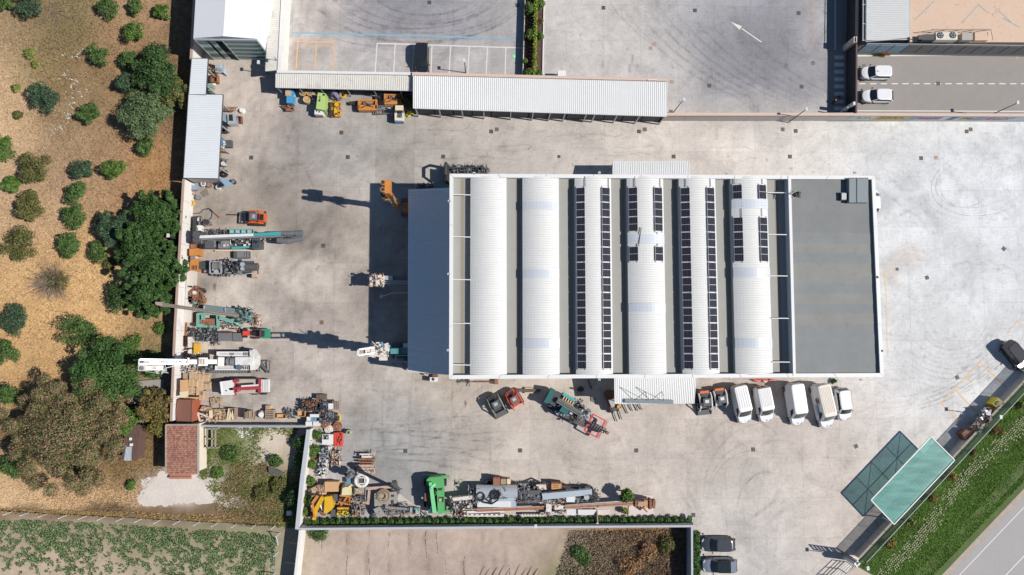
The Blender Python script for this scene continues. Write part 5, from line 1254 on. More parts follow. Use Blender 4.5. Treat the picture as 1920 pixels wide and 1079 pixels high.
# ================================================================ machines and stored goods, piece by piece
teal = M('machine_teal', '5c9f9b', rough=.45, var=.12, dirt=.15, rust=.03); tealb = M('bright_teal', '45adad', rough=.45, var=.12, dirt=.1)
tealo = M('old_teal', '7ab3a4', rough=.6, var=.18, rust=.28); dkg = M('dark_grease', '3b3b3d', rough=.55, var=.35, sc=3); mid = M('mid_steel', '84868a', rough=.5, var=.25, sc=2, rust=.1)
slv = M('silver_skin', 'd8dde2', rough=.3, metal=.4, var=.08); rst = M('rusty_steel', '9a6a52', rough=.85, var=.3, sc=2, rust=.3); rstp = M('rust_pale', 'c9ae9c', rough=.85, var=.25, sc=2, rust=.25)
wpt = M('rig_white', 'ecebe6', rough=.5, var=.08, dirt=.15, rust=.03); wru = M('rig_white_rusty', 'e5dcd2', rough=.6, var=.12, rust=.2); yel = M('machine_yellow', 'e8b52c', rough=.45, var=.1, dirt=.1)
org = M('site_orange', 'd38c45', rough=.5, var=.12, dirt=.1, rust=.05); wood = M('pallet_wood', 'd2b491', rough=.9, var=.2, sc=3, island=.2); woodg = M('old_wood', 'a8937e', rough=.95, var=.25, sc=3, island=.25)
grn = M('machine_green', '5fb26c', rough=.45, var=.08, dirt=.08, rust=.04); lime = M('lime_cover', 'b8d67f', rough=.5, var=.06); blu = M('machine_blue', '4ea3d6', rough=.5, var=.1); hose = M('hose', '28282a', rough=.6)
crm = M('cream_paint', 'ecd9b8', rough=.6, var=.08); pur = M('drum_violet', '8f87a8', rough=.5, var=.2); red = M('bright_red', 'e2513f', rough=.5, var=.1); drk = M('deep_grey', '5a5a5c', rough=.7, var=.3, sc=2)
tarp = M('tarp_grey', 'a79c90', rough=.9, var=.2, sc=3); ply = M('plywood', 'd6ab7b', rough=.8, var=.12)
OPS = {'r': 'pr', 'p': 'pp', 't': 'pt', 'b': 'pb', 'c': 'pc', 'k': 'clutter'}
def add(t, name, mat, *ops, join=False, label=None):
    """each op becomes one part of the thing; join=True keeps them in one mesh"""
    o = None
    if join:
        mb = MB()
        for op in ops: getattr(mb, OPS[op[0]])(*op[1:])
        return part(name, mb, mat, t, label)
    for op in ops:
        mb = MB(); getattr(mb, OPS[op[0]])(*op[1:]); o = part(name, mb, mat, t, label)
    return o
def mach(name, label, cat, px, py, group=None): return thing(name, label, cat, G(px, py), group)
def clut(t, x0, y0, x1, y1, z0, z1, n, seed, mats=(('engine_part', dkg),('pipe', mid)), size=.35, long=1.2):
    for i, (nm, m) in enumerate(mats):
        mb = MB(); mb.clutter(x0, y0, x1, y1, z0, z1, max(2, int(1.7 * n) // len(mats)), seed + i, size, long); part(nm, mb, m, t, kind='stuff')
def track(t, x0, y0, x1, y1, h=.7):
    mb = MB(); mb.pr(x0, y0, x1, y1,0, h); tr_ = part('track', mb, dkg, t); n = int(abs(x1 - x0) / 3) if abs(x1 - x0) > abs(y1 - y0) else int(abs(y1 - y0) / 3)
    mb = MB()
    for k in range(n):
        if abs(x1 - x0) > abs(y1 - y0): x = x0 + 3 * k + .6; mb.pr(x, min(y0, y1) - .4, x + 1.6, max(y0, y1) + .4, h * .3, h + .04)
        else: y = y0 + 3 * k + .6; mb.pr(min(x0, x1) - .4, y, max(x0, x1) + .4, y + 1.6, h * .3, h + .04)
    part('track_shoe', mb, mid, tr_, kind='stuff')
def coil(t, px, py, z, r0, n, rad, mat, name='hose'):
    g = G(px, py, z); mb = MB()
    for k in range(n): mb.ring(g[0] + rnd.uniform(-.05,.05), g[1] + rnd.uniform(-.05,.05), z + .05 * k, r0 - .12 * k, rad, 18,5)
    return part(name, mb, mat, t)

# 1 long teal and white rig
t = mach('drilling_rig', 'long teal and white drilling rig lying along the yard with its mast pointing right', 'drilling rig', 440,455, 'drilling rigs parked on the left side')
track(t, 388,456,482,466,.75); track(t, 400,434,480,441,.75)
add(t, 'chassis', drk, ('r', 385,438,485,462,.6,1.3))
add(t, 'engine_hood', mid, ('r', 409,452,430,466,1.3,2.3),('r', 388,451,405,464,1.2,1.9))
add(t, 'service_box', drk, ('r', 384,452,400,466,1.2,2.1),('r', 445,447,470,460,1.3,2.0)); add(t, 'cab', M('cab_slate'),('p', [(473,449),(486,450),(486,465),(472,466)], .8,2.7)); add(t, 'cab_window', glass_m, ('p', [(475,451),(483,452),(483,456),(475,456)], 2.7,2.72))
add(t, 'side_rail', tealb, ('p', [(434,463),(471,461),(471.5,465),(434,467.5)], 1.9,2.2),('r', 430,430,474,431.5,1.5,1.7),('r', 430,437,474,438,1.5,1.7)); add(t, 'walkway', slv, ('r', 430,431.5,474,437,1.4,1.55))
add(t, 'upright', tealb, *[('r', 430 + 11 * k, 431,431 + 11 * k, 438,1.5,1.8) for k in range(5)])
add(t, 'mast', wpt, ('p', [(373,442),(475,438),(475,443),(374,447)], 2.6,3.3)); add(t, 'mast_top', tealb, ('p', [(475,438),(526,434.5),(526,440.5),(475,443)], 2.6,3.3))
add(t, 'mast_side', mid, ('p', [(374,447),(526,440.5),(528,444),(376,450.5)], 2.4,3.0))
add(t, 'mast_tube', M('tube_grey', '6f7377', rough=.5, var=.2),('t', [(526,437.5,3.0),(546,438,2.9),(568,437,2.8)], [.3,.34,.36], 12)); add(t, 'drill_casing', M('tube_grey'),('t', [(520,451,1.9),(540,452,1.8),(567,447.5,1.7)], [.35,.42,.36], 12))
add(t, 'crown', drk, ('r', 361,433,376,455,1.8,3.2),('c', 368,440,3.2,3.4,.5),('c', 366,449,3.0,3.3,.35)); clut(t, 361,432,380,456,2.2,3.4,26,11)
clut(t, 410,446,470,461,1.9,2.5,46,21,(('engine_part', dkg),('pipe', mid),('valve', wru))); clut(t, 536,434,556,446,2.6,3.3,22,31)
clut(t, 384,430,425,440,1.4,2.0,22,33); clut(t, 500,443,540,453,.4,1.6,16,35)
add(t, 'plank', crm, ('r', 403,469.5,470,471.5,.1,.4)); add(t, 'shadow_side_frame', drk, ('r', 410,431,429,437,.8,1.3))
t = mach('steel_plate_box', 'flat grey steel box between the long teal rig and the winch machine', 'steel box', 452,478)
add(t, 'body', drk, ('r', 438,471,466,484,0,.8)); add(t, 'lid', mid, ('r', 444,471.5,458,483.5,.8,.86),('r', 459,471.5,461.5,483.5,.8,.84),('r', 463,471.5,466,483.5,.8,.86))
# 3 winch machine
t = mach('winch_machine', 'black winch machine with a silver cable drum and grey cylinder', 'machine', 440,502)
add(t, 'base_frame', drk, ('r', 394,490,482,514,.3,.9)); add(t, 'drum_frame', slv, ('b', (394,491,1.8),(394,513,1.8), .12,.25),('b', (415,491,1.8),(415,513,1.8), .12,.25),('b', (394,491,1.8),(415,491,1.8), .12,.2),('b', (394,513,1.8),(415,513,1.8), .12,.2),('b', (399,492,1.9),(399,508,1.9), .15,.1))
add(t, 'cable_drum', M('rope_steel', '99978c', rough=.5, var=.2, stripes=(1,.12,.4, '55534c')),('t', [(402,498.5,1.5),(413,498.5,1.5)], .55,16)); add(t, 'drum_flange', mid, ('t', [(401,498.5,1.5),(402.5,498.5,1.5)], .68,16),('t', [(413,498.5,1.5),(414.5,498.5,1.5)], .68,16))
add(t, 'cylinder', drk, ('t', [(458,500,1.4),(484,501,1.4)], .5,14)); add(t, 'side_bar', slv, ('b', (430,488,1.6),(478,488.5,1.5), .2,.2),('b', (425,512,1.4),(474,513,1.2), .12,.15)); add(t, 'hose_drum', slv, ('c', 454,496,1.6,2.0,.3),('c', 454,504,1.5,1.9,.25),('c', 405,510,1.0,1.7,.3))
clut(t, 414,488,452,514,1.0,2.0,70,41); clut(t, 396,506,430,518,.5,1.5,30,43); add(t, 'end_block', rstp, ('r', 472,508,481,521,.3,1.1),('r', 476,489,486,498,.4,1.1),('c', 478,515,1.1,1.13,.13))
add(t, 'boom', dkg, ('t', [(432,508,1.6),(447,492,1.9)], .1,6),('t', [(432,492,1.9),(447,508,1.6)], .1,6),('t', [(416,514,1.0),(440,513,1.4),(470,512,1.2)], .1,6)); add(t, 'shadow_block', M('cab_slate'),('r', 373,491,392,505,.1,1.0))  # dark block on the left stands in for a shadow
# 4 orange crusher
t = mach('orange_crusher_unit', 'pale orange slotted machine against the left wall below the teal rig', 'machine', 363,488)
add(t, 'hopper', org, ('p', [(355,467),(372,466),(372,479),(355,480)], .2,1.7)); add(t, 'neck', wru, ('r', 357,479,366,487,.2,1.2)); add(t, 'slotted_body', org, ('p', [(357,486),(371,485),(370,508),(356,508)], .2,1.3))
add(t, 'slot', dkg, *[('r', 359.5 + 2.7 * k, 498,361 + 2.7 * k, 506,1.28,1.32) for k in range(4)]); add(t, 'drum', mid, ('c', 361,483,1.2,1.4,.3),('c', 373.5,476,.2,.9,.2)); add(t, 'step', rst, ('r', 348,508,358,515,.1,.6),('r', 357,456,366,466,.1,.8))
# 5 rusty heap
t = mach('rusty_grab', 'rusty orange grab bucket with curved teeth above the tilted brown mast', 'grab bucket', 368,553)
add(t, 'shell', rst, ('p', [(354,548),(368,536),(378,548),(372,558),(356,556)], .2,1.3),('p', [(352,556),(383,558),(381,569),(353,567)], .1,1.0)); add(t, 'tooth', dkg, *[('t', [(372 + 3 * k, 541,1.0),(377 + 3 * k, 545,.9),(378 + 2.2 * k, 549,.3)], .09,5) for k in range(4)], *[('t', [(356,538 + 4 * k, .9),(353,541 + 4 * k, .4)], .08,5) for k in range(3)])
add(t, 'pin', wru, ('c', 364,549,1.3,1.5,.25)); add(t, 'green_link', tealo, ('r', 357,566,374,570,.6,1.1)); clut(t, 354,537,384,570,.8,1.6,36,51,(('fragment', rst),('cable', dkg)))
# 6 old teal rig with tilted mast
t = mach('drilling_rig', 'derelict pale teal rig whose brown mast leans out over the left wall', 'drilling rig', 420,598, 'drilling rigs parked on the left side')
track(t, 372,606,440,612,.6); track(t, 378,578,440,584,.6)
add(t, 'frame', tealo, ('b', (371,588,1.4),(371,613,1.4), .3,.3),('b', (408,588,1.4),(409,613,1.4), .3,.3),('b', (371,612,1.3),(410,613,1.3), .3,.25),('b', (371,589,1.4),(410,589,1.4), .3,.25)); add(t, 'deck', rst, ('r', 380,598,407,613,.8,1.2),('r', 373,592,381,608,.7,1.1))
add(t, 'corner_plate', tealo, ('r', 370,607,380,613,1.3,1.5),('r', 406,603,411,613,1.3,1.5),('r', 377,590,383,600,1.3,1.6)); add(t, 'arm', tealo, ('b', (412,596,1.7),(438,604,1.6), .45,.35),('b', (424,603,1.6),(452,597,1.8), .3,.3),('b', (440,604,1.5),(455,612,1.2), .35,.3))
add(t, 'drill_pipe', M('pipe_teal_grey', '7f9496', rough=.45, var=.2, sc=2), *[('t', [(384,573.5 + 2.4 * k, 1.9),(446,581 + 2.4 * k, 1.8)], .1,7) for k in range(6)]); add(t, 'pipe_clamp', slv, ('b', (422,578,2.1),(423,592,2.1), .12,.1),('b', (383,573,2.1),(382,586,2.1), .15,.12))
add(t, 'mast', M('mast_brown', '93857a', rough=.7, var=.25, sc=1.2, rust=.15),('b', (301,570.5,5.0),(448,593,2.8), .42,.4)); add(t, 'mast_rail', M('rail_dark', '55504c'),('b', (301,569,5.25),(448,591.5,3.05), .08,.1),('b', (301,572,5.25),(448,595.5,3.05), .08,.1)); add(t, 'mast_head', M('head_pink', 'b0968f', rough=.8, var=.3, rust=.1),('p', [(291,566),(303,567),(303,575),(291,571)], 4.7,5.4))
clut(t, 445,578,474,606,.8,2.6,90,61,(('engine_part', dkg),('pipe', mid),('bracket', tealo))); clut(t, 408,604,455,618,.2,.9,34,63,(('scrap', wru),('rusty_piece', rst))); clut(t, 470,590,488,611,.1,1.0,34,64,(('scrap', wru),('rusty_piece', rst))); clut(t, 356,568,385,580,.4,1.2,24,66)
add(t, 'ring_bracket', rst, ('t', [(474,592,.9),(481,598,1.0),(480,606,.8)], .12,6))
# 7 dark machine, 8 tractor
t = mach('engine_block_unit', 'burnt black engine unit with grey deck plates, left of the small tractor', 'machine', 405,630)
add(t, 'deck', drk, ('r', 366,622,434,640,.2,.9)); add(t, 'cover_plate', M('plate_grey', '77777a', rough=.6, var=.2, sc=3, dirt=.2),('r', 409,625,434,640,.9,1.4),('r', 437,625,452,641,.4,1.1)); add(t, 'reel', dkg, ('c', 374,631,.9,1.5,.5),('c', 398,624,.9,1.6,.4)); clut(t, 357,616,408,640,.7,1.7,110,71); clut(t, 398,638,412,648,.2,.8,14,73)
add(t, 'lamp', redo, ('r', 426,626,430,628,1.4,1.45)); add(t, 'gap_plate', trim_m, ('r', 434,625,437,640,.4,.8))
t = mach('small_tractor', 'small red tractor with a translucent green rear cover', 'tractor', 480,626)
add(t, 'bonnet', red, ('r', 455,621,468,629.5,.5,1.3)); add(t, 'frame_bar', M('tractor_maroon', '7a4a48'),('b', (468,618,1.6),(489,618,1.6), .1,.1),('b', (468,632,1.6),(489,632,1.6), .1,.1),('b', (488,618,1.6),(488,632,1.6), .1,.1)); add(t, 'seat', trim_m, ('r', 473,622,479,629,.8,1.1)); add(t, 'steering_wheel', trim_m, ('c', 471,625.5,1.2,1.24,.2))
add(t, 'rear_cover', M('cover_green', '3f9a78', rough=.4, var=.2),('r', 490,617,505,635,.7,1.2)); add(t, 'rear_box', dkg, ('r', 484,620,496,632,.6,1.25))
for x, y in ((458,618.5),(458,632),(480,616.5),(480,634)): g = G(x, y, .4); mb = MB(); mb.tube([(g[0], g[1] - .12,.4),(g[0], g[1] + .12,.4)], .42,12); part('wheel', mb, tyre_m, t)
# 9 stand with yellow frame by the wall
t = mach('casing_stand', 'white post with a bright yellow bracket standing at the left wall', 'stand', 362,655)
add(t, 'post', wru, ('r', 352,632,358,652,.1,2.0)); add(t, 'yellow_bracket', yel, ('r', 363,644,366.5,664,.2,1.9),('b', (364,668,.5),(374,670,.4), .2,.2)); add(t, 'joint', wru, ('c', 357,660,.2,1.5,.35),('c', 361,666,.2,1.2,.22)); clut(t, 346,648,374,672,.2,1.2,40,81,(('scrap', wru),('rusty_piece', dkg)))
t = mach('rod_rack', 'thin brown rods stacked upright along the left wall', 'rods', 351,620)
add(t, 'rod', rst, *[('t', [(347.5 + 1.6 * k, 588,.5),(345.5 + 1.6 * k, 668,.5)], .06,5) for k in range(3)], ('t', [(362,585,.6),(361,606,.6)], .15,6),('t', [(357,585,.6),(356,603,.5)], .12,6))
# 10 white rig with raised mast over the wall
t = mach('drilling_rig', 'big white crawler rig with its printed mast stretched left over the wall', 'drilling rig', 440,678, 'drilling rigs parked on the left side')
track(t, 386,690,466,700,.9); track(t, 404,658,470,667,.9)
add(t, 'upper_deck', wpt, ('r', 406,659.5,472,668.5,1.0,2.0),('r', 403,686,471,694.5,1.0,2.0)); add(t, 'grille', mid, ('r', 430,662,439,666,2.0,2.05),('r', 412,663.6,428,664.6,2.0,2.03),('r', 441,663.6,455,664.6,2.0,2.03),('r', 408,688.2,442,689,2.0,2.03),('r', 408,691,442,691.8,2.0,2.03)); add(t, 'vent', drk, *[('r', 456 + 4 * k, 661,458.5 + 4 * k, 667,2.0,2.04) for k in range(4)], *[('r', 455 + 4 * k, 687,457.5 + 4 * k, 693,2.0,2.04) for k in range(4)])
add(t, 'body', wpt, ('r', 441,670,474,685,.9,2.5)); add(t, 'counterweight', wpt, ('p', [(468,656),(474,656),(481,668),(481,684),(475,694),(469,695)], .8,2.3),('p', [(470,658),(476,655),(480,662),(474,660)], 2.3,2.5)); add(t, 'winch', mid, ('t', [(433,678,2.3),(440,678,2.3)], .5,14),('t', [(426,678,2.3),(431,678,2.3)], .55,14)); add(t, 'engine_bay', dkg, ('r', 416,669,441,686,.9,1.6)); add(t, 'exhaust', M('exhaust_blue', '5e7284'),('c', 447,689,2.0,2.5,.35))
add(t, 'mast', wpt, ('b', (259,678.5,8.6),(350,679,5.6), .62,.6),('b', (350,679,5.6),(418,678.5,3.1), .55,.6)); add(t, 'mast_rail', slv, ('b', (262,674.5,8.9),(350,675.3,5.9), .12,.12),('b', (262,683,8.9),(350,683,5.9), .12,.12)); add(t, 'sleeve', wru, ('b', (371,678.5,5.25),(388,678.5,4.6), 1.0,.5),('b', (407,678.5,3.8),(419,678.5,3.3), 1.1,.6),('b', (351,678,5.9),(355,678,5.8), .9,.5))
add(t, 'side_ram', wpt, ('t', [(371,673,4.6),(389,673,3.8)], .14,8),('t', [(371,684.5,4.6),(389,684.5,3.8)], .14,8)); add(t, 'clamp', wru, *[('b', (374 + 4.6 * k, 673.5,5.6 - .2 * k),(374 + 4.6 * k, 683.5,5.6 - .2 * k), .12,.12) for k in range(3)])
add(t, 'mast_head', wru, ('r', 259,674,270.5,696,8.0,8.7)); add(t, 'sheave', mid, ('c', 265,678,8.7,8.8,.26),('c', 265,691,8.7,8.8,.26)); add(t, 'jib', wpt, ('b', (270,690.5,8.2),(305,690,7.2), .55,.4)); clut(t, 292,688,311,700,6.6,7.4,24,91,(('shackle', wru),('pipe', slv))); add(t, 'stay_cable', slv, ('t', [(300,693,7.4),(355,680,5.9)], .05,5),('t', [(273,697,8.0),(288,699,7.8),(296,695,7.4)], .04,5))
mk = M('print_navy', '4a4e5a'); add(t, 'mast_print', mk, ('r', 274,676.5,276,678,8.78,8.8),('r', 277.5,676.5,279.5,678,8.68,8.72),('r', 274,679.5,276,681,8.78,8.8),('r', 277.5,679.5,279.5,681,8.68,8.72),('r', 330,677,331,681,6.98,7.0),('r', 336,678,341,679,6.7,6.72))
text('OWZ', 306.5,679,0,.4, M('print_skyblue', '6fa9d0'), 7.95, 'mast_lettering', t); text('O', 318.5,679,0,.5, M('print_skyblue'), 7.62, 'mast_lettering', t); text('-OZ', 288,690.3,0,.42, M('print_crimson', 'c04848'), 8.0, 'jib_lettering', t)
clut(t, 340,684,372,700,.4,1.6,40,93,(('bracket', mid),('scrap', wru))); clut(t, 374,686,404,696,.6,1.6,40,95); clut(t, 416,669,441,686,1.5,2.2,24,97)
t = mach('trestle', 'bent dark steel trestle lying right of the big white rig', 'trestle', 495,688)
add(t, 'bar', drk, ('b', (485,678,.7),(507,677,.7), .1,.1),('b', (505,677,.7),(505,700,.6), .1,.1),('b', (487,678,.7),(503,699,.4), .3,.15),('b', (486,678,.7),(486,698,.5), .12,.12),('b', (487,690,.5),(498,680,.7), .1,.1),('b', (487,684,.6),(500,697,.5), .1,.1))

# pallets, crates, containers
def pallet(x, y, ang=0, z=0, w_=1.2, d=.8, label='', mat=wood, name='pallet', grp='wooden pallets stacked along the lower left walls', h=.14, boards=7):
    g = G(x, y, z + h); t = thing(name, label, name, (g[0], g[1], z), grp); t.rotation_euler = (0,0, R(-ang)); OFF[t.name] = (0,0,0)
    for k in range(boards):
        yy = -d / 2 + (k + .5) * d / boards; bd = d / boards * rnd.uniform(.55,.85); mb = MB(); mb.box(-w_ / 2, yy - bd / 2, h - .025, w_ / 2, yy + bd / 2, h); part('board', mb, mat, t)
    for k in (-1,0,1):
        mb = MB(); mb.box(k * (w_ / 2 - .06) - .05,-d / 2,0, k * (w_ / 2 - .06) + .05, d / 2, h - .025); part('bearer', mb, mat, t)
    return t
pal = [(361,695,2),(375,696,8),(386,702,0),(361,706,90),(374,708,3),(386,712,88),(362,719,0),(375,720,92),(387,723,4),(360,732,0),(374,733,90)]
hts = [.9,.9,.5,1.2,1.3,.9,1.3,1.2,.9,.7,.9]
wds = ['first', 'second', 'third']
for i, (x, y, a_) in enumerate(pal):
    row, cl = i // 3, i % 3
    pallet(x, y, a_, hts[i], 1.15,.85, 'topmost pallet of the %s pile in the %s row down from the white rig' % (wds[cl], ['first', 'second', 'third', 'fourth'][row]))
    for q in range(int(hts[i] / .3)):
        pallet(x + rnd.uniform(-.6,.6), y + rnd.uniform(-.6,.6), a_ + rnd.uniform(-4,4), q * .3 + .05,1.15,.85, '%s pallet from the ground in the %s pile, %s row below the white rig' % (['bottom', 'second', 'third', 'fourth', 'fifth'][q], wds[cl], ['first', 'second', 'third', 'fourth'][row]))
for i, (x, y, a_, z_) in enumerate([(379,742,92,.9),(386,743,88,.7)]): pallet(x, y, a_, z_, 1.2,.75, ['upright-slatted pallet at the foot of the pile', 'reddish pallet at the right foot of the pile'][i] + ' above the rust container', mat=[wood, rstp][i])
t = mach('long_crate', 'narrow orange and cream crate resting on top of the left wall', 'crate', 341,731)
add(t, 'side', ply, ('r', 337.5,713,343,735,1.6,3.1)); add(t, 'lid', crm, ('r', 337,735,343,746,1.6,3.15))
t = mach('beam_bundle', 'bundle of brown timber beams standing between wall and pallets', 'timber', 350,715); add(t, 'beam', woodg, *[('b', (344.5 + 2 * k, 700,1.3),(344 + 2 * k, 744,1.2), .13,.2) for k in range(4)])
t = mach('plank_stack', 'orange plank stack lying along the top edge of the rust container', 'timber', 358,747); add(t, 'plank', ply, ('r', 344,745,371,746.8,.6,1.4),('r', 345,747,370,748.6,.5,1.3))
t = mach('rust_container', 'open rust-brown container with its rusty right side coloured brighter as sunlit', 'container', 352,770)
cr1 = M('container_brown', '84594b', rough=.85, var=.15, rust=.05); add(t, 'body', cr1,('p', [(333,749.5),(361,750),(360,791),(331,790),(329.5,770)], 0,2.3)); add(t, 'rim', rst, ('b', (361,750,2.35),(360,791,2.35), .15,.12)); add(t, 'sunlit_side_sheet', M('container_sunlit_rust', 'b55c40', rough=.85, var=.15, rust=.15),('p', [(361.2,750),(362.5,750),(361.7,790.5),(360.2,790.5)], .02,2.25))  # right side has sunlight put into a brighter rust colour
def crate(name, label, x0, y0, x1, y1, h, mat, cat='crate', grp=None, lid=None, slats=0):
    t = mach(name, label, cat, (x0 + x1) / 2,(y0 + y1) / 2, grp); th = .8
    add(t, 'side', mat, ('r', x0, y0, x1, y0 + th, 0, h),('r', x0, y1 - th, x1, y1,0, h),('r', x0, y0 + th, x0 + th, y1 - th, 0, h),('r', x1 - th, y0 + th, x1, y1 - th, 0, h)); add(t, 'floor', mat, ('r', x0 + th, y0 + th, x1 - th, y1 - th, 0, h * .35))
    if lid: add(t, 'lid', lid, ('r', x0 - .3, y0 - .3, x1 + .3, y1 + .3, h, h + .05))
    for k in range(slats): yy = y0 + th + (y1 - y0 - 2 * th) * (k + .1) / slats; add(t, 'slat', mat, ('r', x0, yy, x1, yy + (y1 - y0 - 2 * th) / slats * .62, h, h + .04))
    return t
t = crate('slatted_crate', 'wooden crate full of uneven planks right of the rust container', 391,768,426,788,.8, wood, slats=0); clut(t, 400,770,424,786,.6,1.0,60,111,(('plank', wood),('plank', woodg)), .3,1.6); add(t, 'bright_plank', crm, ('p', [(424,788),(428,766),(430,768),(431,788)], .6,1.15),('r', 392,770,398,784,.8,1.0))
t = crate('slatted_crate', 'leaning open crate at the right end of the plank row', 427,766,440,788,1.0, woodg, slats=0); add(t, 'brace', crm, ('b', (430,787,1.2),(434,769,1.2), .25,.1),('b', (437,787,1.2),(434,769,1.2), .25,.1))
t = mach('junk_pile', 'pile of grey frames and cloth between rust container and planks', 'scrap pile', 380,780); add(t, 'frame', wru, ('b', (371,775,.9),(375,790,.9), .2,.15),('b', (371,774,.9),(391,782,.9), .15,.15),('b', (375,790,.8),(391,786,.8), .2,.15)); clut(t, 372,766,394,790,.3,1.0,50,113,(('scrap', woodg),('rusty_piece', dkg),('board', wood)))
t = mach('round_stool', 'two round brown tubs above the junk pile', 'tub', 384,766); add(t, 'tub', woodg, ('c', 381,766,.1,.8,.3),('c', 390,768,.1,.7,.38))
t = mach('folded_boards', 'two crumpled brown boards lying below the crane truck', 'boards', 403,752); add(t, 'board', M('cardboard', 'b59c7f', rough=.95, var=.25),('p', [(393,747),(402,746),(404,756),(396,762)], .05,.35),('p', [(405,747),(416,748),(415,757),(407,757)], .05,.3))
clut(t, 394,747,415,759,.3,.5,16,115,(('strip', wood),('strip', woodg)), .2,.7)
t = mach('plank_pack', 'short brown planks standing in front of the grey wall', 'timber', 462,777); add(t, 'plank', woodg, *[('r', 456 + 2.6 * k, 770 + rnd.uniform(-2,3), 458 + 2.6 * k, 785,.1,.9 + .1 * k) for k in range(5)]); add(t, 'slab', dkg, ('r', 456,768,458,786,.1,1.2))
t = mach('white_sack', 'white bulging sack next to the grey slatted crate on the wall', 'sack', 490,780); g = G(489,778,.8); mb = MB(); mb.cyl(g[0], g[1], 0,.5,.5,12); mb.cyl(g[0], g[1], .5,.85,.5,12,.3); part('bag', mb, capm, t); add(t, 'side_frame', rst, ('b', (480,772,.8),(476,788,.8), .12,.2))
for nm, lb, b_, h_, m_, l_ in [('slatted_crate', 'weathered slatted crate top left of the brushwood heap', (497,769,513,787), 1.0, woodg, None),('small_crate', 'small open crate standing above the weathered slatted crate', (498,761,506,768), .8, wood, None),('slatted_crate', 'orange crate with square openings in front of the grey wall', (519,777,536,785), .7, ply, None),('slatted_crate', 'orange box at the right of the brushwood heap', (558,770,572,782), .9, ply, None)]:
    crate(nm, lb, *b_, h_, m_, slats=5 if 'weathered slatted' in lb else 0)
t = mach('wheel_scrap_heap', 'dark heap of axles and wheels above the low wall, left of the blue framed unit', 'scrap pile', 595,757)
clut(t, 566,752,612,772,.3,1.5,120,121,(('axle', dkg),('scrap', drk),('rusty_piece', rst))); add(t, 'wheel', tyre_m, *[('c', x, y, .1,.5,.4) for x, y in ((572,758),(583,762),(592,756),(600,764))]); add(t, 'board', rstp, ('p', [(558,768),(570,762),(578,766),(564,773)], .2,.5))
t = mach('brushwood_heap', 'greyish heap of tangled wire between two orange crates', 'scrap pile', 546,775); clut(t, 536,769,556,785,.2,1.0,60,123,(('wire', mid),('wire', drk)), .15,.8)
t = mach('blue_frame_unit', 'white framed unit with a blue panel, right of the axle heap', 'machine', 615,762); add(t, 'frame', wpt, ('r', 615.5,757,624,767,.2,1.3)); add(t, 'panel', M('panel_blue', '6d9fc4', rough=.4),('r', 606,757,614,765,.2,1.1)); add(t, 'rail', drk, ('b', (600,755,1.2),(616,755,1.2), .12,.12))
t = mach('wire_basket', 'square rusty mesh basket above the yellow hose reel', 'basket', 630,762); add(t, 'slat', M('basket_brown', '8b7467', rough=.9, var=.3), *[('b', (623 + .1,753.5 + 2.5 * k, 1.0),(635,753.5 + 2.5 * k, 1.0), .1,.14) for k in range(6)], *[('b', (624 + 3.4 * k, 752,.9),(624 + 3.4 * k, 769,.9), .1,.12) for k in range(4)])
t = mach('wood_sled', 'dark wooden sled lying alone above the axle heap', 'sled', 600,743); add(t, 'deck', M('sled_dark', '75625a', rough=.9, var=.25),('r', 593,740,597,749,.2,.9),('r', 598,740,611,750,.1,.8)); add(t, 'slat', M('sled_dark'), *[('r', 598,741 + 2.3 * k, 610,742.3 + 2.3 * k, .8,.86) for k in range(4)])
t = mach('compressor_unit', 'white and pale blue open compressor over the corner of the wall', 'compressor', 588,785); add(t, 'casing', wpt, ('r', 581,777,597,783,.2,1.4),('r', 575,782,581,799,.2,1.2),('r', 573,791,583,799,1.0,1.6)); add(t, 'panel', M('panel_blue'),('r', 582,784,588,791,.2,.9),('r', 589,784,593,791,.2,.9)); add(t, 'tray', wru, ('r', 587,790,600,799,.2,.8)); clut(t, 598,774,622,792,.3,1.4,90,131)
t = mach('hose_reel', 'black reel unit with a yellow curved guard', 'hose reel', 630,783); add(t, 'drum', dkg, ('c', 625,783,.1,1.2,.55)); add(t, 'guard', yel, ('t', [(634,776,1.2),(638,781,1.2),(637,788,1.1),(634,790,1)], .14,6)); clut(t, 614,776,634,790,.5,1.4,50,133)
for i, (x, y, r_, c_, lb) in enumerate([(611,796,.5, rst, 'upper of two coiled reels right of the open compressor'),(617,805,.5, wru, 'lower of two coiled reels right of the open compressor'),(632,800,.55, rst, 'rusty coil of rope right of the two reels')]):
    t = mach('rope_coil', lb, 'rope coil', x, y, 'coils and reels by the wall corner'); coil(t, x, y, .3, r_, 4,.09, c_, 'coil'); add(t, 'core', crm if i < 2 else org, ('c', x, y, 0,.45,.22))
t = mach('barrel', 'pale green open barrel standing apart above the red hopper', 'barrel', 653,811); add(t, 'shell', M('barrel_green', 'b6bf96', rough=.6),('c', 653.5,811.5,0,.9,.32,12)); add(t, 'opening', dkg, ('r', 651.5,809,655.5,814,.9,.92))
t = mach('white_cabinet', 'white cabinet with a dark open fan bay left of the red hopper', 'cabinet', 613,825); add(t, 'casing', wpt, ('r', 604,815,624,834,.1,1.2)); add(t, 'bay', dkg, ('r', 605.5,816,616,824.5,1.2,1.23)); clut(t, 606,817,615,824,1.2,1.4,10,141,(('part', wru),('part', mid)), .2,.4)
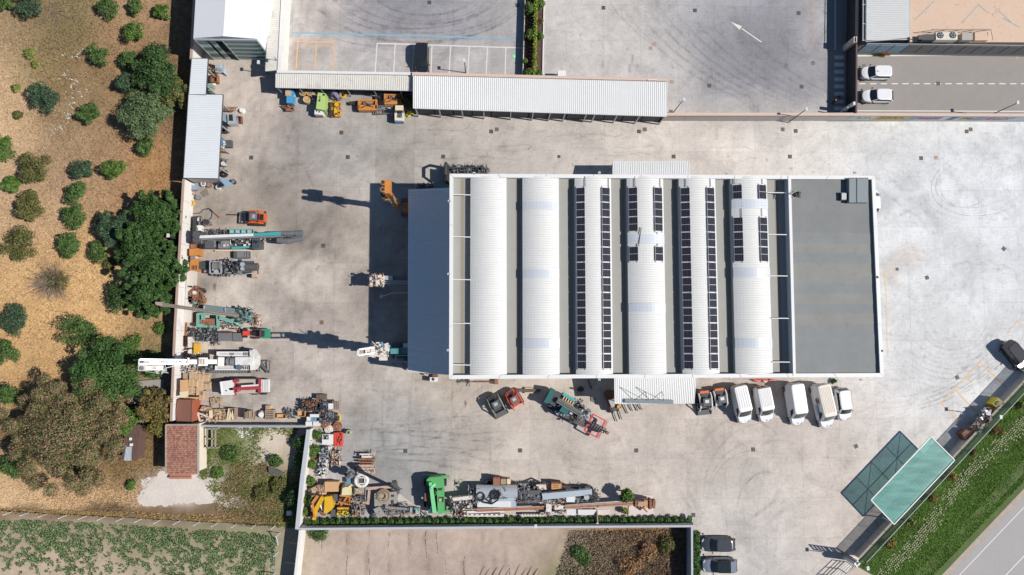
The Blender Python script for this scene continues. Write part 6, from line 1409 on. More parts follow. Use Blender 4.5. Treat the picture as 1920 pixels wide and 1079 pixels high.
t = mach('red_hopper', 'bright red hopper lying on the ground next to the white cabinet', 'hopper', 635,825); add(t, 'body', red, ('p', [(625,812),(642,811),(641,838),(624,837)], .1,.8)); add(t, 'rib', M('red_dark', 'b23c30'),('r', 627.5,813,628.3,837,.8,.84),('r', 631,813,631.6,837,.8,.84)); add(t, 'side', dkg, ('r', 624.2,812,625.4,836,.1,.9)); clut(t, 634,814,642,834,.8,1.1,18,143,(('link', redo),('link', dkg)), .2,.5)
t = mach('casing_rack', 'low rack of mottled casings on the pale strip by the wall', 'rack', 605,865)
add(t, 'rail', wru, ('b', (619,838,.6),(606,897,.6), .3,.1),('b', (604,832,.5),(621,835,.5), .1,.1),('b', (594,893,.5),(612,897,.5), .1,.1),('b', (614,866,.6),(628,866,.7), .1,.1),('b', (622,836,.5),(612,897,.5), .08,.1)); clut(t, 599,838,616,862,.3,1.0,80,151,(('mottled_piece', dkg),('mottled_piece', slv))); clut(t, 596,868,610,890,.3,1.0,70,153,(('mottled_piece', dkg),('mottled_piece', slv)))
t = mach('scrap_pallet', 'square pallet heaped with bent rusty scrap above the curved shadow', 'scrap pile', 629,858); add(t, 'base', woodg, ('r', 620,846,638,872,.1,.4)); clut(t, 620,846,638,871,.4,1.2,120,155,(('scrap', rst),('scrap', woodg),('scrap', dkg),('scrap', wru)), .3,1.3)
t = mach('beam_stack', 'neat stack of white and rusty beams lying crosswise', 'beam stack', 687,870)
add(t, 'beam', wru, ('r', 674,851,696,853.5,.5,.9),('r', 678,855,696,859,.4,.9)); add(t, 'beam', rst, ('r', 672,860,702,863.6,.4,1.0),('r', 674,866,700,869,.4,1.0)); add(t, 'beam', rstp, ('r', 671,871.5,700,876,.4,1.0),('r', 670,877,702,882,.3,.9),('r', 669,883,702,889,.3,1.0)); clut(t, 672,850,704,856,.5,.9,22,161,(('bolt_strip', dkg),('bolt_strip', wru)), .15,.9); clut(t, 688,879,704,889,.9,1.1,22,163,(('bracket', dkg),('bracket', wru)), .15,.4)
t = mach('white_ring', 'white round collar with a square dark opening below the beam stack', 'collar', 677,902); g = G(677.5,901.5,.8); mb = MB(); mb.ring(g[0], g[1], .7,.75,.22,26,8); part('rim', mb, wpt, t); add(t, 'square_frame', wru, ('b', (671,896,.9),(684,896,.9), .15,.1),('b', (671,907,.9),(684,907,.9), .15,.1),('b', (671,896,.9),(671,907,.9), .15,.1),('b', (684,896,.9),(684,907,.9), .15,.1)); add(t, 'core', drk, ('r', 672,897,683,906,.1,.75))
t = mach('valve_tree', 'tall dark valve assembly with white bolts throwing a curved shadow', 'valve assembly', 655,895); g = G(652,893,3); 
mb = MB(); mb.cyl(g[0], g[1], 0,3.0,.28,10); part('stem', mb, drk, t); mb = MB(); mb.cyl(g[0], g[1], 1.2,1.5,.6,12); mb.cyl(g[0], g[1], 2.3,2.5,.5,12); part('flange', mb, mid, t); mb = MB(); mb.tube([(g[0] - .1, g[1], 3),(g[0] + .2, g[1] + .4,3.3),(g[0] + .6, g[1] + .7,3.6)], .14,6); mb.box(g[0] - .7, g[1] - .1,1.8, g[0] + .7, g[1] + .1,2.0); part('arm', mb, drk, t); add(t, 'base_block', M('panel_blue'),('r', 650,898,656,907,.1,.8))
crate('plywood_box', 'large orange plywood box with a round hole, left of the cream hood', 609,904,634,922,1.2, ply, 'box', lid=ply)
t = mach('cream_hood', 'cream tapering hood with brown shaded sides beside the plywood box', 'hood', 650,922); mb = MB(); q0 = [G(*p, .2)[:2] for p in ((638,916),(646,905),(659,908),(662,932),(637,931))]; q1 = [G(*p, 1.6)[:2] for p in ((642,916),(647,914),(652,914),(655,929),(640,929))]; mb.prism(q0,.1,1.5, q1); part('shell', mb, M('hood_cream', 'e8ddb0', rough=.6, var=.08), t)
t = mach('grey_tarp_bundle', 'bundle under a creased grey tarpaulin right of the cream hood', 'bundle', 674,921); mb = MB(); mb.prism([G(*p, .2)[:2] for p in ((663,914),(685,911),(684,930),(662,928))], .1,.9, [G(*p, .9)[:2] for p in ((667,917),(681,914),(681,927),(665,926))]); part('cover', mb, tarp, t); mb = MB(); mb.pb((665,916,1.0),(682,926,.95), .1,.05); part('strap', mb, wood, t)
t = mach('bulky_scrap', 'tumbled crates and cloth in the corner above the yellow backhoe', 'scrap pile', 600,922); clut(t, 586,912,612,932,.2,1.1,90,171,(('board', wood),('cloth', rstp),('board', ply),('box', woodg)), .6,1.4)
t = mach('yellow_backhoe', 'yellow backhoe with its arm folded down along the hedge', 'excavator', 604,950)
add(t, 'hood', yel, ('p', [(609,932),(620,931),(625,945),(623,955),(612,964),(607,962)], .6,1.8),('p', [(600,935),(606,932),(608,955),(604,958),(600,945)], .6,1.6)); add(t, 'boom', yel, ('b', (606,932,1.8),(593,955,1.6), .5,.5),('b', (593,955,1.6),(589,974,1.2), .4,.4)); add(t, 'stick', org, ('b', (596,930,2.0),(586,944,2.1), .35,.35),('b', (586,944,2.1),(590,970,1.6), .2,.3)); add(t, 'cockpit', dkg, ('p', [(606,936),(611,936),(609,960),(603,956)], .5,1.7)); add(t, 'slew_ring', M('container_brown'),('c', 606,960,.5,1.2,.5)); add(t, 'ram', slv, ('t', [(600,946,1.8),(604,957,1.6)], .07,6)); add(t, 'bucket', dkg, ('r', 586,966,591,976,.3,1.3)); add(t, 'counterweight', drk, ('r', 620,956,628,969,.1,1.0))
t = mach('orange_engine', 'open orange-framed engine next to the dark box, above the yellow pump', 'engine', 646,936); add(t, 'frame', org, ('b', (637,929,1.0),(657,932,1.0), .18,.18),('b', (656,932,1.0),(656,948,.9), .18,.18),('b', (634,940,.9),(656,947,.8), .18,.18),('b', (645,940,1.1),(651,932,1.1), .18,.12)); clut(t, 634,931,655,946,.4,1.0,60,175,(('engine_part', dkg),('engine_part', org),('pipe', rst))); add(t, 'side_box', drk, ('r', 625,927,632,940,.1,1.2))
t = mach('yellow_pump', 'yellow pump set with a yellow tank bar near the hedge', 'pump', 642,959); add(t, 'bar', yel, ('r', 632,952,653,955.5,.4,1.1)); add(t, 'base', dkg, ('r', 629,951,660,968,.05,.4)); clut(t, 632,955,652,967,.4,1.1,50,177,(('pump_part', yel),('pump_part', dkg)), .35,.9); add(t, 'wheel', M('yellow_green', 'c6c83e'),('c', 651,965,.3,.9,.28),('c', 634,964,.3,.8,.2))
t = mach('scrap_tangle', 'tangle of bent bars and barrels left of the grey mixer rig', 'scrap pile', 672,945); clut(t, 658,930,684,966,.2,1.3,150,179,(('bar', dkg),('bar', rstp),('bar', mid)), .3,1.4); add(t, 'orange_drum', org, ('c', 665.5,965,.1,.9,.3)); add(t, 'plate', rstp, ('p', [(668,935),(679,934),(680,946),(669,947)], .5,.9))
# grey mixer rig
t = mach('grey_rig', 'dismantled grey rig with a coiled hose on its deck left of the green machine', 'machine', 720,940)
add(t, 'deck', M('dust_grey', 'a19e99', rough=.8, var=.2, sc=2),('p', [(702,926),(743,922),(744,944),(702,950)], .4,1.4)); add(t, 'side_beam', rstp, ('b', (693,916,1.0),(744,912,1.0), .35,.25),('b', (693,914,1.0),(690,946,.8), .3,.2),('b', (700,968,.6),(785,966,.6), .12,.15)); add(t, 'panel', M('dust_grey'),('p', [(700,955),(712,950),(722,966),(708,972)], .3,1.5)); coil(t, 719,930.5,1.5,.85,5,.05, M('hose_tan', 'b59d80', rough=.8)); add(t, 'slot', dkg, ('r', 704,929,710,931,1.4,1.44),('r', 704,933,710,936,1.4,1.44),('r', 733,938,738,945,1.4,1.43),('r', 733,928,739,932,1.4,1.43))
add(t, 'boom', mid, ('b', (722,951,1.6),(766,955,1.2), .3,.3),('b', (722,962,1.2),(765,960,1.1), .25,.25)); add(t, 'motor_bay', dkg, ('r', 752,952,768,962,.2,.9)); add(t, 'end_plate', slv, ('b', (770,951,.9),(770,966,.9), .15,.3),('b', (786,953,.8),(786,967,.8), .15,.3)); add(t, 'teal_cap', tealb, ('r', 776,953,786,955.5,.6,1.1)); clut(t, 700,946,768,966,.4,1.6,120,181,(('bar', dkg),('bar', mid),('bar', rstp)), .3,1.6); clut(t, 736,916,748,930,.6,1.2,24,183)
add(t, 'light_panel', M('dust_pale', 'c9c4bd', rough=.8, var=.1),('p', [(745,922),(760,934),(782,950),(768,952),(745,946)], .1,.35))
add(t, 'lattice_mast', drk, ('b', (748,918,1.2),(742,912,6.4), .35,.35),('b', (742,912,6.4),(739,903,7.2), .5,.4),('b', (733,907,7.0),(745,903,7.0), .12,.12))
# green machine
t = mach('green_harvester', 'bright green machine with a long pale green arm across its deck', 'machine', 820,930)
add(t, 'rear_body', grn, ('p', [(800,900),(805,896),(827,894),(831,898),(832,914),(820,916),(799,910)], .8,2.2)); add(t, 'side_body', grn, ('p', [(819,914),(832,912),(833,960),(829,964),(821,964)], .6,2.0)); add(t, 'arm', M('green_pale', '84d99a', rough=.5, var=.06),('p', [(804,905),(810,905),(818,962),(811,962)], 2.1,2.7),('b', (808,916,2.8),(816,908,2.5), .3,.2)); add(t, 'cab', M('container_brown'),('r', 796,925,806,940,.4,2.0)); add(t, 'cab_roof', M('green_deep', '3b4f45'),('r', 797,911,804,925,.4,1.9)); add(t, 'bay', dkg, ('r', 811,920,820,960,.4,1.4),('r', 821,914,829,920,2.0,2.03),('r', 822,932,832,942,2.0,2.02)); add(t, 'outrigger', grn, ('b', (790,891,.7),(843,894,.7), .25,.25),('b', (822,961,.7),(843,958,.7), .3,.3)); add(t, 'patch', M('green_tan', 'b9b98e'),('r', 823,935,828,941,2.03,2.05)); add(t, 'teal_box', M('teal_deep', '1f5a66'),('r', 803,950,812,963,.3,1.2))
clut(t, 808,908,822,930,1.4,2.2,24,191,(('pipe', grn),('pipe', dkg)), .25,.9)
for x, y in ((797,945),(797,905),(835,905),(835,950)): g = G(x, y, .5); mb = MB(); mb.tube([(g[0] - .15, g[1], .45),(g[0] + .15, g[1], .45)], .45,14); part('wheel', mb, tyre_m, t)
add(t, 'tripod', drk, ('b', (794,968,.3),(797,960,1.2), .12,.1),('b', (802,968,.3),(798,960,1.2), .12,.1))
# silver drum machine and masts
t = mach('silver_drum_rig', 'long silver-skinned rig with black hoses looping over its drum', 'drilling rig', 950,930)
add(t, 'drum', slv, ('t', [(893,922,1.5),(970,922,1.5)], .85,20)); add(t, 'tank_cover', M('rig_blue_white', 'c3ced8', rough=.35, metal=.2, var=.1),('r', 895,932,968,951,.4,1.7)); add(t, 'body', M('skin_white', 'e4e6e6', rough=.4, var=.06, dirt=.1),('r', 895,940,958,951.5,.5,1.75)); add(t, 'boom', M('rig_blue_white'),('p', [(1016,926),(1110,918),(1110,928),(1018,938)], 1.4,2.3)); add(t, 'boom_neck', wru, ('p', [(848,934),(890,929),(892,936),(850,940)], 1.2,2.0)); add(t, 'dark_module', drk, ('r', 972,920,1015,936,.5,2.0),('r', 968,938,1012,944,.5,1.6)); add(t, 'front_plate', M('skin_white'),('r', 1062,920,1078,942,.6,2.0),('r', 988,939,1040,944,.6,1.5))
add(t, 'hose', hose, ('t', [(930,925,2.5),(921,930,2.6),(918,938,2.3),(924,944,2.2)], .11,7),('t', [(932,919,2.6),(938,925,2.7),(933,938,2.5),(922,945,2.0),(905,942,1.9)], .11,7),('t', [(988,911,1.0),(1002,908,1.3),(1018,904,1.5),(1026,908,1.3),(1027,914,1.0)], .12,7),('t', [(842,936,1.4),(845,946,1.2),(855,956,.8),(862,955,.8)], .12,7)); coil(t, 901,931,2.3,.55,2,.1, hose); coil(t, 927,929,2.5,.5,2,.1, hose)
clut(t, 878,914,898,944,.8,2.2,80,201); clut(t, 846,934,885,956,.5,1.8,90,203,(('bracket', dkg),('bracket', wru),('bracket', mid))); clut(t, 966,914,1014,940,1.0,2.3,90,205); clut(t, 1080,918,1122,942,.6,2.3,100,207); clut(t, 1014,930,1062,946,.9,2.0,60,209,(('bracket', dkg),('bracket', rstp))); clut(t, 935,918,950,935,2.0,2.5,22,211)
add(t, 'round_lamp', slv, ('c', 1100,933,1.6,2.3,.35),('c', 1104,922,1.2,2.1,.3)); add(t, 'dark_wheel', dkg, ('c', 1113,928,.6,1.9,.5),('c', 1118,936,.4,1.5,.45))
track(t, 890,942,960,950,.35)
for i, (x0, x1, m_, lb) in enumerate([(912,922, drk, 'dark empty crate, leftmost of four boxes above the silver rig'),(925,937, rst, 'tall rusty-orange box above the silver rig'),(939,949, woodg, 'grey slatted box right of the rusty-orange box'),(951,957, crm, 'narrow pale box, rightmost of four above the silver rig')]):
    crate('steel_box', lb, x0, [902,896,899,899][i], x1,911, [.9,1.6,1.3,1.2][i], m_, 'box', 'boxes standing above the silver rig', lid=m_ if i else None)
t = mach('gearbox', 'white and rusty gearbox unit between the hoses above the boom', 'machine', 1015,915); add(t, 'casing', wru, ('r', 1005,909,1024,920,.1,1.2),('r', 976,908,994,917,.1,.9)); clut(t, 1003,907,1026,920,.6,1.3,40,221,(('part', dkg),('part', wru),('part', rst)), .3,.7); clut(t, 964,907,1000,918,.3,1.0,50,223)
t = mach('engine_crate', 'orange-brown ribbed engine box with a long black drive shaft', 'engine', 1045,910); add(t, 'box', M('engine_tan', 'd09a62', rough=.7, var=.15, rust=.1),('r', 1034,907,1053,918,.1,1.3)); add(t, 'rib', rst, *[('r', 1034.5 + 3.1 * k, 904.5,1036.5 + 3.1 * k, 908,.1,1.4) for k in range(6)]); add(t, 'slot', dkg, ('r', 1037,910,1047,911,1.3,1.33),('r', 1037,913.5,1047,914.5,1.3,1.33)); add(t, 'drive_shaft', dkg, ('t', [(1053,912,1.1),(1075,914,1.0),(1100,917,.9)], [.2,.14,.12], 8),('t', [(1056,909,.8),(1070,911,.8)], .1,6)); add(t, 'ring_end', dkg, ('c', 1105,918,.3,.9,.5))
t = mach('long_mast', 'long rust and white drill mast lying above the hedge, its head at the right end', 'mast', 1060,950)
add(t, 'mast_beam', M('mast_rust', 'a56f58', rough=.8, var=.25, sc=1.5, rust=.3),('b', (1054,952,1.3),(1192,944,1.6), .4,.5),('b', (893,957,1.2),(1024,952,1.3), .35,.4)); add(t, 'mast_flange', rstp, ('b', (1054,949.5,1.55),(1192,941.5,1.85), .1,.08),('b', (1054,954.5,1.55),(1192,946.5,1.85), .1,.08),('b', (870,955.8,1.4),(1024,949.6,1.55), .1,.08)); add(t, 'lower_beam', M('skin_white'),('b', (870,960.5,.9),(946,958,.9), .3,.3),('b', (1022,962,.7),(1060,962,.7), .35,.3)); add(t, 'perforated_beam', wru, ('b', (876,966,.7),(945,966,.7), .35,.3),('b', (978,966,.6),(1020,966,.6), .3,.3)); add(t, 'hole', dkg, *[('r', 879 + 9.2 * k, 964.6,883 + 9.2 * k, 966.6,.84,.87) for k in range(7)], *[('r', 981 + 5.6 * k, 964.8,983.5 + 5.6 * k, 966.6,.74,.77) for k in range(7)])
add(t, 'carriage', wru, ('r', 1024,944,1034,960,.8,1.8),('r', 1040,948,1056,956,.9,1.7)); clut(t, 1022,944,1060,966,.5,1.8,70,231,(('bracket', rst),('bracket', wru),('bracket', dkg))); clut(t, 852,952,876,970,.3,1.2,60,233,(('bracket', rst),('bracket', wru),('bracket', dkg))); add(t, 'drill_head', M('head_tan', 'c49a72', rough=.7, var=.2, rust=.2),('r', 1196,941,1208,949,1.0,2.0),('r', 1208,938,1216,952,1.0,1.9)); add(t, 'head_flange', rst, ('r', 1191,939,1195,951,1.0,2.1),('r', 1218,937,1222,955,.8,2.1),('r', 1224,938,1229,953,.9,1.8),('b', (1205,952,1.2),(1213,960,.8), .2,.2)); clut(t, 1192,937,1229,955,1.2,2.1,50,235,(('bracket', rst),('bracket', dkg)), .25,.6)
add(t, 'white_skirt', M('skin_white'),('r', 1062,955,1080,966,.2,.8),('r', 1084,956,1120,966,.1,.5))
t = mach('white_board', 'pinkish flat board lying under the right end of the long mast', 'board', 1207,948); add(t, 'sheet', M('board_pink', 'e3d3ce', rough=.8, var=.06),('p', [(1180,928),(1224,929),(1224,967),(1178,968)], .05,.12),('p', [(1120,956),(1143,955),(1143,966),(1120,966)], .05,.12))
t = mach('hedge_post', 'brown post crossing the hedge below the long mast', 'post', 1120,970); add(t, 'shaft', woodg, ('t', [(1119,955,.3),(1120,984,1.4)], .13,7)); add(t, 'cap', capm, ('c', 1120.5,983,1.4,1.6,.15))

# rigs under and beside the lean-to, with tall masts
t = mach('drilling_rig', 'orange rig with a tall twin-tube mast rising beside the lean-to', 'drilling rig', 752,392, 'tall rigs beside the lean-to')
b_ = Vector(G(749,392)); mb = MB()
mb.beam(b_ + Vector((0,0,1)), b_ + Vector((0,0,12.6)), .62,.5); part('mast', mb, org, t); mb = MB(); mb.box(b_.x - .34, b_.y - .34,3, b_.x - .26, b_.y - .26,12.6); mb.box(b_.x + .26, b_.y - .34,3, b_.x + .34, b_.y - .26,12.6); part('mast_rail', mb, wood, t)
for dy in (-.42,.42): mb = MB(); mb.cyl(b_.x - .15, b_.y + dy + .1,11.6,13.3,.3,12); o = part('sheave_tube', mb, org, t); mb = MB(); mb.cyl(b_.x - .15, b_.y + dy + .1,13.3,13.31,.22,12); part('bore', mb, dkg, o)
mb = MB(); mb.box(b_.x, b_.y - .7,11.4, b_.x + .6, b_.y + .9,12.9); part('head_box', mb, org, t)
mb = MB(); mb.cyl(b_.x - .9, b_.y + .2,7.2,8.2,.42,12); mb.box(b_.x - 1, b_.y - .4,7.0, b_.x - .2, b_.y + .2,7.9); part('rotary_head', mb, M('head_tan'), t); mb = MB(); mb.cyl(b_.x - .9, b_.y + .2,8.2,8.22,.3,12); part('rotary_bore', mb, dkg, t)
mb = MB()
for k in range(6): mb.box(b_.x + .2, b_.y - .9 + .1 * k, 8 + .4 * k, b_.x + .55, b_.y - .8 + .1 * k, 8.3 + .4 * k)
part('pipe_clip', mb, dkg, t)
add(t, 'body', M('rig_amber', 'd98a3a', rough=.5, var=.15),('r', 755,380,790,396,.6,2.6),('r', 764,372,785,381,.6,2.2)); track(t, 752,372,800,378,.8); track(t, 752,397,800,404,.8); add(t, 'stay', dkg, *[('t', [(738 + 2 * k, 372 + 3 * k, 6),(766,374 + 6 * k, 2.5)], .04,5) for k in range(4)])
t = mach('drilling_rig', 'teal rig whose white lattice head and tall mast stand left of the lean-to', 'drilling rig', 745,657, 'tall rigs beside the lean-to')
b_ = Vector(G(724,656)); mb = MB(); mb.beam(b_ + Vector((0,0,1)), b_ + Vector((0,0,13.8)), .55,.5); part('mast', mb, wru, t)
mb = MB(); mb.box(b_.x - .5, b_.y - .5,9, b_.x + .4, b_.y + .5,12.8); part('rotary_head', mb, wru, t)
mb = MB()
for q in range(9): mb.box(b_.x - .75, b_.y - .7 + .1 * (q % 3), 4 + q, b_.x + .5, b_.y + .5,4.12 + q)
part('mast_rung', mb, wru, t)
mb = MB(); T_ = Vector((0,0,15.2)); a_ = Vector(G(672,656,15.2)); c_ = Vector(G(671,667,15.2)); e_ = Vector(G(700,652,13.6)); f_ = Vector(G(702,662,13.6))
for u, v in ((a_, e_),(c_, f_),(a_, c_),(e_, f_)): mb.beam(u, v, .2,.22)
mb.beam(a_.lerp(e_, .5), c_.lerp(f_, .5), .15,.15); part('top_jib', mb, wpt, t)
mb = MB(); p_ = G(708,643,11); r_ = G(718,673,10); mb.beam(p_, (b_.x, b_.y, 11), .35,.4); mb.beam(r_, (b_.x, b_.y, 10), .35,.4); mb.box(r_[0] - .4, r_[1] - .2,9.7, r_[0] + .5, r_[1] + .2,10.3); part('cross_arm', mb, wru, t)
g1_ = MB(); g1_.clutter(695,646,728,668,8.5,12.5,80,301,.5,1.2); part('winch_part', g1_, wru, t, kind='stuff'); g1_ = MB(); g1_.clutter(700,648,726,664,8,11,40,302,.3,.9); part('hose_part', g1_, mid, t, kind='stuff')
add(t, 'body', teal, ('r', 732,654,744,664,3.0,6.5),('r', 740,652,785,664,.8,2.6)); add(t, 'blue_tube', blu, ('t', [(712,646,9),(730,651,8.4)], .25,10)); add(t, 'cab', wpt, ('r', 756,644,768,652,.6,2.6)); add(t, 'platform', slv, ('b', (741,667,1.9),(766,667,1.9), .1,.15),('b', (741,679,1.9),(766,679,1.9), .1,.15),('b', (742,667,1.9),(742,679,1.9), .1,.15)); add(t, 'console', M('cab_slate'),('r', 757,669,764,677,.5,1.9)); add(t, 'hose', hose, ('t', [(755,680,1.5),(758,688,.8),(762,694,.2)], .08,6)); track(t, 735,664,790,672,.8); track(t, 735,644,790,650,.8)
t = mach('drilling_rig', 'low rig with a rusty cream head and two rails running under the lean-to', 'drilling rig', 740,527, 'tall rigs beside the lean-to')
add(t, 'drill_head', wru, ('r', 704,516,719,534,2.0,3.6),('r', 693,520,703,536,2.0,3.2)); clut(t, 692,515,720,537,2.4,3.8,70,311,(('bracket', wru),('bracket', rst),('bracket', crm)), .35,.8); add(t, 'white_panel', slv, ('r', 717,517.5,736,525,1.8,3.2)); add(t, 'rail', M('rail_blue', 'a9bccb', rough=.4),('b', (720,528,2.6),(790,528,2.6), .14,.16),('b', (720,532,2.6),(790,532,2.6), .14,.16)); add(t, 'ladder_rung', mid, *[('r', 738 + 5 * k, 517,740 + 5 * k, 525,1.8,2.4) for k in range(7)]); add(t, 'sensor_arm', slv, ('t', [(716,556,1.2),(735,550,1.3),(766,549,1.3)], .07,6),('b', (714,559,1.1),(717,553,1.1), .35,.15))
t = mach('wall_unit', 'small white fan unit and brown box below the lean-to corner', 'machine', 814,709); add(t, 'fan_box', wpt, ('r', 806,708,820,716,.1,1.2)); add(t, 'brown_box', M('container_brown'),('r', 811,702,820,707,.1,1.1)); add(t, 'fan', dkg, ('c', 812,711.5,1.2,1.22,.2)); add(t, 'red_fold', rstp, ('p', [(793,701),(804,702),(802,706),(795,704)], .1,.6))
t = mach('black_rig', 'black rig standing along the top left edge of the hall, with an arched frame', 'machine', 870,318)
add(t, 'frame', dkg, ('r', 838,313,841,340,.2,2.6),('r', 902,311,905,326,.2,2.2),('b', (840,316,2.2),(903,314,2.2), .15,.15)); clut(t, 840,311,905,326,.6,2.2,190,321,(('engine_part', dkg),('engine_part', drk),('pipe', mid),('hose', hose)), .5,1.4); add(t, 'base', drk, ('r', 842,318,902,334,.1,1.0)); clut(t, 905,314,916,326,.1,.7,20,323)
gg_ = G(838,330,0); mb = MB(); mb.tube([(gg_[0], gg_[1] - 1.0,.5),(gg_[0], gg_[1] - 1.1,2.4),(gg_[0], gg_[1] - .6,3.3),(gg_[0], gg_[1] + .6,3.3),(gg_[0], gg_[1] + 1.1,2.4),(gg_[0], gg_[1] + 1.0,.5)], .2,7); part('arch', mb, dkg, t)
t = mach('teal_skid_unit', 'teal and black unit in the shade between black rig and lean-to roof', 'machine', 815,350); add(t, 'casing', teal, ('r', 815,347,842,353,.3,1.6)); clut(t, 782,345,812,356,.5,2.2,60,331,(('engine_part', dkg),('pipe', mid)))

# tilted crawler drill below the hall
t = mach('crawler_drill', 'teal crawler drill parked askew with red frames at its lower right end', 'drilling rig', 1085,760)
class Fr:
    def __init__(s, ox, oy, deg): s.o = (ox, oy); s.c, s.s = math.cos(R(deg)), math.sin(R(deg))
    def p(s, u, v): return (s.o[0] + u * s.c - v * s.s, s.o[1] + u * s.s + v * s.c)
    def r(s, u0, v0, u1, v1, z0, z1): return ('p', [s.p(u0, v0), s.p(u1, v0), s.p(u1, v1), s.p(u0, v1)], z0, z1)
    def b(s, u0, v0, z0, u1, v1, z1, w_, h): return ('b', (*s.p(u0, v0), z0),(*s.p(u1, v1), z1), w_, h)
    def t(s, pts, r_, n=8): return ('t', [(*s.p(u, v), z) for u, v, z in pts], r_, n)
f_ = Fr(1031,742,29)
add(t, 'crawler', dkg, f_.r(10,-14,68,-6,0,.9), f_.r(8,14,76,22,0,.9)); add(t, 'deck', drk, f_.r(2,-12,82,18,.6,1.2)); add(t, 'rear_body', M('teal_deep2', '2c6a6c', rough=.4), f_.r(-4,-14,4,16,.6,2.2)); add(t, 'engine_hood', M('cab_slate'), f_.r(4,-13,18,14,.8,2.0)); add(t, 'side_shield', tealb, f_.r(20,-17,46,-12,.8,2.1)); add(t, 'ladder', wood, *[f_.b(25 + 5 * k, -12,2.0,25 + 5 * k, -4,2.0,.16,.1) for k in range(5)], f_.b(23,-4,2,48,-4,2,.1,.1)); add(t, 'cab', M('teal_deep2'), f_.r(30,6,46,17,.8,2.4)); add(t, 'drill_tube', M('tube_dark', '6b6a68', rough=.4, var=.2), f_.t([(16,0,2.3),(70,2,2.3)], .32,12)); add(t, 'mast_rail', mid, f_.b(16,-3,2.4,72,-1,2.4,.15,.2), f_.b(16,4,2.4,72,6,2.4,.15,.2)); add(t, 'outer_rail', drk, f_.b(16,21,1.0,84,20,1.0,.35,.3))
add(t, 'silver_bracket', slv, f_.r(48,8,54,12,1.5,2.4)); add(t, 'tail_lamp', redo, f_.r(-3,14,0,17,1.0,2.0))
for (u, v, z0, z1, n, sd, ms) in [(72,-2,1,2.6,90,401,(('rotary_part', mid),('rotary_part', dkg),('rotary_part', slv))),(55,-12,.9,1.8,34,403,(('part', dkg),('part', mid))),(34,12,1.2,2.2,40,405,(('part', dkg),('part', slv))),(62,12,.8,1.6,40,407,(('part', dkg),('part', rst)))]:
    x, y = f_.p(u, v); clut(t, x - 11, y - 9, x + 11, y + 9, z0, z1, n, sd, ms, .35,1.0)
redf = M('frame_red', 'd14a50', rough=.4)
for (v0, v1) in ((-9,5),(13,26)):
    add(t, 'red_frame', redf, f_.b(88, v0,1.2,116, v0,1.2,.14,.18), f_.b(88, v1,1.2,116, v1,1.2,.14,.18), f_.b(88, v0,1.2,88, v1,1.2,.22,.2), f_.b(114, v0,1.2,114, v1,1.2,.2,.2), f_.b(118, v0,1.2,118, v1,1.2,.1,.12))
add(t, 'auger', dkg, f_.t([(84,8,1.4),(128,9,1.2)], .12,8)); add(t, 'auger_blade', drk, *[f_.r(96 + 5 * k, 3,98 + 5 * k, 14,1.1,1.5) for k in range(6)]); add(t, 'bit', rst, f_.r(126,6,131,12,.9,1.5))
t = mach('grab_arm', 'thin dark bar with two small plywood pads right of the red skid steer', 'bar', 995,733); add(t, 'bar', drk, ('r', 969,730,1014,735,.2,.5)); add(t, 'pad', wood, ('r', 984,727,1000,729.5,.1,.4),('r', 984,735.5,1000,738,.1,.4))
t = mach('low_pump', 'black pump in the shade of the lower canopy', 'pump', 1087,731); add(t, 'body', dkg, ('c', 1090,730,.05,.6,.35),('r', 1083,728,1089,734,.05,.4),('c', 1075,729,.05,.4,.12)); t = mach('drain_grid', 'slatted pale grid right of the crawler drill, in front of the fork truck', 'grid', 1112,748); add(t, 'bar', mid, *[('r', 1108 + 2.4 * k, 744 + k, 1109.6 + 2.4 * k, 753 + k, .03,.12) for k in range(4)])
t = mach('red_barrier', 'folded red and white barriers lying along the hall wall behind the vans', 'barrier', 1432,713); add(t, 'board', red, ('p', [(1411,712),(1431,712.5),(1421,717)], .1,.5),('p', [(1425,712),(1445,712),(1437,716)], .1,.5),('r', 1440,712,1455,714.5,.1,.5)); add(t, 'white_board', capm, ('p', [(1431,715),(1441,714),(1436,718)], .1,.4))
t = mach('wall_pipe_rack', 'long thin rusty pipe rack by the hall wall above the charcoal skid steer', 'pipe', 900,715); add(t, 'pipe', rst, ('t', [(862,716.5,.5),(928,716.5,.5)], .07,6)); add(t, 'end_clamp', rst, ('r', 927,712,934,721,.1,.7)); clut(t, 862,712,885,719,.2,.6,14,411)

# top yard row
t = mach('compressor_unit', 'blue compressor with a tan lid below the weathered shed', 'compressor', 542,180); add(t, 'body', blu, ('p', [(538,167),(549.5,168),(548.5,194),(537,193)], .2,1.5)); add(t, 'lid', M('lid_tan', 'c8ac8e', rough=.8, var=.2, rust=.2),('r', 535,168,545,180,1.5,1.65)); add(t, 'lamp', slv, ('c', 552,180,.6,.9,.15)); 
t = mach('tow_frame', 'rusty triangular tow frame in front of the blue compressor', 'tow frame', 541,202); add(t, 'beam', rst, ('b', (527,199,.4),(536,199,.5), .12,.12),('b', (530,200,.4),(537,206,.5), .12,.15),('b', (536,206,.5),(550,206,.5), .4,.2),('b', (539,198,.5),(549,205,.5), .25,.2),('b', (548,197,.5),(551,207,.5), .2,.2)); clut(t, 536,198,550,207,.2,.6,14,501,(('part', rst),('part', drk)), .3,.6)
for i, (x, y, m_, lb) in enumerate([(567,174, mid, 'grey drum with yellow rim under the shed edge'),(580,173, pur, 'violet coil set right of the grey drum'),(575,187, rstp, 'rusty roll with an orange rim below the grey drum'),(588,187, slv, 'small white drum next to the lime green cover')]):
    t = mach('cable_drum', lb, 'drum', x, y, 'drums and rollers under the weathered shed'); add(t, 'drum', m_, ('c', x, y, 0,1.0,.45 if i != 3 else .25,16)); coil(t, x, y, 1.02,.42 if i != 3 else .22,1,.06, yel if i != 3 else dkg, 'rim')
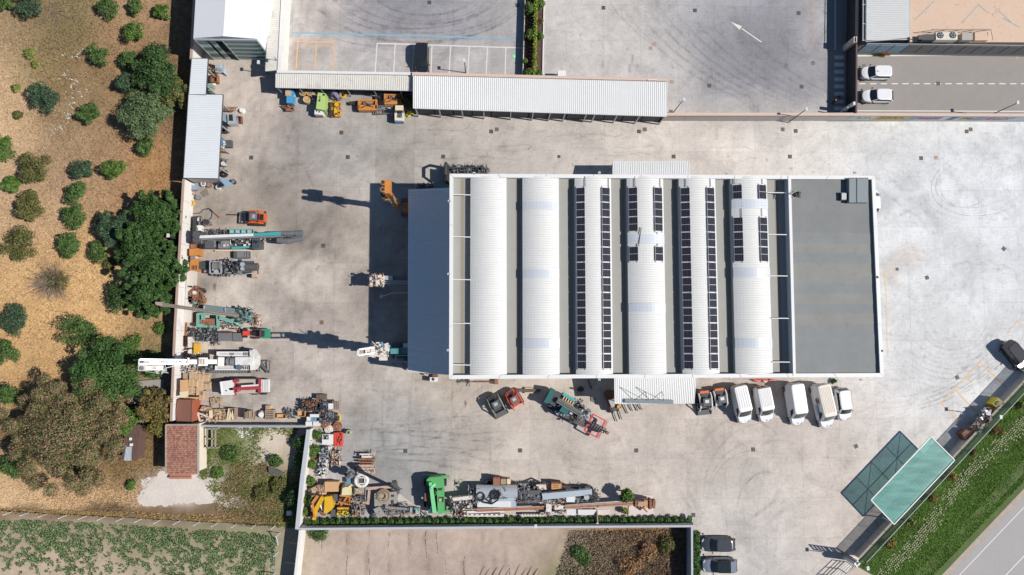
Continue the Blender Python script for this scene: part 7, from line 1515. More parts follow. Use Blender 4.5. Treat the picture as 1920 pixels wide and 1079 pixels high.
t = mach('roller', 'brown roller bed under the drums', 'rollers', 575,183); add(t, 'bar', rst, ('r', 565,178.5,590,180.5,.2,.5),('r', 590,176,597,178,.2,.4)); clut(t, 582,170,597,182,.3,.9,26,505,(('part', pur),('part', crm)), .3,.7)
t = mach('generator', 'lime green generator with a dark round port', 'generator', 600,190); add(t, 'canopy', lime, ('p', [(596,174),(610.5,175.5),(609,207),(592.5,204)], .3,1.9)); add(t, 'port', dkg, ('c', 607,178,1.9,1.93,.16),('r', 599,180,600.5,191,1.9,1.92),('c', 598.5,189,1.9,1.93,.12)); add(t, 'side_step', drk, ('r', 608,180,612,208,.3,1.1))
t = mach('generator', 'small white generator at the foot of the lime green one', 'generator', 597,211); add(t, 'canopy', wpt, ('p', [(590,205),(605.5,206),(605,216),(589.5,214.5)], .2,1.2)); add(t, 'port', dkg, ('c', 593.5,208,1.2,1.22,.11),('c', 598.5,210,1.2,1.22,.11)); add(t, 'front_grille', mid, ('r', 591,215.5,604,217.5,.2,.9))
t = mach('hose_cart', 'violet and grey hose cart right of the lime green generator', 'hose cart', 630,178); add(t, 'reel', pur, ('c', 626,174,.3,1.0,.38),('b', (624,170,1.1),(636,184,1.0), .5,.3)); coil(t, 643,178,.6,.42,2,.08, yel, 'yellow_coil'); coil(t, 637,184,.3,.35,2,.08, pur, 'violet_coil'); clut(t, 622,168,640,188,.3,1.1,30,507,(('part', pur),('part', mid)), .25,.6)
t = mach('pump_trailer', 'yellow pump trailer loaded with fittings', 'pump', 630,203); add(t, 'base', org, ('r', 621,190,638,219,.2,.6)); add(t, 'engine', yel, ('r', 626,201,635,212,.6,1.1),('c', 631,196,.6,1.2,.3)); clut(t, 622,190,638,217,.6,1.2,60,509,(('fitting', yel),('fitting', org),('fitting', dkg)), .35,.7)
def broom(label, x, y):
    t = mach('road_broom', label, 'road broom', x, y, 'orange road brooms below the weathered shed'); add(t, 'hood', org, ('r', x - 17, y + 2, x + 17, y + 12,.3,1.1),('r', x - 17, y - 8, x + 16, y - 5,.4,1.0),('r', x - 18, y - 8, x - 15.5, y + 9,.3,1.1),('r', x + 14.5, y - 9, x + 17, y + 9,.3,1.1)); add(t, 'brush', M('brush_brown', 'a8876c', rough=.95, var=.3),('t', [(x - 14, y - 3,.5),(x + 13, y - 3,.5)], .35,10)); add(t, 'drawbar', dkg, ('b', (x - 33, y - 3,.5),(x - 18, y + 4,.5), .14,.14),('b', (x - 33, y - 3,.5),(x - 18, y - 2,.5), .12,.12),('r', x - 34, y - 5, x - 31, y + 1,.2,.6)); add(t, 'linkage', dkg, ('t', [(x - 7, y - 4,1.1),(x - 1, y, 1.3),(x + 6, y + 4,1.2)], .07,6),('t', [(x - 12, y + 8,1.2),(x - 2, y + 3,1.3),(x + 12, y + 6,1.1)], .05,6))
broom('lower left of two orange road brooms, dark brush showing', 689,195); broom('upper right of two orange road brooms, nearest the shed edge', 738,184)
t = mach('grey_lattice_frame', 'grey lattice frame standing behind the cream and blue lorry cab', 'frame', 722,207); add(t, 'bar', mid, *[('b', (707 + 4.2 * k, 200,.8),(707 + 4.2 * k, 213.5,.8), .08,.1) for k in range(4)], ('b', (706,206,.8),(738,206,.8), .09,.1),('b', (706,213.5,.7),(735,212.5,.7), .09,.1),('b', (706,200,.8),(736,198,.9), .09,.1),('b', (722,198,.9),(733,213,.8), .1,.1),('b', (735,197,1),(735,213,.9), .12,.12))
t = mach('lorry_cab', 'cream and blue lorry cab without its bed, by the end of the shed', 'truck cab', 748,213); add(t, 'roof', crm, ('r', 741,198,756,207,.4,2.3)); add(t, 'bonnet', M('cab_cream', 'f0dfc4', rough=.5),('p', [(740,208),(757,208),(756.5,227),(740,226)], .3,1.3)); add(t, 'engine_bay', M('bay_blue', '5b7890', rough=.5, var=.4, sc=4),('r', 745,210,754,221,1.3,1.34)); add(t, 'front_bumper', blu, ('r', 740,226.5,757,228.5,.2,1.0)); add(t, 'window', glass_m, ('r', 742,207,755,208.6,1.2,2.1)); clut(t, 746,210,753,220,1.3,1.5,14,513,(('part', dkg),('part', mid)), .25,.5)
for x, y in ((742,224),(755,224)): g = G(x, y, .4); mb = MB(); mb.tube([(g[0] - .1, g[1], .38),(g[0] + .1, g[1], .38)], .4,12); part('wheel', mb, tyre_m, t)
t = mach('yellow_hose_heap', 'heap of yellow hose beside the lorry cab', 'hose', 768,214); add(t, 'hose', M('hose_yellow', 'd8d23c', rough=.6),('t', [(762,216,.3),(766,210,.4),(771,212,.4),(768,218,.3)], .13,6),('t', [(764,212,.5),(770,209,.5),(775,212,.4),(772,216,.3)], .13,6),('t', [(765,219,.2),(770,213,.5),(776,210,.3)], .12,6))

# stored goods beside the wall shed on the left
t = mach('grey_sheet_stack', 'crumpled grey metal sheets by the upper end of the wall shed', 'metal sheets', 408,129); add(t, 'sheet', slv, ('p', [(403,122),(413,120),(414,134),(404,136)], .3,.9),('p', [(412,121),(421,121),(420,137),(413,134)], .2,.7),('p', [(418,128),(425,130),(424,141),(419,138)], .1,.4)); add(t, 'fold', M('sheet_blue', '8fa2b5', rough=.4),('p', [(406,127),(416,128),(415,133),(406,132)], .9,1.1)); clut(t, 393,120,404,135,.2,1.1,20,601,(('part', dkg),('part', ply)), .4,.7)
crate('rusty_cage', 'rusty square cage below the crumpled grey sheets', 395,139,407,154,.9, rst, 'cage', slats=0)
t = mach('green_canister', 'greenish canister and hose next to the step of the wall shed', 'canister', 394,163); add(t, 'body', M('canister', '8ba695', rough=.6, var=.2),('c', 394.5,160,.1,1.0,.3),('p', [(391,163),(397,163),(395,174),(391,173)], .1,.8)); add(t, 'bag', capm, ('p', [(397,157),(404,156),(402,160),(398,160)], .1,.4))
t = mach('rust_rack', 'rusty ladder rack sticking out of the wall shed', 'rack', 430,205); add(t, 'rail', rst, ('b', (419,201.5,.8),(446,201.5,.8), .08,.1),('b', (419,208.5,.7),(440,208.5,.7), .08,.1)); add(t, 'rung', rst, *[('b', (421 + 3.4 * k, 201.5,.8),(421 + 3.4 * k, 208.5,.75), .1,.08) for k in range(7)])
t = mach('white_sheet_roll', 'white crumpled sheet at the end of the rusty ladder rack', 'sheet', 453,207); g = G(453,207,.4); mb = MB(); mb.cyl(g[0], g[1], 0,.45,.42,10,.3); part('roll', mb, capm, t)
t = mach('cab_shell', 'grey cab shell with a dark glass top beside the wall shed', 'cab', 433,224); add(t, 'body', slv, ('p', [(426,213),(440,213),(443,232),(427,233)], .1,1.3)); add(t, 'window', glass_m, ('p', [(429,215),(436,215),(437,227),(429,227)], 1.3,1.33)); add(t, 'side_panel', M('sheet_blue'),('p', [(438,215),(442,216),(444,231),(440,232)], .3,1.0),('p', [(417,212),(423,214),(424,230),(417,226)], .3,1.2))
crate('rusty_bin', 'dark rusty bin right of the cab shell', 443,218,452,230,.7, M('container_brown'), 'bin')
crate('black_bin', 'black box tucked against the wall shed below the cab shell', 416,233,422,248,.9, dkg, 'box')
t = mach('blue_unit', 'small blue and white unit halfway down the wall shed', 'machine', 417,265); add(t, 'body', M('panel_blue'),('p', [(413,257),(420,260),(420,274),(412,278)], .1,1.0)); add(t, 'pad', drk, ('r', 422,263,434,276,.1,.7)); clut(t, 412,258,422,277,.7,1.2,20,611,(('part', capm),('part', mid)), .25,.5); add(t, 'orange_foot', org, ('r', 414,281,423,284,.1,.3),('b', (418,278,.3),(418,284,.3), .1,.1))
t = mach('motor_unit', 'small motor with a pale cap near the lower end of the wall shed', 'motor', 416,307); clut(t, 411,299,423,312,.2,.8,34,613); add(t, 'cap', wru, ('c', 418,307,.3,.9,.28))
t = mach('tyre', 'lone black tyre lying at the lower end of the wall shed', 'tyre', 420,326); g = G(420.5,326,.3); mb = MB(); mb.ring(g[0], g[1], .25,.36,.17,20,8); part('ring', mb, tyre_m, t); add(t, 'pad', M('pad_brown', '8d8277'),('r', 409,315,419,327,.02,.15))
t = mach('steel_sheet', 'square dark steel sheet lying tilted on the concrete', 'steel sheet', 384,361); add(t, 'plate', M('plate_brown', '827870', rough=.7, var=.15),('p', [(375,361),(387,353),(392,366),(381,370)], .01,.06))
t = mach('hose_line', 'black hose curling over the concrete left of the orange skid steer', 'hose', 390,395); add(t, 'hose', hose, ('t', [(362,401,.05),(374,400,.05),(382,393,.05),(391,391,.05),(398,399,.05),(396,409,.05),(388,415,.05)], .05,5),('t', [(384,393,.08),(394,392,.05),(401,400,.05),(408,406,.05)], .04,5)); add(t, 'plug', redo, ('r', 409,405.5,412,409,.02,.15))
t = mach('mixer_bowl', 'tipped steel bowl with wires beside the open frame at the wall', 'bowl', 388,418); g = G(388,418,.8); mb = MB(); mb.cyl(g[0], g[1], .05,.75,.35,14,.5); part('bowl', mb, mid, t); add(t, 'opening', dkg, ('c', 387,417,.76,.78,.38)); clut(t, 380,412,398,424,.1,.9,22,621,(('wire', mid),('wire', rst)), .15,.7)
t = mach('wall_frame_goods', 'open dark frame with white boards against the left wall', 'frame', 370,418); add(t, 'frame', dkg, ('r', 361,406,367,434,.1,1.0),('b', (368,406,1),(377,406,1), .1,.1),('b', (377,406,1),(376,422,1), .1,.1)); add(t, 'board', wpt, ('r', 370,409,376,415,.1,.7),('r', 369,423,379,434,.1,.7))
for i, (x, y, lb, m_) in enumerate([(360,351, 'blue-grey crate at the top of the left wall corner', M('sheet_blue')),(352,361, 'orange struts stacked below the blue-grey crate', rst),(361,381, 'brass coloured hose coil hanging at the left wall', yel),(371,370, 'small grey drum near the steel sheet', mid),(381,345, 'white bucket at the foot of the wall shed', capm),(391,347, 'brown bucket beside the white one', rst),(415,348, 'pale green bin by the blue tarpaulin', M('canister')),(409,351, 'white basin left of the pale green bin', capm),(437,341, 'dark motor at the tip of the blue tarpaulin', dkg)]):
    t = mach(['crate', 'strut_pile', 'hose_coil', 'drum', 'bucket', 'bucket', 'bin', 'basin', 'motor'][i], lb, ['crate', 'struts', 'hose', 'drum', 'bucket', 'bucket', 'bin', 'basin', 'motor'][i], x, y)
    if i == 0: add(t, 'body', m_, ('p', [(356,346),(371,349),(369,356),(358,356)], .2,.9))
    elif i == 1: add(t, 'strut', m_, ('b', (355,355,.8),(368,361,.8), .12,.1),('b', (356,361,.6),(366,366,.6), .12,.1),('b', (356,352,.8),(357,366,.8), .12,.1))
    elif i == 2: coil(t, x, y, .6,.34,2,.06, m_, 'coil')
    else: add(t, 'body', m_, ('c', x, y, 0,.5,.3,12,.34)); add(t, 'rim', mid, ('c', x, y, .5,.53,.22,12))
# net fence scrap, yellow skip
t = mach('yellow_skip', 'yellow skip with white sacks standing by the net fence', 'skip', 1870,755); add(t, 'body', M('skip_yellow', 'e6cf3c', rough=.5, var=.06),('p', [(1860.5,758),(1871.5,745.5),(1881,754),(1868,764)], .2,1.5)); add(t, 'sack', M('sack_pale', 'e4dcae', rough=.9),('c', 1876,757,1.2,1.75,.3),('c', 1872,758,1.2,1.7,.22)); add(t, 'lip', rst, ('b', (1868,765,1.3),(1882,756,1.3), .12,.2))
t = mach('rusty_skip', 'rusty brown open skip at the lower end of the fence scrap', 'skip', 1812,813); add(t, 'body', M('container_brown'),('p', [(1802,814),(1812,805),(1828,812),(1809,825)], .1,1.1)); add(t, 'floor_sheet', M('skip_tan', 'd0a686', rough=.9),('p', [(1803,814),(1811,806),(1820,809),(1808,819)], 1.1,1.14))
t = mach('scrap_heap', 'silver and brown scrap heap lying along the wall under the net fence', 'scrap pile', 1842,787); 
for i, (x, y) in enumerate([(1852,772),(1846,780),(1851,788),(1840,790),(1836,798),(1832,806),(1829,802)]): clut(t, x - 6, y - 6, x + 6, y + 6,.2,1.6,34,700 + i * 3,(('foil', slv),('timber_piece', woodg),('fragment', dkg)) if i % 2 else (('foil', capm),('timber_piece', rst)), .5,1.3)
add(t, 'bag', M('foil_pale', 'd8d4dc', rough=.3),('p', [(1848,769),(1858,772),(1858,779),(1850,780)], .8,1.7),('p', [(1845,792),(1857,784),(1859,788),(1848,796)], .8,1.3))
# cabinets and bits on walls
mb = MB(); mb.pr(1046,132.5,1061.5,145.5,.05,1.7); t = single('white_cabinet', mb, capm, 'white cabinet behind the pink capped wall, right of the planting bed', 'cabinet')
mb = MB(); mb.pr(1215,149.6,1231,151,3.9,4.05); single('white_trim', mb, capm, 'short white strip on the pink coping near the right end of the long shed', 'strip')

# lamps
def lamp(label, bx, by, h, tx=None, ty=None, arm=True, head='d8dde0', grp='yard lamp posts'):
    t = mach('lamp_post', label, 'lamp post', bx, by, grp); b = G(bx, by); dx, dy = (tx or 0),(ty or 0)
    mb = MB(); mb.tube([(b[0], b[1], 0),(b[0], b[1], h)], [.07,.05], 6); part('pole', mb, dark, t)
    hx_, hy_ = b[0] + dx, b[1] + dy
    mb = MB(); mb.tube([(b[0], b[1], h),(hx_, hy_, h + .15)], .04,5); part('arm', mb, dark, t)
    mb = MB(); mb.box(hx_ - .16, hy_ - .24, h + .1, hx_ + .16, hy_ + .24, h + .24); part('lamp_head', mb, M('lamp_head', head), t)
lamp('lamp post at the right end of the white ribbed long shed', 1261,213,5.0,.15,.1); lamp('lamp post on the pinkish wall left of the zebra crossing', 1478,230,5.0,.15,.1); lamp('lamp post on the painted wall at the far top right', 1851,219,5.2,.15,.1)
lamp('lamp post beside the stretch of stalls behind the weathered shed', 532,131,4.2,-.1,-.2); lamp('thin lamp post between two empty stalls in the upper car park', 873,137,3.6,-.05,.15); lamp('lamp post on the net fence beyond the rusty skip', 1833,777,4.2,-.1,.1); lamp('lamp post behind the gate sign tower', 1591,1042,5.2,-.4,.1); lamp('lamp post on the left wall near the long teal rig', 343,452,3.8,-.1,.1); lamp('lamp post at the hedge behind the silver rig', 1003,975,3.0,-.1,0); lamp('lamp post near the corner of the tent hall shade', 503,139,3.5,-.1,.1)
for i, (x, y, lb) in enumerate([(842,377, 'top of three on the left parapet of the hall'),(841,514, 'middle of three on the left parapet of the hall'),(840,657, 'lowest of three on the left parapet of the hall'),(889,325, 'leftmost on the top parapet of the hall'),(1124,324, 'between the top canopy and the second vault end'),(1363,324, 'on the top parapet above the sixth vault'),(1604,323, 'on the top parapet above the stair head'),(1645,520, 'on the right parapet halfway down'),(1654.5,658, 'on the right parapet near its lower corner'),(1124,712, 'on the bottom parapet left of the lower canopy'),(1371,711, 'on the bottom parapet above the first van'),(1616,712, 'on the bottom parapet right of the people carrier'),(884,713, 'on the bottom parapet near the left corner')]):
    t = thing('flood_lamp', 'small floodlight ' + lb, 'floodlight', G(x, y, H0 - .4), 'floodlights round the hall parapet'); add(t, 'bracket', steel, ('c', x, y, H0 - .5, H0 - .05,.06,6)); add(t, 'lamp_head', M('lamp_head'),('r', x - 2.2, y - 1.8, x + 2.2, y + 2.2, H0 - .2, H0)); add(t, 'glass', drk, ('r', x - 1.4, y + .2, x + 1.6, y + 1.6, H0, H0 + .01))
# drains
dm = M('drain_iron', '5d5a59', rough=.7, var=.1); dt = M('drain_tan', 'b59f92', rough=.8, var=.1); dbk = M('drain_brown', '7d6a60', rough=.8, var=.1)
DR = [(630,1,1, 'at the upper car park top edge, left'),(805,5,0, 'at the top edge, above the black car'),(970,10,0, 'in the corner where the two blue lines meet'),(1131.5,15,0, 'right of the planting bed near the top edge'),(1303,20,0, 'up left of the white arrow'),(1497.5,25,0, 'left of the row of tan covers'),(1227,83,1, 'upper brown one of a close pair in the upper yard'),(1220,91,1, 'lower brown one of a close pair in the upper yard'),(1330,161,0, 'below the white arrow'),(1503,163,0, 'left of the zebra crossing'),(1259.5,154,1, 'at the corner of the pink wall'),(1258,210,2, 'at the foot of the shed-end lamp post'),(652,295,0, 'right of the wall shed in the open yard'),(831,294,0, 'above the black rig'),(1048,294,0, 'above the small dark canopy shade'),(1263,294,0, 'above the top canopy'),(1481,294,0, 'above the divider wall of the hall'),(1727,297,0, 'left one of a pair right of the hall'),(1755,296,1, 'right one of a pair right of the hall'),(606,461,0, 'right of the long teal rig'),(603,605,2, 'left of the mast shadow in the middle yard'),(975,845,0, 'below the charcoal skid steer'),(1193,845,0, 'below the lower canopy'),(1412,843,0, 'below the vans'),(1300,966,0, 'at the right end of the hedge'),(760,846,0, 'left of the green machine'),(471,296,0, 'between the wall shed and the middle yard'),(921,247,0, 'grey left one of a pair below the long shed'),(931.5,243,2, 'brown right one of a pair below the long shed'),(1198,247,0, 'grey one of a pair below the end of the long shed'),(1209,243,2, 'brown one of a pair below the end of the long shed'),(1467.5,243,2, 'brown one below the pinkish wall'),(1492,246,0, 'grey one below the pinkish wall'),(1812.5,247,0, 'grey one below the painted wall'),(1820,243,2, 'brown one below the painted wall'),(640,249,0, 'dark one below the yellow pump trailer'),(650,244,1, 'tan one below the yellow pump trailer'),(1522,8,1, 'topmost of five in a column'),(1522.5,26,1, 'second of five in a column'),(1522.5,43,1, 'third of five in a column'),(1523.5,60,1, 'fourth of five in a column'),(1524,75,1, 'lowest of five in a column'),(1738,521,0, 'tilted, right of the hall flat roof'),(1682,505,0, 'small, nearest the hall right wall'),(1605,837,0, 'tilted, left of the green canopy shade'),(1794.5,708,0, 'tilted, beside the faded orange stalls'),(1882,467,0, 'turned on its corner at the far right'),(1759,157,0, 'on the dashed centre line of the road'),(1907,108,1, 'below the upper road line at the far right')]
for x, y, k, lb in DR:
    t = thing('drain_cover', ('dark', 'tan', 'brown')[k] + ' square drain cover ' + lb, 'drain cover', G(x, y), 'drain covers set in the concrete'); a_ = 0
    if 'tilted' in lb or 'corner at' in lb: a_ = 15 if 'hall flat' in lb else (45 if 'corner' in lb else 22)
    g = G(x, y); hs = .21 if 'small' in lb else .27; t.rotation_euler = (0,0, R(a_)); OFF[t.name] = (0,0,0)
    mb = MB(); mb.box(-hs, -hs, -.01, hs, hs, .012); part('plate', mb, (dm, dt, dbk)[k], t)
    mb = MB()
    for q in range(4): mb.box(-hs + .05,-hs + .07 + q * .12 * hs / .27,.012, hs - .05,-hs + .12 + q * .12 * hs / .27,.02)
    part('grid', mb, dark if k == 0 else (dt, dt, dbk)[k], t)
for x, y, lb, r_ in ((1524.5,118.5, 'round grey manhole left of the zebra crossing', .33),(1620,124, 'round grey manhole by the upper white hatchback', .3),(1474,123, 'pale round manhole in the upper yard', .3)):
    mb = MB(); mb.pc(x, y, -.01,.012, r_, 20); single('manhole', mb, M('manhole', '7c7877', rough=.8), lb, 'manhole', 'drain covers set in the concrete')
# ================================================================ vegetation
def leafm(key, c=None, isl=.38, rough=.6):
    return M(key, c, rough=rough, var=.22, sc=.9, island=isl, spec=.25)
LF = {'mid': leafm('leaf_mid', '55703a'), 'dark': leafm('leaf_dark', '3b5332'), 'deep': leafm('leaf_deep', '456034'), 'fresh': leafm('leaf_fresh', '5f7c38'), 'blue': leafm('leaf_blue', '485f45'), 'lime': leafm('leaf_lime', '8d964e'),
      'brown': leafm('leaf_brown', '7d6748'), 'flower': leafm('seed_cluster', 'a3826a', .32), 'olive': leafm('leaf_olive', '6b6c3d'), 'gold': leafm('leaf_gold', '94803c', .3), 'red': leafm('leaf_rust', 'a98460')}
bark = M('bark', '7d6b5a', rough=.95, var=.3)
def crown_np(rs, blobs, n, s, flat=.75, inner=.55):
    """leaf quads spread through the outer volume of several overlapping clumps"""
    b = np.array(blobs, float); wts = b[:, 3] ** 2; k = rs.choice(len(b), n, p=wts / wts.sum())
    d = rs.normal(size=(n, 3)); d /= np.linalg.norm(d, axis=1)[:, None]; d[:, 2] = np.abs(d[:, 2]) * (1 - .35 * (rs.rand(n) < .35) * 2)
    r = b[k, 3] * (inner + (1.16 - inner) * rs.rand(n) ** .6) * (.82 + .36 * rs.rand(n))
    c = b[k, :3] + d * r[:, None] * np.array([1,1, flat])
    nrm = d * .8 + rs.normal(size=(n, 3)) * .55 + np.array([0,0,.35]); nrm /= np.linalg.norm(nrm, axis=1)[:, None]
    t = np.cross(nrm, rs.normal(size=(n, 3))); t /= np.linalg.norm(t, axis=1)[:, None] + 1e-9; u = np.cross(nrm, t)
    sz = s * (.55 + .9 * rs.rand(n))[:, None]
    v = np.stack([c - t * sz, c + u * sz * .36 + nrm * sz * .15, c + t * sz, c - u * sz * .36 + nrm * sz * .15], 1)
    return v.reshape(-1,3)
def np_mesh(name, v, mats, mi=None, quad=4):
    n = len(v) // quad; me = bpy.data.meshes.new(name); me.vertices.add(len(v)); me.vertices.foreach_set('co', np.asarray(v, np.float32).ravel())
    me.loops.add(len(v)); me.loops.foreach_set('vertex_index', np.arange(len(v), dtype=np.int32)); me.polygons.add(n); me.polygons.foreach_set('loop_start', np.arange(0, len(v), quad, dtype=np.int32))
    try: me.polygons.foreach_set('loop_total', np.full(n, quad, np.int32))
    except Exception: pass
    for m in (mats if isinstance(mats, list) else [mats]): me.materials.append(m)
    if mi is not None: me.polygons.foreach_set('material_index', np.asarray(mi, np.int32))
    me.update(calc_edges=True); me.validate(); return me
def blobset(rs, r, h, nb, spread=.55, br=.5):
    out = [(0,0, h * .55, r * .62)]
    for _ in range(nb):
        a = rs.rand() * 6.28; q = r * spread * (.5 + .7 * rs.rand()); out.append((q * math.cos(a), q * math.sin(a), h * (.3 + .45 * rs.rand()), r * br * (.5 + .6 * rs.rand())))
    return out
def trunk_mb(r, h, rs, limbs=5, base=-.2):
    mb = MB(); mb.tube([(0,0, base),(.03 * r, 0, h * .3),(0,.04 * r, h * .6)], [.09 * r + .03,.07 * r + .02,.03 * r + .01], 7)
    for k in range(limbs):
        a = k * 6.28 / limbs + rs.rand(); q = r * .6; mb.tube([(0,0, h * .25),(q * .5 * math.cos(a), q * .5 * math.sin(a), h * .45),(q * math.cos(a), q * math.sin(a), h * .62)], [.045 * r + .015,.03 * r + .01,.012], 5)
    return mb
PROTO = {}
def plant(name, label, cat, px, py, rpx, h, kind, nleaf, s, group, nb=9, mats=None, mix=None, seed=0, ref=.5, key=None, squash=1.0, rot=None, br=.5, spread=.55, limbs=5, zb=GZ):
    """crown centre seen at (px, py); rpx crown radius in photo pixels"""
    g = G(px, py, h * ref); r = rpx / (1280 / (CH - h * .6))
    rs = np.random.RandomState(seed + 1)
    t = thing(name, label, cat, (g[0], g[1], zb), group); OFF[t.name] = (0,0,0)
    pk = (key, kind, nleaf)
    if key and pk in PROTO:
        cm, tm_, r0 = PROTO[pk]
    else:
        bl = blobset(rs, r, h, nb, spread, br); v = crown_np(rs, bl, nleaf, s); ms = mats or [LF[kind]]
        mi = rs.choice(len(ms), nleaf, p=mix) if mix else None
        cm = np_mesh('crown', v, ms, mi); tm_ = mesh_of('trunk', trunk_mb(r, h, rs, limbs), bark); r0 = r
        if key: PROTO[pk] = (cm, tm_, r0)
    for nm, m in (('crown', cm),('trunk', tm_)):
        o = bpy.data.objects.new(nm, m); COL.objects.link(o); o.parent = t
    k = r / r0; t.scale = (k, k * squash, (k + 1) / 2); t.rotation_euler = (0,0, rot if rot is not None else rs.rand() * 6.28)
    return t
ORCH = [(199,13,21, 'mid', 'at the top edge, first of three in line left of the tent shade'),(252,12,15, 'mid', 'at the top edge, middle of three in line left of the tent shade'),(303,20,16, 'fresh', 'at the top edge, touching the tent shade'),
        (248,61,23, 'fresh', 'wide and flat, below the top three'),(186,103,19, 'mid', 'left of a pair under the wide flat one'),(239,110,19, 'mid', 'right of a pair under the wide flat one'),(83,182,27, 'blue', 'bluish with a ragged left side, alone at the upper left'),(166,215,21, 'mid', 'left of the big grey-green tree'),
        (274,272,19, 'mid', 'just below the big grey-green tree'),(211,317,22, 'fresh', 'spreading, left of the dark wall shade'),(151,314,21, 'blue', 'dark and round between two lighter ones'),(64,313,30, 'olive', 'broad olive coloured, in the left column'),
        (21,347,18, 'fresh', 'small bright one near the left edge'),(8,278,24, 'fresh', 'bright one cut by the left edge'),(140,360,20, 'mid', 'directly above the evenly round one'),(135,405,23, 'mid', 'evenly round, in the middle column'),(56,388,27, 'olive', 'with a side lobe, left column middle'),
        (41,457,33, 'olive', 'widest of the left column, lower down'),(125,461,23, 'mid', 'lowest of the middle column'),(181,473,19, 'mid', 'small, touching a dry patch near the tall trees'),(22,601,27, 'blue', 'dark, cut by the left edge on the straw'),(146,625,34, 'mid', 'large round, alone on the straw'),(10,662,24, 'mid', 'below the dark one at the left edge'),
        (8,738,22, 'mid', 'lowest at the left edge'),(228,560,31, 'deep', 'at the foot of the tall trees, over the straw'),(57,5,28, 'blue', 'dark, in the top left corner'),(12,5,14, 'mid', 'tiny, in the very corner of the picture')]
for i, (x, y, r_, kd, lb) in enumerate(ORCH):
    hh = .085 * r_ + .55
    plant('orchard_tree', 'orchard tree ' + lb, 'tree', x, y, r_, hh, kd, 2600 if r_ > 24 else 1700,.15, 'round orchard trees on the dry grass', seed=i * 7, key='o%d' % (i % 5) if r_ < 24 and kd == 'mid' else None, nb=16, br=.36, spread=.72, squash=.9 if 'wide' in lb else 1.0)
plant('big_tree', 'big grey-green tree beside the shaded strip, upper left', 'tree', 270,210,48,5.2, 'mid', 9000,.17, 'large trees along the left wall', nb=26, br=.3, spread=.78, seed=101, mats=[leafm('leaf_greygreen', '657850')])
plant('big_tree', 'large dark leafy tree above the grey-green one', 'tree', 297,138,46,5.0, 'deep', 8000,.19, 'large trees along the left wall', nb=22, br=.3, spread=.8, seed=103)
plant('big_tree', 'thin tree with yellowing leaves against the wall shade', 'tree', 331,175,24,4.0, 'olive', 1800,.2, 'large trees along the left wall', nb=12, br=.3, spread=.9, seed=105)
plant('big_tree', 'small round tree wedged left of the two big ones', 'tree', 232,155,18,3.0, 'blue', 1800,.17, 'large trees along the left wall', nb=10, seed=107)
plant('big_tree', 'small dark bush between the upper pair and the wall shade', 'tree', 292,100,22,2.6, 'dark', 1600,.17, 'large trees along the left wall', nb=10, seed=108)
clump = leafm('leaf_clump', '42602f', .5)
for i, (x, y, r_, h_, lb) in enumerate([(294,405,42,6.5, 'uppermost of the tall dense trees by the left wall'),(265,470,44,6.8, 'second of the tall dense trees, on the left side of the clump'),(296,500,40,7.2, 'third of the tall dense trees, next to the long teal rig'),(280,550,38,6.6, 'lowest of the tall dense trees by the mast tip')]):
    plant('dense_tree', lb, 'tree', x, y, r_, h_, 'deep', 14000,.2, 'tall dense trees by the left wall', mats=[clump], nb=110, br=.125, spread=.98, seed=120 + i)
plant('dense_tree', 'dark bluish tree on the left flank of the tall clump', 'tree', 210,430,33,3.6, 'blue', 4200,.17, 'tall dense trees by the left wall', nb=20, br=.33, spread=.75, seed=131)
plant('big_tree', 'wide green tree under the printed mast of the white rig', 'tree', 207,694,54,6.2, 'fresh', 15000,.16, None, nb=40, br=.28, spread=.85, seed=133, mats=[leafm('leaf_bright', '4b6c35')])
plant('big_tree', 'low green growth below the mast tip of the white rig', 'shrub', 285,685,30,1.8, 'fresh', 4200,.16, None, nb=20, br=.3, seed=134, mats=[leafm('leaf_bright')])
plant('flowering_tree', 'huge spreading tree covered in brown seed clusters, lower left', 'tree', 112,815,90,7.0, 'flower', 70000,.115, None, nb=95, br=.155, spread=1.0, ref=.6, seed=135, mats=[LF['flower'], LF['olive'], LF['mid']], mix=[.5,.16,.34])
plant('flowering_tree', 'upper lobe of brown-clustered tree reaching below the green one', 'tree', 185,745,46,5.6, 'flower', 15000,.12, None, nb=40, br=.22, spread=.95, seed=137, mats=[LF['flower'], LF['olive'], LF['mid']], mix=[.5,.2,.3])
plant('big_tree', 'green tree between the brown-clustered tree and the metal hut', 'tree', 235,790,30,3.8, 'fresh', 3600,.17, None, nb=18, br=.32, seed=139)
plant('big_tree', 'brown-leaved tree right of the narrow metal hut', 'tree', 292,760,32,4.2, 'brown', 4200,.18, None, nb=24, br=.26, spread=.85, seed=141, mats=[LF['brown'], LF['olive'], LF['gold']], mix=[.45,.35,.2])
plant('big_tree', 'yellow-green crowned tree above the dark lane by the tiled hut', 'tree', 300,795,22,3.8, 'olive', 2000,.18, None, nb=12, seed=143, mats=[LF['olive'], LF['gold']], mix=[.6,.4])
plant('bush', 'green bush at the foot of the huge brown-clustered tree', 'bush', 30,868,34,1.4, 'mid', 3200,.15, None, nb=20, br=.3, seed=145)
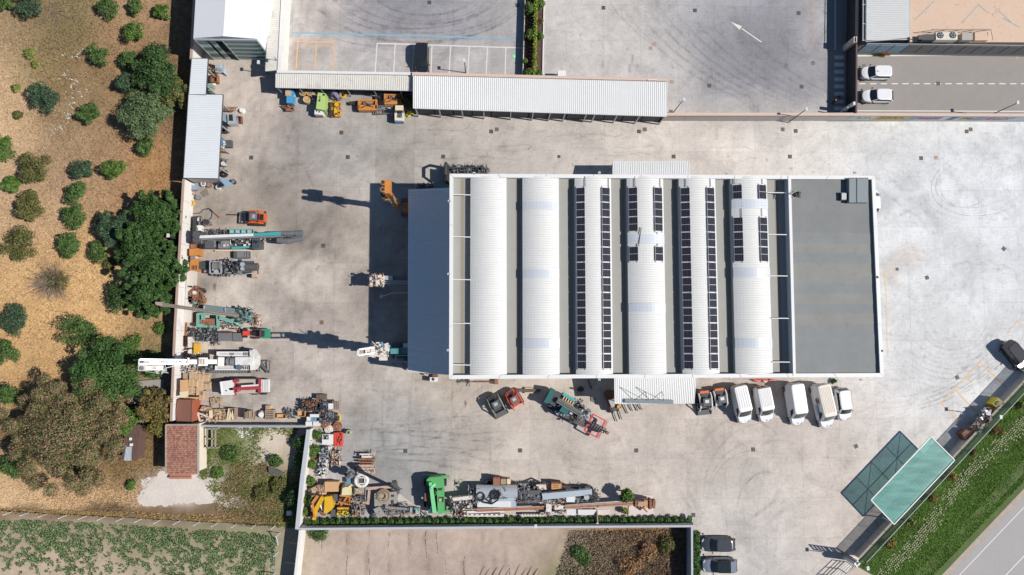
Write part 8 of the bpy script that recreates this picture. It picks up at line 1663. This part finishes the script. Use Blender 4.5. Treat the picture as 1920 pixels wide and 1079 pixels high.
# dead shrub: bare twigs
def dead(name, label, px, py, rpx, h, n, seed, lean=(0,0)):
    rs = random.Random(seed); g = G(px, py, h * .4); t = thing(name, label, 'shrub', (g[0], g[1], GZ)); OFF[t.name] = (0,0,0); r = rpx / 14.2; mb = MB()
    for k in range(n):
        a = rs.uniform(0,6.28); q = r * rs.uniform(.3,1); x1, y1 = q * math.cos(a) + lean[0] * q, q * math.sin(a) + lean[1] * q; zz = h * rs.uniform(.4,1)
        mb.tube([(0,0,0),(x1 * .5 + rs.uniform(-.15,.15), y1 * .5 + rs.uniform(-.15,.15), zz * .7),(x1, y1, zz)], [.03,.018,.008], 4, False)
        for j in range(3):
            b = a + rs.uniform(-.9,.9); u = rs.uniform(.45,.9); l_ = r * .25; mb.tube([(x1 * u, y1 * u, zz * u),(x1 * u + l_ * math.cos(b), y1 * u + l_ * math.sin(b), zz * u + .15)], [.014,.006], 3, False)
    part('twigs', mb, M('dead_twig', 'a08d7e', rough=.95, var=.2), t); return t
d_ = dead('dead_shrub', 'leafless grey shrub on the straw, between green orchard trees', 97,530,44,1.7,150,3)
rs = np.random.RandomState(77); me = np_mesh('leaves', crown_np(rs, [(.9,.2,.9,1.3),(1.6,0,.8,.8),(-.6,0,.7,1.2)], 900,.11), LF['olive']); o = bpy.data.objects.new('leaves', me); COL.objects.link(o); o.parent = d_
dead('fallen_branch', 'fallen dead branch near the top left corner', 92,18,38,.5,26,5,(.6,-.4))
for i, (x, y, r_, kd, lb) in enumerate([(55,100,13, 'lime', 'upper pale green weed patch, upper left field'),(67,120,9, 'lime', 'lower pale green weed patch, upper left field'),(30,165,10, 'lime', 'pale weed tuft left of the bluish orchard tree'),(33,215,11, 'olive', 'flat green tuft in the straw near the left edge'),(300,615,16, 'fresh', 'green shrub beside the bare strip left of the wall'),(250,640,22, 'fresh', 'low green shrubs in the band of mast shade'),(232,420,0, 'mid', ''),(205,495,15, 'olive', 'brownish low shrub left of the tall trees'),(245,910,12, 'fresh', 'green tuft left of the white gravel patch'),(150,898,26, 'olive', 'ragged low shrubs below the brown-clustered tree')]):
    if r_: plant('shrub', lb, 'shrub', x, y, r_, .7, kd, 900,.12, 'low shrubs and weeds in the dry field', nb=12, br=.35, seed=200 + i, limbs=3)
for i, (x, y, r_, kd, h_, lb) in enumerate([(567,830,20, 'deep', 2.0, 'dark bush outside the grey wall, uppermost of three'),(562,862,16, 'mid', 1.6, 'dark bush outside the grey wall, middle of three'),(553,935,22, 'dark', 2.0, 'dark bush outside the grey wall, lowest of three'),(516,865,16, 'mid', .8, 'low green bush on the bare ground left of the bushes'),(520,910,18, 'olive', .6, 'olive brush under the grey board shadow'),(490,925,20, 'olive', .5, 'brown-green brush left of the olive brush'),(430,850,20, 'mid', .3, 'green weeds right of the timber rack'),(408,888,14, 'fresh', .25, 'green weeds below the timber rack'),(600,1000,22, 'mid', .9, 'creeping green plant below the corner of the hedge'),(1085,1035,16, 'mid', .6, 'green clump in the middle of the bare plot'),(1098,1050,14, 'mid', .5, 'second green clump in the bare plot'),(1215,1035,22, 'red', .8, 'rust-brown shrub near the dark wall'),(1180,1060,26, 'red', .7, 'wide brown shrub at the bottom of the plot'),(1250,1020,20, 'olive', .8, 'olive brown shrub near the corner of the dark wall')]):
    plant('shrub', lb, 'shrub', x, y, r_, h_, kd, 1500,.13, 'bushes outside the lower walls', nb=14, br=.35, seed=240 + i, limbs=3)
# hedge behind the lower row: single clipped shrubs in a line
hk = [leafm('hedge_leaf', '4d7034', .4)]
for i in range(52):
    x = 572 + (1298 - 572) * (i + .5) / 52; y = 981.5 - (x - 572) * .0058
    plant('hedge_plant', 'clipped hedge shrub in the long row above the bottom wall', 'hedge', x, y, 9.6 + (i * 37 % 5) * .35,1.25, 'deep', 520,.13, 'clipped shrubs of the long hedge', nb=9, br=.42, mats=hk, seed=300 + i % 6, key='h%d' % (i % 6), zb=0, limbs=0, spread=.5)
for i in range(9):
    y = 1000 + i * 11; plant('hedge_plant', 'hedge shrub in the short row right of the slate wall', 'hedge', 1306, y, 8.5,1.1, 'deep', 520,.12, 'shrubs of the short hedge beside two cars', nb=9, br=.42, mats=hk, seed=330 + i % 3, key='g%d' % (i % 3), zb=0, limbs=0, spread=.5)
for i, (x, y, r_) in enumerate([(594,816,10),(589,846,11),(586,873,9),(582,902,10),(577,935,10),(574,958,9)]):
    plant('wall_shrub', ['topmost', 'second', 'third', 'fourth', 'fifth', 'lowest'][i] + ' young shrub in the narrow bed inside the grey wall', 'shrub', x, y, r_, 1.3, 'fresh', 900,.13, 'young shrubs in the bed inside the grey wall', nb=9, seed=350 + i, zb=0)
plant('young_tree', 'bright green young tree standing through the long rusty mast', 'tree', 1174,926,14,3.4, 'fresh', 2600,.16, None, nb=14, br=.4, seed=361, zb=0)
plant('young_tree', 'small lower green sprout below the rusty mast', 'shrub', 1172,957,8,1.2, 'lime', 600,.13, None, nb=6, seed=362, zb=0)
plant('climbing_plant', 'dark climbing plant filling the gap between the two shed roofs', 'plant', 767,190,12,1.8, 'olive', 1500,.14, None, nb=10, seed=363, zb=0, squash=1.0)
plant('wall_shrub', 'dark green plant by the right wall of the hall bottom', 'plant', 1562,715,6,.5, 'deep', 500,.1, None, nb=6, seed=364, zb=0)
for i, (x, y, r_) in enumerate([(992,17,11),(1012,8,10),(993,67,11),(1012,66,9),(993,137,9),(1010,138,7),(984,115,5),(1013,40,5)]):
    plant('bed_shrub', ['upper left', 'upper right', 'middle left', 'middle right', 'lower left', 'lower right', 'tiny left', 'brown spindly'][i] + ' shrub of the planting bed in the upper car park', 'shrub', x, y, r_, 1.6, 'fresh' if i != 7 else 'brown', 1300,.13, 'shrubs in the planting bed', nb=9, seed=370 + i, zb=0)
rs = np.random.RandomState(5); n = 2600; yy = rs.uniform(-10,143, n); xx = 1005 - yy * .022 + rs.normal(0,1.6, n); hz = rs.uniform(.9,1.5, n)
pts = np.array([G(a, b, c) for a, b, c in zip(xx, yy, hz)]); d = rs.normal(size=(n, 3)); d /= np.linalg.norm(d, axis=1)[:, None]; u = np.cross(d, rs.normal(size=(n, 3))); u /= np.linalg.norm(u, axis=1)[:, None]
v = np.stack([pts - d * .12, pts + u * .06, pts + d * .12, pts - u * .06], 1).reshape(-1,3); o = bpy.data.objects.new('hedge_strip', np_mesh('hedge_strip', v, leafm('leaf_yellowgreen', '98aa45'))); COL.objects.link(o); tag(o, 'thin yellow-green clipped hedge down the middle of the planting bed', 'hedge')
mb = MB()
for i in range(24): mb.pb((1005 - i * .14,-10 + i * 6.5,.5),(1005 - i * .14,-4 + i * 6.5,.5), .1,1.0)
single('bed_fence', mb, dark, 'dark fence inside the hedge of the planting bed', 'fence')
mb = MB(); mb.pb((985,-20,.12),(980.5,145,.12), .1,.12); single('bed_kerb', mb, wh, 'white kerb along the left of the planting bed', 'kerb'); mb = MB(); mb.pb((1020.5,-20,.08),(1017.5,140,.08), .12,.16); single('bed_kerb', mb, wh, 'white kerb along the right of the planting bed', 'kerb'); mb = MB(); mb.pb((984,-20,.5),(979,145,.5), .1,1.0); single('bed_border', mb, dark, 'thin black border fence left of the planting bed', 'fence')
# young ornamental trees on the grass bank
for i, (x, y, r_, kd) in enumerate([(1667,1020,13, 'gold'),(1704,979,8, 'lime'),(1749,933,10, 'gold'),(1782,891,12, 'gold'),(1824,849,9, 'brown'),(1868,807,12, 'gold'),(1913,761,10, 'lime')]):
    plant('bank_tree', ['lowest', 'second', 'third', 'fourth', 'fifth', 'sixth', 'topmost'][i] + ' young tree in the line on the grass bank, counted from the gate', 'tree', x, y, r_, 2.2, kd, 1100,.13, 'young yellowing trees on the grass bank', mats=[LF[kd], LF['olive']], mix=[.6,.4], nb=9, seed=400 + i, zb=-.05)
for i, (x, y, r_) in enumerate([(1616,993,15),(1755,817,11)]):
    pass
# ---- ground cover -------------------------------------------------------
def tufts(name, label, poly, n, size, hgt, seed, colf, keep=None, lean=.6, kind='stuff', zb=GZ):
    rs = np.random.RandomState(seed); P = np.array(poly, float); x0, y0 = P.min(0); x1, y1 = P.max(0)
    x = rs.uniform(x0, x1, n * 3); y = rs.uniform(y0, y1, n * 3); k = inside(x, y, poly)
    if keep is not None: k &= keep(x, y, rs)
    x, y = x[k][:n], y[k][:n]; n = len(x); w_ = np.array([G(a, b, zb) for a, b in zip(x, y)])
    a = rs.rand(n) * 6.28; s_ = size * (.5 + rs.rand(n)); d = np.stack([np.cos(a), np.sin(a), np.zeros(n)], 1); pd = np.stack([-np.sin(a), np.cos(a), np.zeros(n)], 1)
    h = (hgt * (.4 + .9 * rs.rand(n)))[:, None] * np.array([[0,0,1.0]]); l_ = lean * hgt * 1.5
    v = np.stack([w_ - d * s_[:, None] * .5, w_ + d * s_[:, None] * .5, w_ + h + pd * l_ * (rs.rand(n) * 2 - .3)[:, None] + d * s_[:, None] * .1], 1).reshape(-1,3)
    c = colf(x, y, rs); me = np_mesh(name, v, M('grass_blades', attr=True, rough=.9, var=.12, sc=2, island=.16, spec=.1), quad=3)
    setcol(me, np.repeat(c, 3,0)); o = bpy.data.objects.new(name, me); COL.objects.link(o); return tag(o, label, name.replace('_', ' '), kind=kind)
gcol = lambda f=1.0: (lambda x, y, rs: anchors(x, y, SOIL) * (f * (.85 + .4 * rs.rand(len(x))))[:, None] * .8 + anchors(x, y, SOIL).mean(-1, keepdims=True) * .25)
nt_ = lambda x, y, rs: ~inside(x, y, [(225,710),(312,705),(312,770),(225,770)]) & ((fbm(x, y, 22,9) + .25 * rs.rand(len(x))) > .42)
tufts('dry_grass', 'dry straw coloured grass of the orchard field', [(-10,-10),(366,-10),(320,800),(310,870),(250,960),(-10,960)], 70000,.13,.22,501, gcol(1.15), keep=nt_)
def greeny(c):
    b = lin(hx(c)) / GAIN
    return lambda x, y, rs: b[None] * (.6 + .8 * rs.rand(len(x)))[:, None]
tufts('green_weeds', 'green weeds between the tiled hut and the grey wall', [(385,800),(575,802),(556,990),(480,985),(400,930),(372,895)], 15000,.14,.2,503, greeny('758046'), keep=lambda x, y, rs: (fbm(x, y, 24,14) + .35 * rs.rand(len(x)) - .5 * np.exp(-(((x - 520) / 48) ** 2 + ((y - 838) / 38) ** 2))) > .6)
tufts('dry_grass', 'brown dry weeds filling the right end of the bottom plot', [(1070,996),(1292,992),(1296,1095),(1040,1095)], 16000,.16,.3,505, lambda x, y, rs: (anchors(x, y, SOIL) * .8 + .05) * (.8 + .7 * rs.rand(len(x)))[:, None], keep=lambda x, y, rs: fbm(x, y, 26,15) + .2 * rs.rand(len(x)) > .42)
fld = [(-10,978),(60,975),(480,1000),(520,1010),(512,1090),(-10,1090)]
# crop plants: little rosettes
rs = np.random.RandomState(9); n = 16000; x = rs.uniform(-5,520, n); y = rs.uniform(972,1085, n)
dens = fbm(x, y, 70,30) * .35 + .75 * fbm(x, y, 9,33) - .16 * (y - 1000) / 80 + .0002 * x
k = inside(x, y, fld) & (dens > .44 + .26 * rs.rand(n)); x, y = x[k], y[k]; ctr = np.array([G(a, b, GZ) for a, b in zip(x, y)])
L_ = 9; c = np.repeat(ctr, L_, 0); m = len(c); a = rs.rand(m) * 6.28; r_ = .17 * np.repeat(.4 + .8 * rs.rand(len(ctr)), L_); out = np.stack([np.cos(a), np.sin(a), np.zeros(m)], 1); sd = np.stack([-np.sin(a), np.cos(a), np.zeros(m)], 1); up = np.array([[0,0,1.0]])
hh = (.05 + .22 * rs.rand(m))[:, None]; r_ = r_[:, None]
v = np.stack([c + out * r_ * .15 + up * .03, c + out * r_ * .6 + sd * r_ * .28 + up * hh, c + out * r_ + up * hh * .8, c + out * r_ * .6 - sd * r_ * .28 + up * hh], 1).reshape(-1,3)
o = bpy.data.objects.new('crop_plants', np_mesh('crop_plants', v, leafm('crop_leaf', '7f9566', .4))); COL.objects.link(o); tag(o, 'scattered green crop plants on the pale soil below the post fence', 'crop', kind='stuff')
print('crop', len(ctr))
# verge grass with pale concrete lattice showing through
bank = [(1612,1062),(1945,712),(1990,700),(1990,830),(1735,1095),(1668,1095)]
mb = MB(); mb.sheet([(1606,1060),(1942,702),(2020,640),(2300,400),(2300,600),(1955,880),(1742,1104),(1680,1104)], -.06)
struct('grass_bank', mb, M('bank_soil', '5b6d3c', rough=.95, var=.3, sc=.6, fine=.25))
def bcol(x, y, rs):
    b = lin(hx('759a45')) / GAIN; q = (.55 + .9 * rs.rand(len(x))) * (.7 + .6 * fbm(x, y, 40,40)); return b[None] * q[:, None] * np.array([[1,1,1]])
dist = lambda x, y: ((x - 1612) * .727 + (y - 1062) * .686)         # pixels out from the fence line
tufts('bank_grass', 'bright green grass of the bank between fence and main road', bank, 80000,.12,.09,511, bcol, keep=lambda x, y, rs: (dist(x, y) < 122 + 6 * rs.rand(len(x))) & (rs.rand(len(x)) < np.where(abs(dist(x, y) - 96) < 9,1.1 - 1.5 * fbm(x, y, 30,41), 1)) & (rs.rand(len(x)) > .35 * np.exp(-((dist(x, y) - 38) / 18) ** 2)), zb=-.05)
uu, vv = np.meshgrid(np.arange(0,520,4.2), np.arange(6,80,4.2)); uu = uu.ravel() + (np.round(vv.ravel() / 4.2) % 2) * 1.8; vv = vv.ravel()
x = 1612 + uu * .686 + vv * .727; y = 1062 - uu * .727 + vv * .686; rs = np.random.RandomState(3)
band = np.exp(-((vv - 38 - 8 * np.sin(uu / 60)) / 17) ** 2) * (.2 + 1.1 * fbm(x, y, 22,50)); k = inside(x, y, bank) & (band + .5 * rs.rand(len(x)) > .76)
mb = MB(); lat = []
for a_, b_ in zip(x[k], y[k]):
    g = G(a_ + rs.normal() * .3, b_ + rs.normal() * .3,.09); s_ = .12 * (.4 + .9 * rs.rand()); c_, d_ = math.cos(.815), math.sin(.815)
    for sg in (1,-1):
        e = np.array([c_, d_ * sg]) if sg == 1 else np.array([-d_, c_]); f2 = np.array([-e[1], e[0]]) * .02; e = e * s_
        o_ = len(mb.v); mb.v += [(g[0] - e[0] - f2[0], g[1] - e[1] - f2[1], .09 + .004 * sg),(g[0] + e[0] - f2[0], g[1] + e[1] - f2[1], .09 + .004 * sg),(g[0] + e[0] + f2[0], g[1] + e[1] + f2[1], .09 + .004 * sg),(g[0] - e[0] + f2[0], g[1] - e[1] + f2[1], .09 + .004 * sg)]; mb.f.append([o_, o_ + 1, o_ + 2, o_ + 3]); mb.mi.append(0)
o = part('grass_pavers', mb, M('paver_pale', 'cdc8aa', rough=.9, var=.2), None); tag(o, 'pale lattice pavers showing through the green bank grass', 'pavers', kind='stuff')
tufts('roadside_weeds', 'weeds on the strip along the side road, tallest below the red bin', [(1608,94),(1700,95),(1700,108),(1608,103)], 2600,.16,.3,513, greeny('7f7f3e'), keep=lambda x, y, rs: (np.abs(x - 1652) < 40) & (y < 97 + 9 * np.exp(-((x - 1650) / 22) ** 2)), zb=0)
tufts('roadside_weeds', 'thin dry weeds along the strip further right', [(1700,94),(1925,92),(1925,101),(1700,102)], 1800,.14,.2,515, greeny('8d7f50'), keep=lambda x, y, rs: fbm(x, y, 30,60) > .5, zb=0)
tufts('bed_mulch', 'brown mulch and leaf litter of the planting bed', [(985,-10),(1020,-10),(1017,143),(980,143)], 2600,.1,.06,517, greeny('6d4f45'), zb=.01)
tufts('white_flowers', 'white flowering weeds by the grey wall and in the upper field', [(120,95),(165,90),(165,175),(100,280),(95,250)], 420,.12,.22,519, greeny('e6e6dc'), keep=lambda x, y, rs: fbm(x, y, 12,61) > .55)
tufts('white_flowers', 'patch of white flowers next to the low grey wall', [(440,798),(475,798),(478,822),(450,822)], 260,.12,.25,521, greeny('eeece2'))
tufts('bed_weeds', 'rust coloured weeds between the young wall shrubs', [(587,806),(602,806),(590,960),(572,975)], 2200,.14,.15,523, greeny('a87c5c'), keep=lambda x, y, rs: fbm(x, y, 14,62) > .45, zb=.0)
# post fence of the crop field
fx = [(24,959.5),(55,961),(89,963.5),(125.5,966),(162,967.5),(197,969),(232,971),(265.5,973),(301,975),(337,977),(374,979),(407,981),(444,982.5),(480,984),(516,985.5),(525,999.5),(521,1036),(516,1074)]
pf = thing('wire_fence', 'line of white concrete posts with wires between straw and crop field', 'fence', G(250,972)); pp_ = []
for x, y in fx:
    g = G(x, y, GZ); pp_.append(g); mb = MB(); mb.box(g[0] - .045, g[1] - .045, GZ - .1, g[0] + .045, g[1] + .045,1.65); part('fence_post', mb, wh, pf)
for a, b in zip(pp_[:-1], pp_[1:]):
    for zz in (.5,1.0,1.5): mb = MB(); mb.tube([(a[0], a[1], zz),(b[0], b[1], zz)], .012,3, False); part('wire', mb, mid, pf)
mb = MB(); mb.beam((pp_[15][0], pp_[15][1], 1.4), G(521.5,1022,.1), .09,.09); part('strut', mb, wh, pf)
mb = MB(); mb.pr(537,959,546,967, GZ, .5); single('white_block', mb, capm, 'white block lying in the bushes left of the wall corner', 'block')
mb = MB(); mb.pp([(503,876),(530,884),(530,893),(504,888)], .3,.36); single('dark_board', mb, drk, 'grey board lying on the weeds left of the dark bushes', 'board')

tufts('dry_weeds', 'dry brown weeds over the rough ground right of the tiled hut', [(440,870),(556,870),(552,985),(440,985),(400,950)], 9000,.14,.25,531, greeny('9c8a66'), keep=lambda x, y, rs: fbm(x, y, 22,70) + .35 * rs.rand(len(x)) - .4 * np.exp(-((x - 535) / 25) ** 2) > .62)
tufts('dry_weeds', 'brown weeds along the strip above the post fence', [(-5,950),(250,955),(540,968),(530,984),(-5,960)], 9000,.14,.25,533, greeny('b09468'), keep=lambda x, y, rs: (fbm(x, y, 18,71) + .3 * rs.rand(len(x)) > .58) & (y > 954 + .03 * x))
